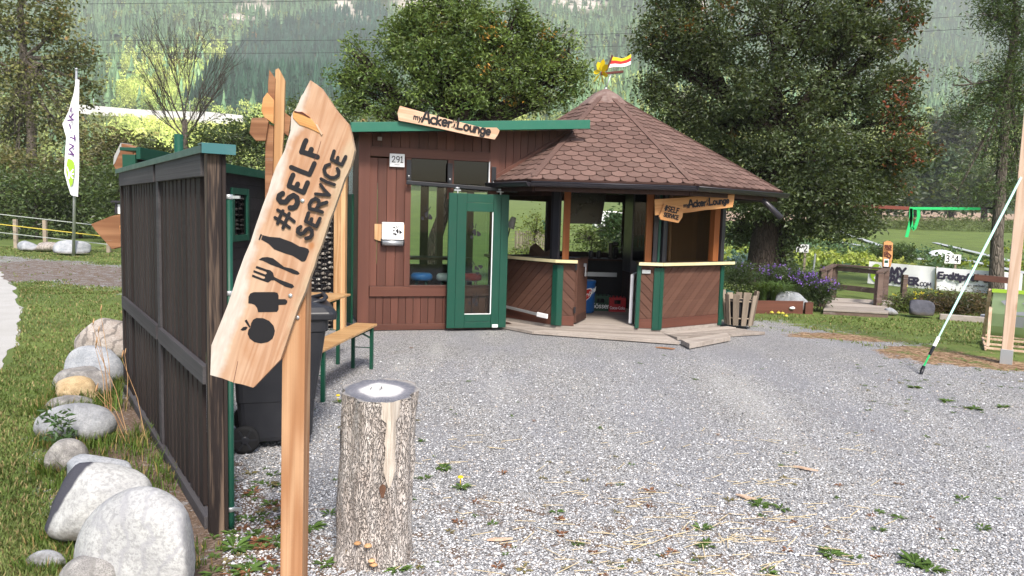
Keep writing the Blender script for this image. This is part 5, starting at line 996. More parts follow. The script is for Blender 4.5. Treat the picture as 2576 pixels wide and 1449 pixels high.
def build_bin():
    a, b = gnd(572, 1142), gnd(776, 1128); Lb = np.linalg.norm(b-a); d = nrm(b-a); f = Fr((a+b)/2+V(-d[1], d[0], 0)*.27+d*.04, d, (-d[1], d[0], 0), (0, 0, 1))
    root = thing('wheeled_bin', f.o, 'black wheeled rubbish bin behind the sign post', 'rubbish bin'); hz = .98; LB = .27
    m = MB(); nz = 10; vs = []
    def ring(hx0, hx1, hy, z, r=.05, off=0):
        out = []
        for cx, cy, a0 in ((hx1-r, hy-r, 0), (hx0+r, hy-r, 90), (hx0+r, -hy+r, 180), (hx1-r, -hy+r, 270)):
            for k in range(4):
                t = math.radians(a0+k*30); out.append(f.p(cx+r*math.cos(t), cy+r*math.sin(t), z))
        return out
    R = [ring(-.22, .25, .23, .06), ring(-.235, .27, .24, .09), ring(-.255, .285, .255, .35), ring(-.26, .29, .26, .36), ring(-.28, .36, .275, .86), ring(-.285, .375, .285, .865), ring(-.285, .38, .285, hz)]
    m.add([p for q in R for p in q], [(i*16+j, i*16+(j+1) % 16, (i+1)*16+(j+1) % 16, (i+1)*16+j) for i in range(6) for j in range(16)]+[tuple(range(15, -1, -1)), tuple(range(96, 112))], False); m.build('body', m_bin, root, f, .008)
    m = MB(); R = [ring(-.30, .44, .305, hz-.03, .06), ring(-.30, .44, .305, hz+.02, .06), ring(-.27, .40, .27, hz+.06, .06), ring(-.2, .24, .2, hz+.10, .06)]
    m.add([p for q in R for p in q], [(i*16+j, i*16+(j+1) % 16, (i+1)*16+(j+1) % 16, (i+1)*16+j) for i in range(3) for j in range(16)]+[tuple(range(15, -1, -1)), tuple(range(48, 64))], False); lid = m.build('lid', m_bin, root, f, .01)
    m = MB(); m.tube([f.p(.2, -.17, hz+.06), f.p(.35, -.15, hz+.10), f.p(.37, -.1, hz+.115), f.p(.37, .1, hz+.115), f.p(.35, .15, hz+.10), f.p(.2, .17, hz+.06)], .018, 8); m.build('handle', m_bin, lid, f)
    m = MB(); m.tube([f.p(-.33, -.2, hz-.02), f.p(-.33, .2, hz-.02)], .02, 8); m.build('rear_bar', m_bin, root, f)
    for y in (-.285, .285):
        c = f.p(-.20, y, .10); wf = Fr(c, f.x, f.z); m = MB(); m.lathe(wf, [(.075, -.025), (.10, -.022), (.103, .0), (.10, .022), (.075, .025)], 24); w = m.build('wheel', m_rubber, root)
        m = MB(); m.lathe(wf, [(.074, -.02), (.03, -.012), (.03, .028), (.02, .03)], 16)
        for k in range(6):
            t = k*math.pi/3; m.beam(wf.p(.02*math.cos(t), .02*math.sin(t), .026*(1 if y < 0 else -1)), wf.p(.08*math.cos(t), .08*math.sin(t), .026*(1 if y < 0 else -1)), .012, .006, f.y)
        m.build('rim', m_bin, w)
build_bin()
def beer_set():
    # bench
    e = V(-1.62, 8.30, 0); n = V(-1.84, 6.30, 0); d = nrm(n-e); f = Fr(e, d, (-d[1], d[0], 0), (0, 0, 1)); L = 2.1
    def legs(root, u, hw, h):
        for s in (1,):
            m = MB()
            for y in (-hw, hw): m.box(f2, u-.018, u+.018, y-.018, y+.018, .0, h)
            m.box(f2, u-.014, u+.014, -hw, hw, h-.035, h-.002); m.beam(f2.p(u, -hw, h*.74), f2.p(u, hw, h*.98), .02, .02); m.beam(f2.p(u, hw, h*.74), f2.p(u+.18, 0, h-.01), .018, .018); m.tube([f2.p(u, -hw, h*.52), f2.p(u, hw, h*.52)], .006, 6); m.build('leg_frame', m_greend, root, f2, .002)
    f2 = f; r = thing('beer_bench', e+d*1.0, 'varnished wooden beer bench with dark green folding legs', 'bench'); m = MB(); m.box(f, 0, L, -.125, .125, .465, .49); m.build('seat', m_bench, r, f, .005); legs(r, .14, .105, .463); legs(r, 1.62, .105, .463)
    e = V(-2.12, 8.66, 0); f2 = Fr(e, d, (-d[1], d[0], 0), (0, 0, 1)); r = thing('beer_table', e+d*1.0, 'varnished wooden beer table standing left of the bench by the stone wall', 'table'); m = MB(); m.box(f2, 0, 2.1, -.25, .25, .755, .78); m.build('table_top', m_bench, r, f2, .005); legs(r, .28, .2, .753); legs(r, 1.75, .2, .753)
beer_set()
def signpost_cluster():
    Y = 7.4; z = Zm(900, 220, 3.15); at = lambda q, y=Y: atY(*z(*q), y); N = nrm(V(.15, -1, 0))
    b = V(at((440, 1330))[0], Y, 0); root = thing('direction_post', b, 'rough wooden post bundle with several short pointed direction boards, seen edge-on', 'signpost')
    def slab(pts, t, mt, name, y=Y): m = MB(); m.prism([at(q, y) for q in pts], N, t); m.build(name, mt, root, None, .004)
    def down(x): return at((x, 1330))[0]
    m = MB(); x0, x1 = at((392, 1330))[0], at((475, 1330))[0]; P = [at(q) for q in ((455, 110), (530, 255), (515, 870), (480, 1330))]; P += [V(P[-1][0]-.02, Y, 0), V(x0+.0, Y, 0), at((392, 1330)), at((405, 700)), at((415, 130))]; m.prism(P, N, .07); m.build('post', m_rough, root, None, .005)
    m = MB(); P = [at(q, Y-.03) for q in ((300, 760), (395, 790), (385, 1330))]; P += [V(P[-1][0], Y-.03, 0), V(at((295, 1330))[0], Y-.03, 0), at((295, 1330), Y-.03)]; m.prism(P, N, .08); m.build('post', m_oldbrown, root, None, .005)
    slab(((345, 130), (418, 235), (405, 520), (330, 420), (330, 290)), .05, m_oldbrown, 'board', Y-.02); slab(((270, 470), (320, 398), (400, 490), (395, 770), (285, 690), (250, 620)), .05, m_signor, 'board', Y-.06); slab(((135, 700), (300, 695), (335, 740), (300, 970), (185, 970), (110, 880)), .06, m_oldbrown, 'board', Y-.09); slab(((515, 625), (600, 690), (570, 920), (515, 870)), .05, m_oldbrown, 'board', Y+.05)
signpost_cluster()
def left_boards():
    z = Zm(300, 480, 2.8975); at = lambda q, y: atY(*z(*q), y)
    Y = 7.35; b = gnd(318, 940); c = V(at((505, 900), Y)[0]+.12, Y, 0); root = thing('arrow_signpost', c, 'arrow shaped brown boards on a post hidden behind the far end of the slat fence', 'signpost')
    m = MB(); m.box(Fr(c, (1, 0, 0), (0, 1, 0)), -.05, .05, .0, .1, 0, 2.28); m.build('post', m_oldbrown, root, None, .004)
    N = nrm(V(-.3, -1, 0))
    for pts, mt, y in ((((118, 1045), (340, 955), (520, 925), (640, 920), (640, 1240), (510, 1275), (345, 1318), (160, 1110)), m_oldbrown, Y), (((425, 1060), (520, 1035), (600, 1020), (600, 1225), (520, 1245), (450, 1242)), m_signor, Y-.07)):
        m = MB(); m.prism([at(q, y) for q in pts], N, .04); m.build('board', mt, root, None, .004)
    ink = Ink(N, .002); [ink.stroke([at((445+4*i, 1085+i*38), Y-.07), at((462-3*i, 1110+i*38), Y-.07)], .012) for i in range(4)]; ink.m.build('lettering', m_rust, root)
    m = MB(); m.prism([at(q, Y+.0) for q in ((440, 165), (520, 190), (620, 230), (560, 330), (560, 490), (470, 490), (395, 470), (360, 400), (368, 310))], N, .12); m.build('board', m_oldbrown, root, None, .006)
    m = MB(); m.prism([at(q, Y-.004) for q in ((440, 165), (448, 160), (445, 225), (375, 385), (360, 400), (368, 310))], N, .13); m.build('bark_edge', m_greypost, root)
    # grey pillar with lantern
    p = gnd(312, 652); Yp = p[1]; k = Zm(300, 480, 2.8975); at2 = lambda q: atY(*k(*q), Yp)
    r = thing('lantern_pillar', p, 'rough grey granite pillar with a small lantern, half hidden by the slat fence', 'pillar'); x0 = at2((462, 700))[0]; x1 = x0+.5
    m = MB(); m.prism([V(x0-.05, Yp, 0), V(x1, Yp, 0), V(x1, Yp, at2((510, 630))[2]), V(x0+.1, Yp, at2((510, 630))[2]), V(x0, Yp, at2((465, 690))[2])], (0, -1, 0), .5); m.build('pillar', stone('granite', (.2, .2, .2), (.4, .4, .39), 6.), r, None, .03)
    m = MB(); q = at2((445, 930)); q2 = at2((445, 812)); m.box(Fr(q, (1, 0, 0), (0, 1, 0)), 0, .06, -.35, -.29, 0, q2[2]-q[2]); m.box(Fr(q2, (1, 0, 0), (0, 1, 0)), -.08, .7, -.45, .0, 0, .06); m.build('lantern_frame', m_gutter, r); m = MB(); m.box(Fr(q, (1, 0, 0), (0, 1, 0)), .07, .6, -.32, -.05, 0, q2[2]-q[2]-.05); m.build('lantern_glass', m_banner, r)
left_boards()
# ------------------------------------------------------------------ the row of boulders
S_w = stone('white_granite', (.34, .34, .34), (.54, .54, .53), 3., .35, None, .4, (.20, .08, .04))
def slate_side(mat):                        # one cleft side of the boulder is dark slate
    t = NT.__new__(NT); t.mat = mat; t.t = mat.node_tree; b = [q for q in t.t.nodes if q.type == 'BSDF_PRINCIPLED'][0]; src = b.inputs['Base Color'].links[0].from_socket
    s_ = t.n('SeparateXYZ', {'Vector': t.n('TexCoord').outputs['Object']}).outputs; e = t.math('ADD', t.math('MULTIPLY_ADD', s_[2], -.45, s_[0]), t.math('MULTIPLY_ADD', t.noise(t.coord(), 9., 3.), .05, -.025))
    t.t.links.new(t.mix(t.ramp(t.math('ADD', e, .5), (.275, 1.), (.29, 0.)), src, (.055, .055, .07)), b.inputs['Base Color'])
slate_side(S_w); S_w2 = stone('white_granite_streaked', (.34, .34, .35), (.54, .54, .53), 3.5, .35, (.3, .3, .32), .4); S_g = stone('grey_granite', (.2, .21, .23), (.42, .43, .45), 6., .3, (.3, .31, .33)); S_b = stone('blue_grey_granite', (.26, .28, .31), (.46, .47, .5), 5., .3, None)
S_t = stone('tan_sandstone', (.36, .25, .13), (.66, .52, .33), 9., .3, None, .8); S_gn = stone('rough_gneiss', (.20, .19, .19), (.52, .50, .48), 14., .5, (.24, .23, .22), .9); S_p = stone('brownish_granite', (.30, .25, .22), (.52, .48, .45), 5., .35, (.1, .09, .085)); S_d = stone('dark_slate', (.05, .052, .065), (.10, .10, .12), 8., .2)
ROCKB = []
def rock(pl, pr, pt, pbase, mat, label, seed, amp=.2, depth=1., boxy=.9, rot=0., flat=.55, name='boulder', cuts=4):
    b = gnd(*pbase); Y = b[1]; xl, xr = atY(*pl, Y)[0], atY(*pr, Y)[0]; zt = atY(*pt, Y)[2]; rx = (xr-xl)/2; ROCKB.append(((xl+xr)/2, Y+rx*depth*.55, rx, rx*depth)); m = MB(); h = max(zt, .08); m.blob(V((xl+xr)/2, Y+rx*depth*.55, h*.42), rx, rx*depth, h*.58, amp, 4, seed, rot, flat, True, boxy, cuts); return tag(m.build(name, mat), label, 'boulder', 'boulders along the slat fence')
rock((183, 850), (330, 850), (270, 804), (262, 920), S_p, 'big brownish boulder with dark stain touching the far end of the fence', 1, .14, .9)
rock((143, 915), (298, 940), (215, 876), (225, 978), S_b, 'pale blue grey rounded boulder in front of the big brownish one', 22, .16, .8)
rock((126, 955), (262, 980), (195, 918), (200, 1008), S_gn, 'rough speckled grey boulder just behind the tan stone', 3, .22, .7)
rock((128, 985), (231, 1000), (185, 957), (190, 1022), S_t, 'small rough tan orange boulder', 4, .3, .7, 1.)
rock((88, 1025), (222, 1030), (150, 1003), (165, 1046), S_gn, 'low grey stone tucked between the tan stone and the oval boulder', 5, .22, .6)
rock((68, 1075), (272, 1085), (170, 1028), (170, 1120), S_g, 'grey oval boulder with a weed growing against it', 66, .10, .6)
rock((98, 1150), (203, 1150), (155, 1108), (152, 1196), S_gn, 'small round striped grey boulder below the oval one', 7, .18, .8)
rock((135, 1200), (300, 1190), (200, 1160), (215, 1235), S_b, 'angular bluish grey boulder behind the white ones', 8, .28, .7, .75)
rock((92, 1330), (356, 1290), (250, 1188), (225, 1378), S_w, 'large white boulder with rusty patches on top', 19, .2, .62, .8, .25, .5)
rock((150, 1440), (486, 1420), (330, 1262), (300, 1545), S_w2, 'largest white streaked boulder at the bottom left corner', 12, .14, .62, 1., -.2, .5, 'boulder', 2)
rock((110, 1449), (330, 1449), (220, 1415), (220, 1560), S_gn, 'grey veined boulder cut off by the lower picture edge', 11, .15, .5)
rock((55, 1415), (162, 1420), (105, 1404), (105, 1434), S_g, 'flat thin grey stone lying in the grass left of the white boulders', 13, .1, .5, .9)
def slate_face():
    Y = gnd(225, 1378)[1]-.015; P = [atY(*q, Y) for q in ((184, 1198), (168, 1240), (130, 1320), (98, 1362), (93, 1340), (108, 1278), (140, 1226))]
# flag pole stones
rock((36, 622), (88, 622), (62, 606), (62, 633), S_b, 'left pale boulder of the group round the flag pole', 31, .15, .8); rock((78, 625), (141, 625), (110, 609), (110, 634), S_p, 'beige boulder between the two larger ones near the flag pole', 32, .15, .8); rock((130, 628), (212, 628), (172, 606), (172, 643), S_b, 'largest pale boulder, at the foot of the white flag pole', 33, .2, .8); rock((196, 625), (226, 625), (208, 610), (210, 636), S_g, 'small grey boulder right of the flag pole', 34, .15, .8)
for o in list(bpy.data.objects):
    if o.get('label', '').find('flag pole') >= 0: o['group'] = 'boulders round the flag pole'
# ------------------------------------------------------------------ right side of the yard
def right_side():
    b = gnd(2530, 914); fa = math.radians(-33); f = Fr(b, (math.cos(fa), math.sin(fa), 0), (-math.sin(fa), math.cos(fa), 0), (0, 0, 1))
    r = thing('timber_post', b, 'new pale square timber post in a galvanised foot at the right edge', 'post')
    m = MB(); m.box(f, -.062, .062, -.062, .062, .10, 4.2); m.build('post', m_pale, r, f, .005); m = MB(); m.box(f, -.07, .07, -.07, .07, -.02, .19); m.build('post_foot', m_steel, r, f, .003)
    a = gnd(2313, 942); e = b+V(-.06, -.05, 2.42); d = nrm(e-a); r = thing('tension_strap', a, 'mint green tension strap stretched from a ground anchor up to the pale timber post', 'strap')
    m = MB(); s = nrm(np.cross(d, (0, -1, 0))); P = lambda t, w: [a+d*t-s*w, a+d*t+s*w]; Ls = np.linalg.norm(e-a)
    L_ = [(.55, .010), (1.2, .014), (2.0, .015), (Ls, .013)]
    for i in range(3): q0, q1 = P(*L_[i]), P(*L_[i+1]); m.prism([q0[0], q0[1], q1[1], q1[0]], (0, -1, 0), .006)
    m.build('webbing', m_strap, r)
    m = MB(); m.beam(a+d*.1, a+d*.5, .014, .014); m.build('lower_webbing', m_ribbon, r); m = MB(); m.beam(a+d*.28, a+d*.42, .03, .03); m.build('ratchet', m_blackm, r, None, .006); m = MB(); m.beam(a+d*.40, a+d*.54, .03, .035); m.build('ratchet_handle', m_white, r, None, .006); m = MB(); m.tube([a-V(0, 0, .05), a+d*.12], .02, 6); m.build('ground_anchor', m_blackm, r)
    # deck chair
    z = Zm(3500, 900, 2.897); o = gnd(*z(565, 1205)); f = Fr(o, nrm(V(.87, -.5, 0)), nrm(V(.5, .87, 0)), (0, 0, 1)); w = .56
    r = thing('deck_chair', o+f.x*.28+f.y*.45, 'wooden deck chair with pale green printed canvas behind the timber post', 'deck chair'); m = MB()
    T0, S0, S1 = (.18, .86), (.72, .22), (1.0, .04)
    for x in (0, w):
        m.beam(f.p(x, 0, .03), f.p(x, 1.05, .05), .025, .045); m.beam(f.p(x, .20, .86), f.p(x, .80, .12), .025, .045, f.x); m.beam(f.p(x+.03, .30, .62), f.p(x+.03, .12, .05), .02, .04, f.x)
    for y, zz in ((.03, .04), (.42, .05), (1.03, .05), (.80, .13), (.20, .87)): m.beam(f.p(-.02, y, zz), f.p(w+.02, y, zz), .03, .03)
    m.build('frame', m_pale, r, f, .003)
    cv = [(.20, .86), (.26, .72), (.36, .52), (.5, .32), (.64, .21), (.8, .14)]; m = MB()
    m.add([f.p(x, y-.03, zz) for y, zz in cv for x in (.04, w-.04)], [(2*i, 2*i+1, 2*i+3, 2*i+2) for i in range(5)]); c = m.build('canvas', m_chairc, r, f); m = MB(); m.beam(f.p(.02, .18, .865), f.p(w-.02, .18, .865), .045, .05); m.build('canvas_hem', m_lime, c, f)
    n = nrm(np.cross(f.x, f.p(0, .36, .52)-f.p(0, .26, .72))); n = n if n[1] < 0 else -n; ink = Ink(n, .006); fl = lambda u, t: f.p(u, -.03+np.interp(t, [.14, .21, .32, .52, .72, .86], [.8, .64, .5, .36, .26, .2]), t)
    for q in (((.14, .72), (.2, .74), (.24, .67), (.2, .66)), ((.24, .56), (.44, .58), (.48, .52), (.24, .52)), ((.40, .70), (.5, .78), (.5, .68))): ink.fill([fl(*k) for k in q])
    for t0, t1 in ((.5, .42), (.42, .33)): ink.fill([fl(.22, t0), fl(.46, t0), fl(.46, t1), fl(.22, t1)])
    ink.m.build('print', m_greybl, c, f)
    # slatted tub
    c = atY(1858, 815, 12.25); c[2] = .06; r = thing('slatted_tub', c, 'round tub of weathered upright slats beside the kiosk', 'planter')
    g = np.random.default_rng(12); m = MB(); n = 11
    for k in range(n):
        a_ = 2*math.pi*k/n+.2; d = V(math.cos(a_), math.sin(a_), 0); s = V(-d[1], d[0], 0); w = g.uniform(.045, .06); h = .52+g.uniform(-.03, .04); m.new(); x0, x1 = c+d*.205, c+d*.275; t = d*.022
        m.add([x0-s*w*.8, x0+s*w*.8, x1+s*w+V(0, 0, h), x1-s*w+V(0, 0, h), x0-s*w*.8+t, x0+s*w*.8+t, x1+s*w+V(0, 0, h)+t, x1-s*w+V(0, 0, h)+t], [(0, 1, 2, 3), (7, 6, 5, 4), (0, 4, 5, 1), (1, 5, 6, 2), (2, 6, 7, 3), (3, 7, 4, 0)])
    m.build('slats', m_stake, r, None, .003); m = MB(); m.lathe(Fr(c, (1, 0, 0), (0, 1, 0)), [(.185, .0), (.2, .1), (.22, .38), (.20, .40)], 20); m.build('inner_pot', m_dark, r)
    m = MB()
    for zz, R in ((.12, .2165), (.4, .2455)): m.tube([c+V(R*math.cos(t), R*math.sin(t), zz) for t in np.linspace(0, 6.283, 25)], .012, 5)
    m.build('hoop', m_stake, r)
    q = atY(1828, 735, 13.2); m = MB(); F_ = Fr((q[0], 13.2, 0), (1, 0, 0), (0, 1, 0)); m.box(F_, -.22, .1, 0, .3, .0, q[2]-.02); o = m.build('garden_box', m_greend, None, F_, .01); tag(o, 'small green garden box just visible behind the slatted tub', 'box'); m = MB(); m.box(F_, -.24, .12, -.02, .32, q[2]-.02, q[2]+.02); m.build('lid', m_green, o, F_, .006)
    # raised bed
    a, b2 = gnd(1800, 788), gnd(2036, 790); r = thing('raised_bed', (a+b2)/2, 'low brown board edging of the flower bed at the right of the kiosk', 'flower bed'); f = Fr(a, b2-a, (-(b2-a)[1], (b2-a)[0], 0), (0, 0, 1)); L = np.linalg.norm(b2-a)
    for u0, u1, y0, y1, zz in ((0, L-.14, 0, .05, .25), (L-.1, L+.06, -.02, .03, .23), (L+.0, L+.05, .035, 1.8, .24)):
        m = MB(); m.box(f, u0, u1, y0, y1, -.02, zz); m.build('edge_board', m_brownX if y1 < 1 else m_railw, r, f, .004)
    m = MB(); m.box(f, .02, L, .055, 1.75, -.02, .19); m.build('soil', plain('bed_soil', (.035, .025, .018), .95), r, f); m = MB(); m.blob(f.p(L*.80, -.03, .12), .05, .02, .03, .4, 2, 3); m.build('fungus', m_banner, r)
    # look-out platform with railing
    k = Zm(3000, 780, 2.337); g0 = lambda zx, zy, zz=0: gnd(*k(zx, zy), z=zz); P = [g0(*q, .10) for q in ((205, 888), (770, 918), (812, 812), (262, 784))]; r = thing('viewing_platform', sum(P)/4*V(1, 1, 0), 'small grey plank platform with a brown railing at the edge of the garden', 'platform')
    m = MB(); l = lambda p, q, s: p*(1-s)+q*s
    for i in range(9): s0, s1 = i/9+.004, (i+1)/9-.004; m.new(); m.prism([l(P[0], P[3], s0), l(P[1], P[2], s0), l(P[1], P[2], s1), l(P[0], P[3], s1)], (0, 0, 1), .03)
    m.build('planks', m_deckw, r, None, .003); m = MB(); m.prism([l(P[0], P[3], .01)-V(0, 0, .032), l(P[1], P[2], .01)-V(0, 0, .032), l(P[1], P[2], .99)-V(0, 0, .032), l(P[0], P[3], .99)-V(0, 0, .032)], (0, 0, 1), .08); m.build('joists', m_railw, r)
    FL, ML, BL, FRp, BR = gnd(2064, 772), gnd(2080, 758), gnd(2094, 748), gnd(2206, 780), gnd(2221, 764)
    for q in (FL, ML, BL, FRp, BR): m = MB(); m.box(Fr(q, (1, .1, 0), (-.1, 1, 0), (0, 0, 1)), -.06, .06, -.06, .06, 0, .76); m.build('railing_post', m_railw, r, None, .005)
    for q0, q1, zz, w, h in ((FL, BL, .785, .13, .045), (BL, BR, .785, .13, .045), (FRp, BR, .785, .13, .045), (BL, BR, .27, .04, .12), (FL, BL, .3, .04, .1), (FRp, BR, .3, .04, .1), (BL, BR, .70, .04, .1)):
        m = MB(); dd = nrm(q1-q0)*.05; m.beam(q0-dd+V(0, 0, zz), q1+dd+V(0, 0, zz), w, h); m.build('railing_bar', m_railw, r, None, .004)
    # selfie point board
    Y = 17.2; at = lambda q, y=Y: atY(*k(*q), y); b = V(at((752, 780))[0], Y+.05, 0); r = thing('selfie_sign', b, 'brown wooden selfie point board on a post behind the platform railing', 'sign'); m = MB(); m.box(Fr(b, (1, 0, 0), (0, 1, 0)), -.07, .07, 0, .08, 0, 1.0); m.build('post', m_railw, r, None, .004)
    N = V(0, -1, 0); m = MB(); m.prism([at(q) for q in ((736, 300), (768, 287), (790, 290), (816, 306), (812, 430), (796, 516), (724, 514), (728, 420))], N, .035); bd = m.build('board', m_signor, r, None, .005)
    ink = Ink(N, .003); X = lambda a, b_: at((a, b_)); xx = nrm(X(800, 350)-X(740, 345)); up = nrm(np.cross(N, xx)); sz = .105
    for tx, a0, b0, w in (('#SELFIE', 740, 338, 64), ('POINT', 741, 360, 62)): q = X(a0, b0); ww = np.linalg.norm(X(a0+w, b0)-q); kk = ww/text_width(tx, 1, .12); ink.text(tx, Fr(q, xx, up), kk, .007, .1)
    ink.stroke([X(738, 367), X(800, 370)], .007); ink.stroke([X(*q) for q in ((738, 385), (765, 383), (767, 420), (738, 422), (738, 385))], .01); ink.stroke([X(*q) for q in ((752, 395), (757, 403), (752, 410), (748, 403))], .012); ink.stroke([X(*q) for q in ((770, 395), (795, 418), (785, 440), (762, 425))], .014); ink.m.build('lettering', m_rust, bd)
    m = MB(); m.prism([at(q, Y-.004) for q in ((738, 447), (778, 447), (776, 514), (736, 512))], N, .004); nt = m.build('notice', m_banner, bd); m = MB(); m.prism([at(q, Y-.007) for q in ((742, 458), (774, 458), (773, 482), (741, 482))], N, .002); m.build('photo_print', m_greend, nt)
    # banners
    zb = Zm(3240, 940, 4.293)
    def banner(q, Ys, lab):
        pts = [atY(*zb(*c_), y) for c_, y in zip(q, (Ys[0], Ys[1], Ys[1], Ys[0]))]; bx = nrm(pts[1]-pts[0]); n = nrm(np.cross(bx, (0, 0, 1))); n = n if n[1] < 0 else -n; m = MB(); nx, nz = 16, 5; vs = []
        for j in range(nz):
            for i in range(nx):
                s, t = i/(nx-1), j/(nz-1); p = (pts[3]*(1-s)+pts[2]*s)*(1-t)+(pts[0]*(1-s)+pts[1]*s)*t; vs.append(p+n*(.02*math.sin(s*17+t*3)*.5+.012*math.sin(s*31-t*5)-.02))
        m.add(vs, [(j*nx+i, j*nx+i+1, (j+1)*nx+i+1, (j+1)*nx+i) for j in range(nz-1) for i in range(nx-1)], True); o = m.build('banner', m_banner); tag(o, lab, 'banner'); pp = lambda a, b_: onp(*zb(a, b_), pts[0]+n*.016, n); return o, pp, n, bx
    o, pp, n, bx = banner([(85, 170), (1150, 265), (1125, 630), (50, 525)], (22.2, 21.1), 'white garden banner with green emblem hung on the meadow behind the platform')
    ink = Ink(n, .004)
    def bt(tx, a0, b0, a1, b1, h, hw):
        q = pp(a0, b0); q1 = pp(a1, b1); xx = nrm(q1-q); up = nrm(np.cross(n, xx)); hh = abs(pp(a0, b0-h)[2]-q[2]); w = np.linalg.norm(q1-q); gp = .1; nat = text_width(tx, hh, gp)
        class G:                                # stretched along the line to the photo's width
            def p(s, a, b_): return q+xx*(a*w/nat)+up*b_
        ink.text(tx, G(), hh, hw, gp)
    bt('MY', 425, 405, 675, 420, 130, .034); bt('ACKER', 410, 510, 885, 560, 110, .032); bt('.COM', 880, 568, 1085, 582, 62, .013); ink.m.build('lettering', m_inkv, o)
    ink = Ink(n, .001); ink.fill([pp(200+95*math.cos(t)*1.05, 362+150*math.sin(t)) for t in np.linspace(0, 6.1, 26)]); ink.m.build('emblem', m_lime, o)
    ink = Ink(n, .003); [ink.fill([pp(*c_) for c_ in q]) for q in (((185, 395), (215, 425), (225, 460), (165, 455), (160, 430)), ((240, 255), (255, 250), (262, 300), (245, 330), (232, 300)), ((205, 330), (235, 340), (240, 390), (215, 380)))]; ink.m.build('emblem_cutout', m_banner, o)
    m = MB(); p = atY(*zb(1150, 600), 21.03); m.tube([V(p[0], p[1], 0), V(p[0]+.0, p[1], atY(*zb(1155, 255), 21.03)[2])], .03, 6); tag(m.build('banner_stake', m_stake), 'grey stake between the two white banners', 'stake')
    o, pp, n, bx = banner([(1168, 270), (2560, 365), (2530, 720), (1150, 640)], (21.0, 19.9), 'long white banner with Erdäpfel lettering behind the dark bush'); ink = Ink(n, .004); bt('Erdäpfel-L', 1190, 445, 2030, 505, 100, .028); ink.m.build('lettering', m_inkv, o)
    ink = Ink(n, .004); bt('um selber', 1640, 570, 1960, 590, 36, .006); ink.m.build('small_lettering', m_gutter, o)
    # number signs in the garden
    for (x0, y0, x1, y1), by, tx, lab in (((2004, 614, 2034, 635), 684, '12', 'white plot sign numbered 1 and 2 on a stake below the big tree'), ((2378, 639, 2416, 663), 700, '34', 'white plot sign numbered 3 and 4 standing above the second banner')):
        b = gnd((x0+x1)/2+3, by); Y = b[1]; A, B = atY(x0, y0, Y-.05), atY(x1, y1, Y-.05); r = thing('plot_sign', b, lab, 'sign', None); F_ = Fr((A[0], Y-.05, B[2]), (1, 0, -.02), (0, 1, 0)); w, h = B[0]-A[0], A[2]-B[2]
        m = MB(); m.box(Fr(b, (1, 0, 0), (0, 1, 0)), -.035, .035, -.02, .03, 0, B[2]+h*.5); m.build('stake', m_stake, r); m = MB(); m.box(F_, 0, w, 0, .012, 0, h); bd = m.build('board', m_white, r); ink = Ink((0, -1, 0), .004); g = Fr(F_.o, F_.x, (0, 0, 1), (0, -1, 0)); s = h*.72; ink.text(tx[0], Fr(F_.p(w*.06, 0, h*.14), F_.x, (0, 0, 1)), s, h*.055); ink.text('A', Fr(F_.p(w*.41, 0, h*.5), F_.x, (0, 0, 1)), h*.4, h*.03); ink.text(tx[1], Fr(F_.p(w*.62, 0, h*.14), F_.x, (0, 0, 1)), s, h*.055); ink.m.build('lettering', m_ink, bd)
    for (x, y0, y1, w, mt, lab) in ((2275, 691, 750, .055, m_railw, 'leaning brown post in front of the first white banner'), (2049, 638, 690, .025, m_steel, 'thin grey stake just left of the platform railing')):
        b = gnd(x-4, y1); t = atY(x+2, y0, b[1]); m = MB(); m.beam(b, t, w*2, w*2, (0, 1, 0)); tag(m.build('stake', mt), lab, 'stake')
    # kerb beam, block, slackline, plank on the far tree
    a, b = gnd(2363, 803), gnd(2478, 812); m = MB(); m.beam(a+V(0, 0, .05), b+V(0, 0, .05), .14, .11); tag(m.build('edging_beam', m_deckw, None, None, .01), 'grey weathered edging beam on the grass before the dark bush', 'beam')
    a = gnd(2488, 812); m = MB(); m.box(Fr(a, (1, .2, 0), (-.2, 1, 0), (0, 0, 1)), -.1, .12, -.1, .12, 0, .15); tag(m.build('kerb_block', stone('concrete_block', (.34, .36, .4), (.5, .52, .56), 12.), None, None, .015), 'grey concrete block at the right end of the edging beam', 'block')
    Y1, Y2 = 20.4, 20.2; A, B, C_, D = atY(1960, 508, Y1), atY(2288, 524, Y1), atY(2466, 525, Y2), atY(2512, 523, Y2); r = thing('slackline', (B+C_)/2*V(1, 1, 0), 'taut red and green slackline strung between the two right-hand trees', 'slackline')
    for q0, q1, w, mt, nm in ((A, B, .09, m_redwire, 'red_strap'), (B, C_, .07, m_ribbon, 'green_webbing'), (C_, D, .05, m_gutter, 'tail_strap')): m = MB(); m.beam(q0, q1, .012, w); m.build(nm, mt, r)
    kk = Zm(3240, 380, 2.7867)
    for pts in (((495, 1120), (498, 1200), (478, 1290), (445, 1420)), ((492, 1120), (490, 1230), (500, 1320), (525, 1340), (545, 1290), (572, 1200), (570, 1120))):
        m = MB(); P = [atY(*kk(*q), Y1-.02) for q in pts]
        for i in range(len(P)-1): s = V(.045, 0, 0) if abs(P[i+1][0]-P[i][0]) < abs(P[i+1][2]-P[i][2]) else V(0, 0, .04); m.prism([P[i]-s, P[i]+s, P[i+1]+s, P[i+1]-s], (0, -1, 0), .01)
        m.build('hanging_ribbon', m_ribbon, r)
    a, b = atY(2450, 697, 19.6), atY(2560, 708, 19.4); m = MB(); m.beam(a, b, .05, .16); o = m.build('plank', m_brownX, None, None, .006); tag(o, 'brown plank fixed across the trunk of the feathery tree', 'plank')
    g = np.random.default_rng(3)
    ap = None
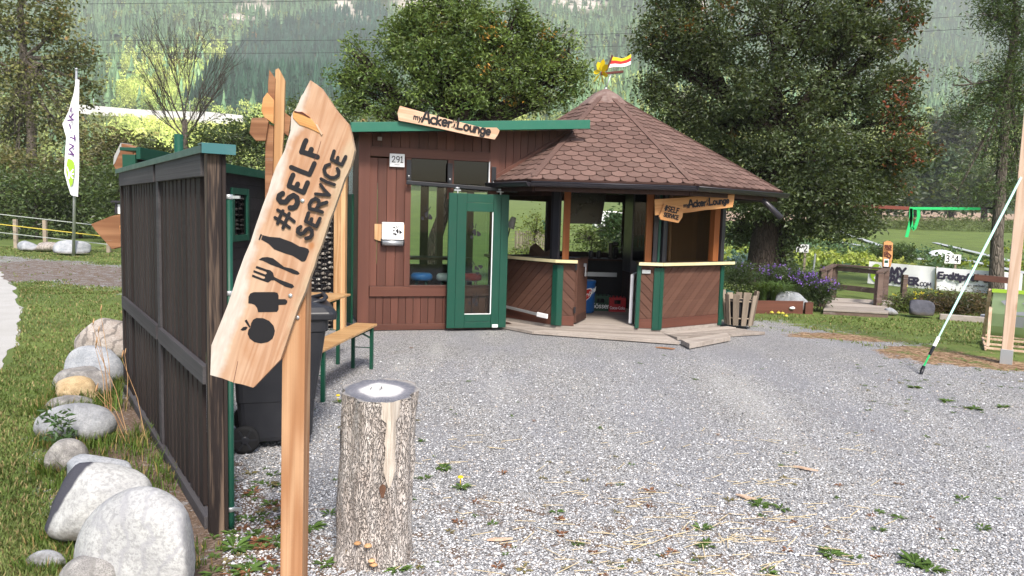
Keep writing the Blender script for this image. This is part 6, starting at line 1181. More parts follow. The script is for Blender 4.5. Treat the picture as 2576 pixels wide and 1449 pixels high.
    for q in ((1941, 791), (1958, 792), (1968, 793), (1977, 800)):
        p = gnd(*q)
        if ap is None: m = MB(); m.blob(p+V(0, 0, .03), .04, .04, .036, .1, 2, 3, 0, 1); m.tube([p+V(0, 0, .06), p+V(.006, 0, .085)], .003, 5); ap = o = m.build('fallen_apple', m_apple); p0 = p
        else: o = ap.copy(); link(o, None, Matrix.Translation(Vector(p-p0)) @ WM[ap.name])
        tag(o, 'yellow windfall apple lying in the grass before the raised bed', 'apple', 'windfall apples')
    rock((1955, 770), (2043, 785), (1990, 733), (2000, 788), S_b, 'smooth grey boulder in the flower bed beside the purple asters', 41, .22, .5)
    rock((2288, 790), (2352, 790), (2318, 757), (2318, 800), S_d, 'dark grey angular boulder left of the dark bush', 42, .25, .7, .75); rock((2225, 785), (2262, 790), (2245, 776), (2245, 794), S_g, 'small grey stone at the right corner of the platform', 43, .2, .7)
    for o in bpy.data.objects:
        l = o.get('label', '')
        if 'flower bed beside the purple' in l or 'dark bush' in l and 'boulder' in l or 'corner of the platform' in l: o['group'] = 'boulders along the garden edge'
right_side()
# ------------------------------------------------------------------ left background: flag and pasture fence
def left_side():
    Y = 24.0; b = atY(184, 610, Y); z1 = Zm(0, 0, 1.3417); zc = Zm(220, 380, 3.81); at = lambda q, y=Y: atY(*z1(*q), y); r = thing('flag_pole', V(b[0], Y, 0), 'tall white flag pole with a limp white banner flag among the pale boulders', 'flag')
    t = at((385, 352)); m = MB(); m.tube([V(b[0], Y, 0), t], [.05, .035], 10); m.lathe(Fr(t, (1, 0, 0), (0, 1, 0)), [(.05, 0), (.05, .04), (.02, .06)], 10); m.build('pole', m_steel, r)
    Lf = [(382, 400), (374, 470), (350, 560), (318, 625), (335, 690), (324, 800), (320, 870), (335, 930), (352, 978)]; Rt = [(398, 400), (400, 470), (400, 560), (400, 625), (400, 690), (398, 800), (394, 870), (390, 930), (388, 990)]; m = MB(); n = 6; vs = []
    for i in range(9):
        A, B = at(Lf[i], Y-.12), at(Rt[i], Y-.10)
        for j in range(n): s = j/(n-1); vs.append(A*(1-s)+B*s+V(0, -.05*math.sin(s*6+i*.7), 0))
    m.add(vs, [(i*n+j, i*n+j+1, (i+1)*n+j+1, (i+1)*n+j) for i in range(8) for j in range(n-1)], True); fl = m.build('flag_cloth', m_cloth, r)
    ink = Ink((0, -1, 0), .0); ac = lambda q: atY(*zc(*q), Y-.2); hw = 10/3.81/1.49*Y/F
    for st in (((135, 752), (215, 765)), ((215, 765), (150, 690)), ((150, 690), (215, 640)), ((215, 640), (155, 610)), ((165, 512), (228, 535)), ((228, 490), (230, 552)), ((156, 330), (170, 385)), ((132, 275), (203, 265)), ((203, 265), (150, 205)), ((165, 235), (210, 180)), ((180, 95), (170, 140))): ink.stroke([ac(q) for q in st], hw)
    ink.m.build('lettering', m_purple, fl); ink = Ink((0, -1, 0), .0); ink.fill([ac(q) for q in ((128, 818), (190, 835), (222, 880), (222, 1000), (200, 1180), (165, 1225), (140, 1120), (110, 1030), (105, 960))]); ink.m.build('emblem', m_lime, fl); ink = Ink((0, -1, 0), .004)
    for st in (((120, 940), (145, 1010), (150, 1100)), ((165, 1030), (205, 975)), ((165, 1040), (212, 1038)), ((165, 1050), (205, 1100))): ink.stroke([ac(q) for q in st], hw*.9)
    ink.m.build('emblem_cutout', m_cloth, fl)
    p = gnd(60, 640); r = thing('pasture_fence', V(-14, 28, 0), 'pasture fence of three tapes on small grey posts across the meadow on the left', 'fence'); Y = 27.
    for (y0, y1), mt, nm in (((1076, 1150), m_wire, 'white_tape'), ((1126, 1202), m_wirey, 'yellow_tape'), ((1168, 1240), m_wire, 'white_tape')): m = MB(); A, B = at((-60, y0-5), Y), at((640, y1), 25.5); m.beam(A, B, .012, .026 if nm[0] == 'w' else .03); m.build(nm, mt, r)
    for x, yt, yb in ((80, 1108, 1165), (228, 1122, 1180), (548, 1150, 1272), (-40, 1090, 1150)):
        q = gnd(*z1(x, 1215)); q = q*27/q[1]*V(1, 1, 0) if x != 548 else gnd(*z1(548, 1272)); m = MB(); m.box(Fr(q, (1, 0, 0), (0, 1, 0)), -.06, .06, -.05, .05, 0, 1.05); m.build('fence_post', m_stake, r)
left_side()
# ------------------------------------------------------------------ seen through the kiosk windows
def behind():
    m = MB(); A, B = atY(1296, 575, 38), atY(1400, 580, 36); A[2] = T(0, 38); B[2] = T(0, 36); d = nrm(B-A); L = np.linalg.norm(B-A); f = Fr(A, d, (-d[1], d[0], 0), (0, 0, 1))
    for u in np.arange(0, L, .13): m.new(); m.box(f, u, u+.07, 0, .02, .05, .95+.05*math.sin(u*9))
    for z in (.3, .75): m.box(f, 0, L, .021, .05, z, z+.07)
    tag(m.build('picket_fence', m_stake), 'grey picket fence on the meadow seen through the left kiosk window', 'fence')
    p = atY(1545, 553, 62); p[2] = T(0, 62); r = thing('parked_van', p, 'small white van far off in the meadow seen through the kiosk window', 'van'); f = Fr(p, (1, 0, 0), (0, 1, 0)); m = MB(); m.prism([f.p(*q) for q in ((-1.6, 0, .35), (1.7, 0, .35), (1.7, 0, 1.0), (1.1, 0, 1.1), (.7, 0, 1.75), (-1.6, 0, 1.8))], (0, -1, 0), 1.6); m.build('body', m_white, r, None, .06); m = MB(); m.prism([f.p(*q) for q in ((-.4, -.01, 1.15), (.9, -.01, 1.12), (.65, -.01, 1.62), (-.4, -.01, 1.65))], (0, -1, 0), .02); m.build('side_window', m_gldark, r)
    for u in (-1., 1.1): m = MB(); m.lathe(Fr(f.p(u, -.02, .32), (1, 0, 0), (0, 0, 1)), [(.32, 0), (.32, .15), (.2, .16)], 16); m.build('wheel', m_rubber, r)
    m = MB(); m.box(f, 1.2, 1.705, -.005, .3, .75, .95); m.build('tail_light', m_red, r)
    p = atY(1530, 538, 80); p[2] = T(0, 80); r = thing('polytunnel', p, 'long pale polytunnel on the far meadow behind the kiosk window', 'greenhouse'); m = MB(); pr = [(math.cos(t)*2.2, math.sin(t)*1.1) for t in np.linspace(0, math.pi, 9)]; n = 9; vs = [p+V(x, a, z) for x in (-1.2, 1.3) for a, z in pr]; m.add(vs, [(j, j+1, n+j+1, n+j) for j in range(n-1)]+[tuple(range(n)), tuple(range(2*n-1, n-1, -1))], True); m.build('film', m_banner, r)
    m = MB(); p = atY(1385, 556, 55); p[2] = T(0, 55); m.box(Fr(p, (1, 0, 0), (0, 1, 0)), -.5, .7, 0, 1, 0, 1.0); o = m.build('green_hut', m_greend, None, None, .03); tag(o, 'small dark green hut far off beyond the picket fence', 'hut'); m = MB(); m.box(Fr(p, (1, 0, 0), (0, 1, 0)), -.6, .8, -.1, 1.1, 1.0, 1.08); m.build('roof', m_greenm, o)
behind()
# ------------------------------------------------------------------ trees and shrubs
def leaf_cloud(g, centers, sig, per, size, droop=.35, asp=.45, flat=.8):
    n = len(centers)*per; c = np.repeat(centers, per, 0); sg = np.repeat(sig, per)[:, None] if not np.isscalar(sig) else sig
    p = c+g.normal(0, 1, (n, 3))*sg*V(1, 1, flat); d = g.normal(0, 1, (n, 3)); d[:, 2] = d[:, 2]*.6-droop; d /= np.linalg.norm(d, axis=1)[:, None]
    s = np.cross(d, g.normal(0, 1, (n, 3))+V(0, 0, .8)); s /= np.linalg.norm(s, axis=1)[:, None]; nn = np.cross(s, d); L = size*g.uniform(.65, 1.25, (n, 1)); w = L*asp*.5
    v = np.stack([p, p+d*L*.45+s*w+nn*L*.06, p+d*L-nn*L*.1, p+d*L*.45-s*w+nn*L*.06], 1); return v.reshape(-1, 3), np.arange(n*4).reshape(-1, 4)
def curve(a, b, sag, k=7, g=None, wob=.0):
    out = [a+(b-a)*t+V(0, 0, sag*4*t*(1-t)) for t in np.linspace(0, 1, k)]
    if g is not None: out = [out[0]]+[q+g.normal(0, wob, 3) for q in out[1:-1]]+[out[-1]]
    return out
def tree(name, label, cat, base, tops, lobes, per, size, cols, seed, trunk_r, bark, sig=.3, droop=.35, asp=.45, dy=None, group=None, dens=1., autumn=None, crown_name='crown', trunk_pts=None, limb=1.):
    """lobes: (px, py, rx, ry, Y offset, clumps) read off the photo at the tree's own distance"""
    g = np.random.default_rng(seed); Y = base[1]; k = Y/F; root = thing(name, base, label, cat, group)
    tp = trunk_pts or [base, base+(tops-base)*.5+g.normal(0, .05, 3), tops]; m = MB(); rr = np.linspace(1, .5, len(tp))*trunk_r; q0 = np.array(tp[0])
    m.tube([q0-V(0, 0, .1), q0+V(0, 0, .12)]+list(tp[1:]), [rr[0]*1.45, rr[0]*1.12]+list(rr[1:]), 12)
    C = []; S = []; TN = []
    for i, (px, py, rx, ry, oy, nc) in enumerate(lobes):
        c = atY(px, py, Y+oy); R = V(rx*k, max(rx, ry)*k*.9, ry*k); st = np.array(tp[-1]) if c[2] > tp[-1][2]-.3 else np.array(tp[len(tp)//2])*.4+np.array(tp[-1])*.6
        pl = curve(st, c, -.05*np.linalg.norm(c-st), 7, g, .04*k*10); m.tube(pl, np.linspace(trunk_r*.38*limb, trunk_r*.1*limb, 7), 6)
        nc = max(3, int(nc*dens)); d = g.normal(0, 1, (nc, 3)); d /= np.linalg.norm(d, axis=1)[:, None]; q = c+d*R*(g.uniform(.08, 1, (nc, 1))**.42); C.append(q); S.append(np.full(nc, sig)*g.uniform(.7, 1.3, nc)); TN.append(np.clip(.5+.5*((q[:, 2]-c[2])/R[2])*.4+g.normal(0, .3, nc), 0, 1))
        for j in range(min(nc, 26)):
            s0 = pl[int(g.integers(3, 7))]; e = q[j]; m.tube([s0, (s0+e)/2+g.normal(0, .05, 3)+V(0, 0, .04), e], [trunk_r*.09*limb+.008, trunk_r*.05*limb+.005, .004], 5, cap=False)
    m.build('trunk', bark, root); C = np.concatenate(C); S = np.concatenate(S); TN = np.concatenate(TN); v, f = leaf_cloud(g, C, S, per, size, droop, asp)
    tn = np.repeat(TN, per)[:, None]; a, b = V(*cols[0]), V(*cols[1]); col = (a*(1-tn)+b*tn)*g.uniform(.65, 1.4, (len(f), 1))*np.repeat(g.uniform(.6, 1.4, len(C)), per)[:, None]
    if autumn:
        for cc, pr, fn in autumn:
            ok = np.repeat((g.uniform(0, 1, len(C)) < pr) & fn(*proj(C)), per) & (g.uniform(0, 1, len(f)) < .75); col[ok] = V(*cc)*g.uniform(.6, 1.3, (ok.sum(), 1))
    npmesh(crown_name, v, f, m_leaf, root, np.clip(col, 0, 1)); return root
def trees():
    DG = ((.028, .046, .018), (.080, .105, .044))
    b = gnd(1925, 716)
    b = b*21/b[1]*V(1, 1, 0); tp = [b, atY(1922, 650, 21), atY(1925, 600, 21), atY(1935, 520, 21), atY(1960, 330, 21)]
    red = lambda p=1.: [((.22, .06, .03), .2, lambda x, y: (x > 2225)), ((.30, .12, .03), .07, lambda x, y: (y < 110) & (x < 1900)), ((.25, .10, .02), .006, lambda x, y: y < 900)]
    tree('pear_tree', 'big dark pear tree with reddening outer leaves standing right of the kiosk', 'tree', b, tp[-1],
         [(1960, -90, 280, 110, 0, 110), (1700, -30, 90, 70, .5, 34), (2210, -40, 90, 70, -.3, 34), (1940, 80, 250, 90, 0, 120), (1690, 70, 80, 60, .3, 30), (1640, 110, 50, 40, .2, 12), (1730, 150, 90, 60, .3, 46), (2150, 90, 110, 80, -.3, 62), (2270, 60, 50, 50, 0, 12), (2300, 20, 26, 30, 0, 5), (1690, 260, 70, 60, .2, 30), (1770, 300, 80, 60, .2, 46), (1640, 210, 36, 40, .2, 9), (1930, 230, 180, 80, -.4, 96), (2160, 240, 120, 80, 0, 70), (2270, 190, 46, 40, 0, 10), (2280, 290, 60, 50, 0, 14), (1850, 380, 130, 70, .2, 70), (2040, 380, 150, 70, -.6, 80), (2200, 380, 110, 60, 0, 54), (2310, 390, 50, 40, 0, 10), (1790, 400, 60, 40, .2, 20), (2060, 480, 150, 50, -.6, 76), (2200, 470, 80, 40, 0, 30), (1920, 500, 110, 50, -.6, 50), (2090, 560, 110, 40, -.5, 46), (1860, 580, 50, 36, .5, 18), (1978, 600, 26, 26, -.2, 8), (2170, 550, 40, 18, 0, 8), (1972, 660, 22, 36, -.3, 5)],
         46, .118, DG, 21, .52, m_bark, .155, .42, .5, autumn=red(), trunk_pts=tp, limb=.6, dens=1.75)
    b = gnd(1072, 727); b = b*17/b[1]*V(1, 1, 0); tp = [b, atY(1080, 660, 17), atY(1098, 590, 17), atY(1122, 520, 17), atY(1140, 330, 17)]
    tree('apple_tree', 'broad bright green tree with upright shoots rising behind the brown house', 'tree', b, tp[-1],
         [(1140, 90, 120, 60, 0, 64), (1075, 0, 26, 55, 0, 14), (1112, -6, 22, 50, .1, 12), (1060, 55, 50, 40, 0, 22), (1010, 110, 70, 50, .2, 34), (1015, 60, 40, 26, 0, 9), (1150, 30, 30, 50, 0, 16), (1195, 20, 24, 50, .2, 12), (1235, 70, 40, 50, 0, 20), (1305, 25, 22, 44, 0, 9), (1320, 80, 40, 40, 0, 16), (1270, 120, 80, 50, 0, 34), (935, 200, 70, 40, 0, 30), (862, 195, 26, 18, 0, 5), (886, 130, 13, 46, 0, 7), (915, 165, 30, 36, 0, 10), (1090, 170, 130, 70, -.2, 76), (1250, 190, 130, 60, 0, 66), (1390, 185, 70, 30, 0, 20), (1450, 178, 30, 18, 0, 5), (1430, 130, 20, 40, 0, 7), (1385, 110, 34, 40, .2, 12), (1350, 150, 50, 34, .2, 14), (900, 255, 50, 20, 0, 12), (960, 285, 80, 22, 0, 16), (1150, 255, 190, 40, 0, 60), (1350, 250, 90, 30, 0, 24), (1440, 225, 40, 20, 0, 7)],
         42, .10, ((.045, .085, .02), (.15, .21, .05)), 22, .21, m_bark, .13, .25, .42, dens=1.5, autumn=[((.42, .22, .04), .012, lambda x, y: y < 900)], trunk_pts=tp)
    b = gnd(84, 560); b = b*44/b[1]; b[2] = T(0, 44); tp = [b, atY(78, 440, 44), atY(80, 330, 44), atY(60, 150, 44), atY(50, 20, 44)]
    tree('poplar', 'tall loose olive brown poplar at the far left edge', 'tree', b, tp[-1],
         [(70, -30, 120, 60, 0, 40), (150, 60, 60, 40, 0, 22), (40, 70, 100, 50, 0, 36), (195, 130, 50, 40, 0, 20), (110, 170, 70, 50, 0, 26), (10, 180, 80, 60, 0, 30), (215, 200, 36, 26, 0, 9), (170, 250, 60, 30, 0, 16), (60, 270, 80, 50, 0, 30), (10, 330, 60, 50, 0, 22), (140, 330, 70, 40, 0, 18), (200, 330, 40, 40, 0, 10), (40, 400, 70, 40, 0, 20)],
         34, .24, ((.075, .09, .03), (.19, .19, .07)), 23, .34, m_barkg, .36, .3, .6, limb=1.3, trunk_pts=tp, autumn=[((.26, .17, .06), .12, lambda x, y: y < 200)])
    b = gnd(2506, 735); b = b*20/b[1]*V(1, 1, 0); tp = [b, atY(2508, 600, 20), atY(2520, 430, 20), atY(2532, 250, 20), atY(2560, 20, 20)]
    tree('robinia', 'feathery tree with slim pale trunk and bare twigs at the right edge', 'tree', b, tp[-1],
         [(2540, -20, 70, 60, 0, 28), (2490, 40, 40, 40, 0, 12), (2560, 90, 60, 60, 0, 26), (2530, 190, 70, 60, 0, 34), (2570, 250, 60, 60, 0, 26), (2480, 260, 60, 50, 0, 26), (2430, 290, 40, 24, 0, 8), (2400, 215, 14, 40, 0, 3), (2530, 330, 70, 40, 0, 22), (2560, 400, 50, 50, 0, 16), (2470, 400, 30, 40, 0, 4), (2520, 480, 60, 40, 0, 10), (2410, 480, 30, 60, 0, 3)],
         56, .10, ((.04, .075, .03), (.10, .145, .055)), 24, .17, m_barkg, .17, .1, .3, trunk_pts=tp, limb=.8, dens=1.5)
    # bushes and background trees, each its own
    BG = ((.03, .055, .018), (.085, .12, .035)); OL = ((.06, .065, .025), (.15, .13, .05))
    def bush(name, lab, px, py, Y, lobes, cols, seed, size=.2, per=40, sig=.4, cat='bush', group='shrubs along the left meadow', tr=.08, bark=m_twig, top=None, autumn=None, asp=.5):
        b = gnd(px, 600); b = b*Y/b[1]; b[0] = atY(px, 500, Y)[0]; b[2] = float(Zt(b[0], Y)); t = atY(px, top or py, Y); tree(name, lab, cat, b, t, lobes, per, size, cols, seed, tr, bark, sig, .2, asp, group=group, autumn=autumn)
    bush('hazel_bush', 'dense green bush behind the pasture fence, left of the flag', 90, 500, 34, [(60, 520, 90, 50, 0, 46), (120, 480, 70, 50, 0, 36), (10, 480, 60, 60, 0, 30), (60, 570, 110, 26, 0, 30)], BG, 31)
    bush('hazel_bush', 'tall green bush behind the flag pole', 200, 490, 36, [(180, 500, 70, 50, 0, 36), (240, 470, 60, 60, 0, 36), (220, 550, 90, 36, 0, 36)], BG, 32)
    bush('hazel_bush', 'green bush just left of the dark slat fence', 290, 490, 33, [(290, 500, 60, 60, 0, 40), (330, 440, 60, 50, 0, 30), (300, 560, 60, 26, 0, 22)], BG, 33)
    bush('hazel_bush', 'brownish autumn bush above the flag, below the white road wall', 270, 400, 42, [(250, 400, 60, 40, 0, 26), (300, 360, 50, 30, 0, 18), (150, 420, 50, 40, 0, 18), (210, 450, 70, 40, 0, 24), (30, 430, 70, 50, 0, 24)], OL, 34, .26)
    bush('hazel_bush', 'dark green bush at the foot of the bare tree', 560, 370, 40, [(530, 360, 50, 40, 0, 30), (600, 350, 60, 50, 0, 40), (660, 340, 50, 50, 0, 34), (560, 420, 70, 30, 0, 34), (700, 400, 60, 60, 0, 34)], BG, 35, .22)
    bush('hazel_bush', 'olive bush rising behind the thick green post', 430, 390, 44, [(420, 400, 60, 36, 0, 30), (370, 380, 50, 30, 0, 22), (480, 410, 50, 30, 0, 22), (400, 460, 110, 50, 0, 46)], ((.045, .065, .02), (.11, .13, .04)), 36, .24)
    bush('hazel_bush', 'dark bush left of the house between signs and roof', 790, 330, 30, [(740, 300, 60, 50, 0, 30), (820, 320, 60, 40, 0, 30), (760, 370, 70, 50, 0, 34), (850, 380, 60, 60, 0, 34), (870, 290, 40, 30, 0, 14)], BG, 37, .16, sig=.3)
    rg = 'trees beyond the brown field'
    for i, (px, py, Y, lb, cl, lab) in enumerate(((2215, 470, 95, [(2190, 450, 60, 50, 0, 30), (2240, 480, 50, 50, 0, 30), (2150, 490, 50, 40, 0, 22), (2215, 500, 50, 18, 0, 10)], ((.03, .045, .025), (.06, .08, .035)), 'dark round tree beside the hanging green ribbons'),
        (2310, 445, 170, [(2300, 440, 40, 40, 0, 26), (2340, 470, 40, 40, 0, 22), (2270, 470, 40, 40, 0, 22)], BG, 'round green tree in the middle of the far meadow edge'), (2395, 440, 165, [(2390, 420, 46, 44, 0, 28), (2420, 460, 40, 50, 0, 26), (2360, 480, 40, 40, 0, 22)], ((.03, .06, .025), (.07, .11, .04)), 'tall dark green tree left of the feathery one, beyond the field'),
        (2400, 340, 210, [(2390, 330, 36, 44, 0, 24), (2420, 350, 40, 40, 0, 22), (2370, 370, 30, 30, 0, 14)], ((.035, .045, .03), (.07, .085, .045)), 'greyish tree highest on the slope right of the road wall'), (2480, 480, 140, [(2470, 480, 60, 50, 0, 30), (2530, 470, 50, 60, 0, 28)], BG, 'broad green tree directly behind the feathery trunk'),
        (2130, 440, 190, [(2110, 430, 50, 40, 0, 26), (2160, 420, 40, 40, 0, 22), (2060, 440, 50, 50, 0, 24)], BG, 'pale green tree low on the slope behind the pear tree'))): bush('meadow_tree', lab, px, py, Y, lb, cl, 50+i, Y*.0075, 40, Y*.011, 'tree', rg, Y*.004, m_bark)
    bush('mixed_shrub', 'light green shrub outside the right kiosk back window', 1490, 600, 17.5, [(1480, 600, 50, 40, 0, 26), (1520, 630, 40, 30, 0, 18)], ((.06, .10, .02), (.17, .22, .06)), 61, .08, sig=.14, group='shrubs behind the kiosk', tr=.03)
    bush('mixed_shrub', 'dark sumac with long leaves outside the kiosk back window', 1565, 590, 17, [(1560, 580, 32, 50, 0, 26), (1570, 630, 30, 30, 0, 14), (1545, 560, 20, 24, 0, 8)], ((.03, .07, .03), (.07, .13, .05)), 62, .13, sig=.12, group='shrubs behind the kiosk', tr=.03, asp=.3)
    bush('mixed_shrub', 'slender yellow green shrub outside the left kiosk window', 1345, 600, 18, [(1345, 590, 26, 50, 0, 18), (1330, 640, 50, 20, 0, 14)], ((.09, .13, .02), (.22, .27, .06)), 63, .07, sig=.13, group='shrubs behind the kiosk', tr=.025)
    # bare tree
    g = np.random.default_rng(77); Yb = 40.; b = gnd(462, 560); b = V(atY(464, 400, Yb)[0], Yb, float(T(0, Yb))); root = thing('bare_tree', b, 'leafless fan shaped tree with pale trunk on the left', 'tree'); m = MB(); lv = MB()
    def grow(p, d, L, r, lvl):
        e = p+d*L; mid = (p+e)/2+g.normal(0, .03*L, 3); m.tube([p, mid, e], [r*.8, r*.7, r*.55], 7 if lvl < 2 else 4, cap=False)
        if lvl >= 5 or r < .006: return
        for k in range(3 if lvl in (0, 1, 2) else 2):
            s = .44 if lvl < 2 else .36; dd = nrm(d+g.normal(0, s, 3)*V(1, .8, .35)+V(0, 0, .22)); grow(p+(e-p)*g.uniform(.55, 1), dd, L*g.uniform(.62, .86), r*g.uniform(.48, .62), lvl+1)
        grow(e, nrm(d+g.normal(0, .16, 3)+V(0, 0, .1)), L*.8, r*.68, lvl+1)
    t0 = atY(464, 300, Yb); m.tube([b, (b+t0)/2+V(.1, 0, 0), t0], [.2, .16, .13], 8); o = t0
    for dx, sc in ((-.75, .95), (-.4, 1.05), (-.12, 1.1), (.12, 1.12), (.42, 1.05), (.78, .95), (-.95, .7), (.95, .65)): grow(t0+V(0, 0, -abs(dx)*1.2), nrm(V(dx, g.normal(0, .3), 1)), 1.62*sc, .05, 1)
    m.build('branches', m_twig, root)
trees()
# ------------------------------------------------------------------ bed plants
def plants():
    g = np.random.default_rng(41)
    def aster(px, py, Y, rx, h, lab, nfl, seed, fl=(.20, .10, .42)):
        b = V(atY(px, py, Y)[0], Y, .18); root = thing('aster_bush', b, lab, 'flowering plant', 'purple asters in the flower bed'); n = 70; q = b+np.stack([g.normal(0, rx*.5, n), g.normal(0, .2, n), g.uniform(.05, 1, n)**.8*h], -1); v, f = leaf_cloud(g, q, .07, 34, .075, .1, .25); col = V(.035, .06, .02)*g.uniform(.5, 1.6, (len(f), 1)); npmesh('foliage', v, f, m_leaf, root, col)
        q = b+np.stack([g.normal(0, rx*.55, nfl), g.normal(-.1, .15, nfl), h*g.uniform(.72, 1.08, nfl)], -1); v, f = leaf_cloud(g, q, .035, 10, .045, -.6, .7); col = V(*fl)*g.uniform(.7, 1.5, (len(f), 1)); npmesh('flowers', v, f, m_leaf, root, np.clip(col, 0, 1))['kind'] = 'stuff'
        m = MB(); [m.tube([b+V(g.normal(0, .06), g.normal(0, .06), -.18), b+V(g.normal(0, rx*.4), g.normal(0, .1), h*.7)], .006, 4, cap=False) for _ in range(7)]; m.build('stem', m_twig, root)
    aster(2062, 770, 14.9, .22, .42, 'purple aster clump spilling at the left of the platform', 26, 1); aster(2012, 745, 15.6, .26, .52, 'purple aster clump behind the smooth grey boulder', 18, 2); aster(1935, 745, 15.2, .30, .62, 'purple aster clump below the pear trunk', 10, 3); aster(1862, 740, 14.9, .36, .72, 'faded aster clump right behind the slatted tub', 9, 4, (.13, .09, .24)); aster(1985, 740, 16.2, .3, .6, 'faded aster clump at the back of the flower bed', 6, 5, (.16, .10, .3))
    def strappy(name, lab, c, n, h, spread, cols, grp=None, cat='plant'):
        vs = []; fs = []; cl = []
        for i in range(n):
            a = g.uniform(0, 6.28); d = V(math.cos(a), math.sin(a), 0); s = V(-d[1], d[0], 0)*.011*g.uniform(.7, 1.3); p = c+d*g.uniform(0, .06); L = h*g.uniform(.6, 1.1); k = len(vs)
            for j in range(6):
                t = j/5; q = p+d*spread*t*t*g.uniform(.8, 1.1)+V(0, 0, L*(1.5*t-.9*t*t)); w = s*(1-t*.9); vs += [q-w, q+w]
            for j in range(5): fs.append((k+2*j, k+2*j+1, k+2*j+3, k+2*j+2)); cl.append(V(*cols)*g.uniform(.6, 1.5))
        npm = npmesh(name, vs, fs, m_leaf, None, np.clip(cl, 0, 1), mw=Matrix.Translation(Vector(c))); tag(npm, lab, cat, grp)
    for i, (px, lab) in enumerate(((1918, 'arching green daylily clump beside the slatted tub'), (1945, 'arching green daylily clump in the middle of the flower bed'), (1972, 'arching green daylily clump left of the smooth grey boulder'))): strappy('daylily', lab, V(atY(px, 770, 14.65)[0], 14.65, .18), 150, .62, .45, (.085, .145, .04), 'daylilies in the flower bed')
    def shrub(name, lab, px, Y, rx, h, cols, n, size, seed, flowers=None, asp=.4, cat='bush', z0=0., tw=10):
        b = V(atY(px, 780, Y)[0], Y, z0); root = thing(name, b, lab, cat); q = b+np.stack([g.normal(0, rx*.5, n), g.normal(0, rx*.3, n), np.abs(g.normal(.45, .3, n))*h], -1); v, f = leaf_cloud(g, q, .09, 42, size, -.2, asp); t = g.uniform(0, 1, (n, 1)); c = V(*cols[0])*(1-t)+V(*cols[1])*t; npmesh('foliage', v, f, m_leaf, root, np.clip(np.repeat(c, 42, 0)*g.uniform(.6, 1.4, (len(f), 1)), 0, 1))
        m = MB(); [m.tube([b, b+V(g.normal(0, rx*.3), g.normal(0, .1), h*.5), b+V(g.normal(0, rx*.7), g.normal(0, .2), h*g.uniform(.8, 1.25))], [.012, .008, .003], 4, cap=False) for _ in range(tw)]; m.build('stem', m_twig, root)
        if flowers: q = b+np.stack([g.normal(0, rx*.6, 8), g.normal(0, .1, 8)-.1, h*g.uniform(.8, 1.6, 8)], -1); v, f = leaf_cloud(g, q, .012, 6, .032, -.6, .8); npmesh('flowers', v, f, m_leaf, root, np.full((len(f), 3), .0)+V(*flowers))['kind'] = 'stuff'
    shrub('low_conifer', 'dark green and bronze spreading bush left of the deck chair', 2420, 15.4, 1.15, .34, ((.025, .035, .015), (.11, .062, .03)), 150, .07, 1, None, .3, tw=26); shrub('low_conifer', 'dark green bush lying behind the angular boulder', 2362, 15.8, .8, .26, ((.022, .036, .014), (.06, .075, .025)), 90, .07, 2, None, .3, tw=16)
    shrub('evening_primrose', 'weedy yellow flowered plant right of the platform', 2275, 15.3, .4, .32, ((.05, .08, .02), (.13, .17, .04)), 28, .08, 3, (.75, .62, .04), .3, 'flowering plant'); shrub('evening_primrose', 'yellow flowered weed above the angular boulder', 2318, 15.8, .3, .30, ((.05, .08, .02), (.12, .15, .04)), 16, .08, 4, (.75, .62, .04), .3, 'flowering plant')
    shrub('round_shrub', 'left of two small round dark shrubs in the garden', 2222, 37, .75, .75, ((.03, .06, .015), (.06, .10, .025)), 50, .12, 5, cat='shrub'); shrub('round_shrub', 'right of two small round dark shrubs in the garden', 2256, 36.5, .75, .75, ((.03, .06, .015), (.06, .10, .025)), 50, .12, 6, cat='shrub')
    # the vegetable field: rows of crops, foil strips, maize
    rows = []; vs = []; fs = []; cl = []; k0 = 0
    d = nrm(V(.82, -.57, 0)); s = V(d[1], -d[0], 0)
    kinds = [((.20, .24, .03), .22, .28), ((.05, .10, .06), .2, .34), ((.12, .17, .04), .16, .22), ((.07, .12, .05), .24, .42), ((.25, .27, .06), .2, .25), ((.05, .09, .03), .14, .3)]
    P = []; Cc = []; Ss = []
    for r in range(26):
        c0 = V(6, 27, 0)+V(.35, 1.0, 0)*r*1.75; kd = kinds[int(g.integers(6))]; u = -14.
        while u < 30:
            L = g.uniform(1.5, 5)
            if g.uniform() < .3: kd = kinds[int(g.integers(6))]
            if g.uniform() < .42:
                for uu in np.arange(u, u+L, .42): P.append(c0+d*uu+V(g.normal(0, .18), g.normal(0, .18), 0)); Cc.append(kd[0]); Ss.append(kd[2])
            u += L+g.uniform(.3, 2.5)
    P = np.array(P); Cc = np.array(Cc); Ss = np.array(Ss); px, py = proj(P+V(0, 0, .3)); ok = (px > 1790) & (px < 2640) & (P[:, 1] > 24.5) & (P[:, 1] < 75) & ~((P[:, 1] < 29) & (P[:, 0] > 12.5)); P = P[ok]; Cc = Cc[ok]; Ss = Ss[ok]; P[:, 2] = T(0, P[:, 1])+Ss*.4
    ex = []
    for (x0, x1, y0, y1, n, c, h) in ((1995, 2215, 628, 672, 120, (.22, .27, .05), .17), (1820, 1895, 622, 665, 60, (.2, .25, .05), .17), (1850, 1915, 655, 672, 30, (.10, .16, .17), .22), (2330, 2400, 660, 690, 26, (.05, .09, .035), .3)):
        for i in range(n): q = gnd(g.uniform(x0, x1), g.uniform(y0, y1)); ex.append((q, c, h))
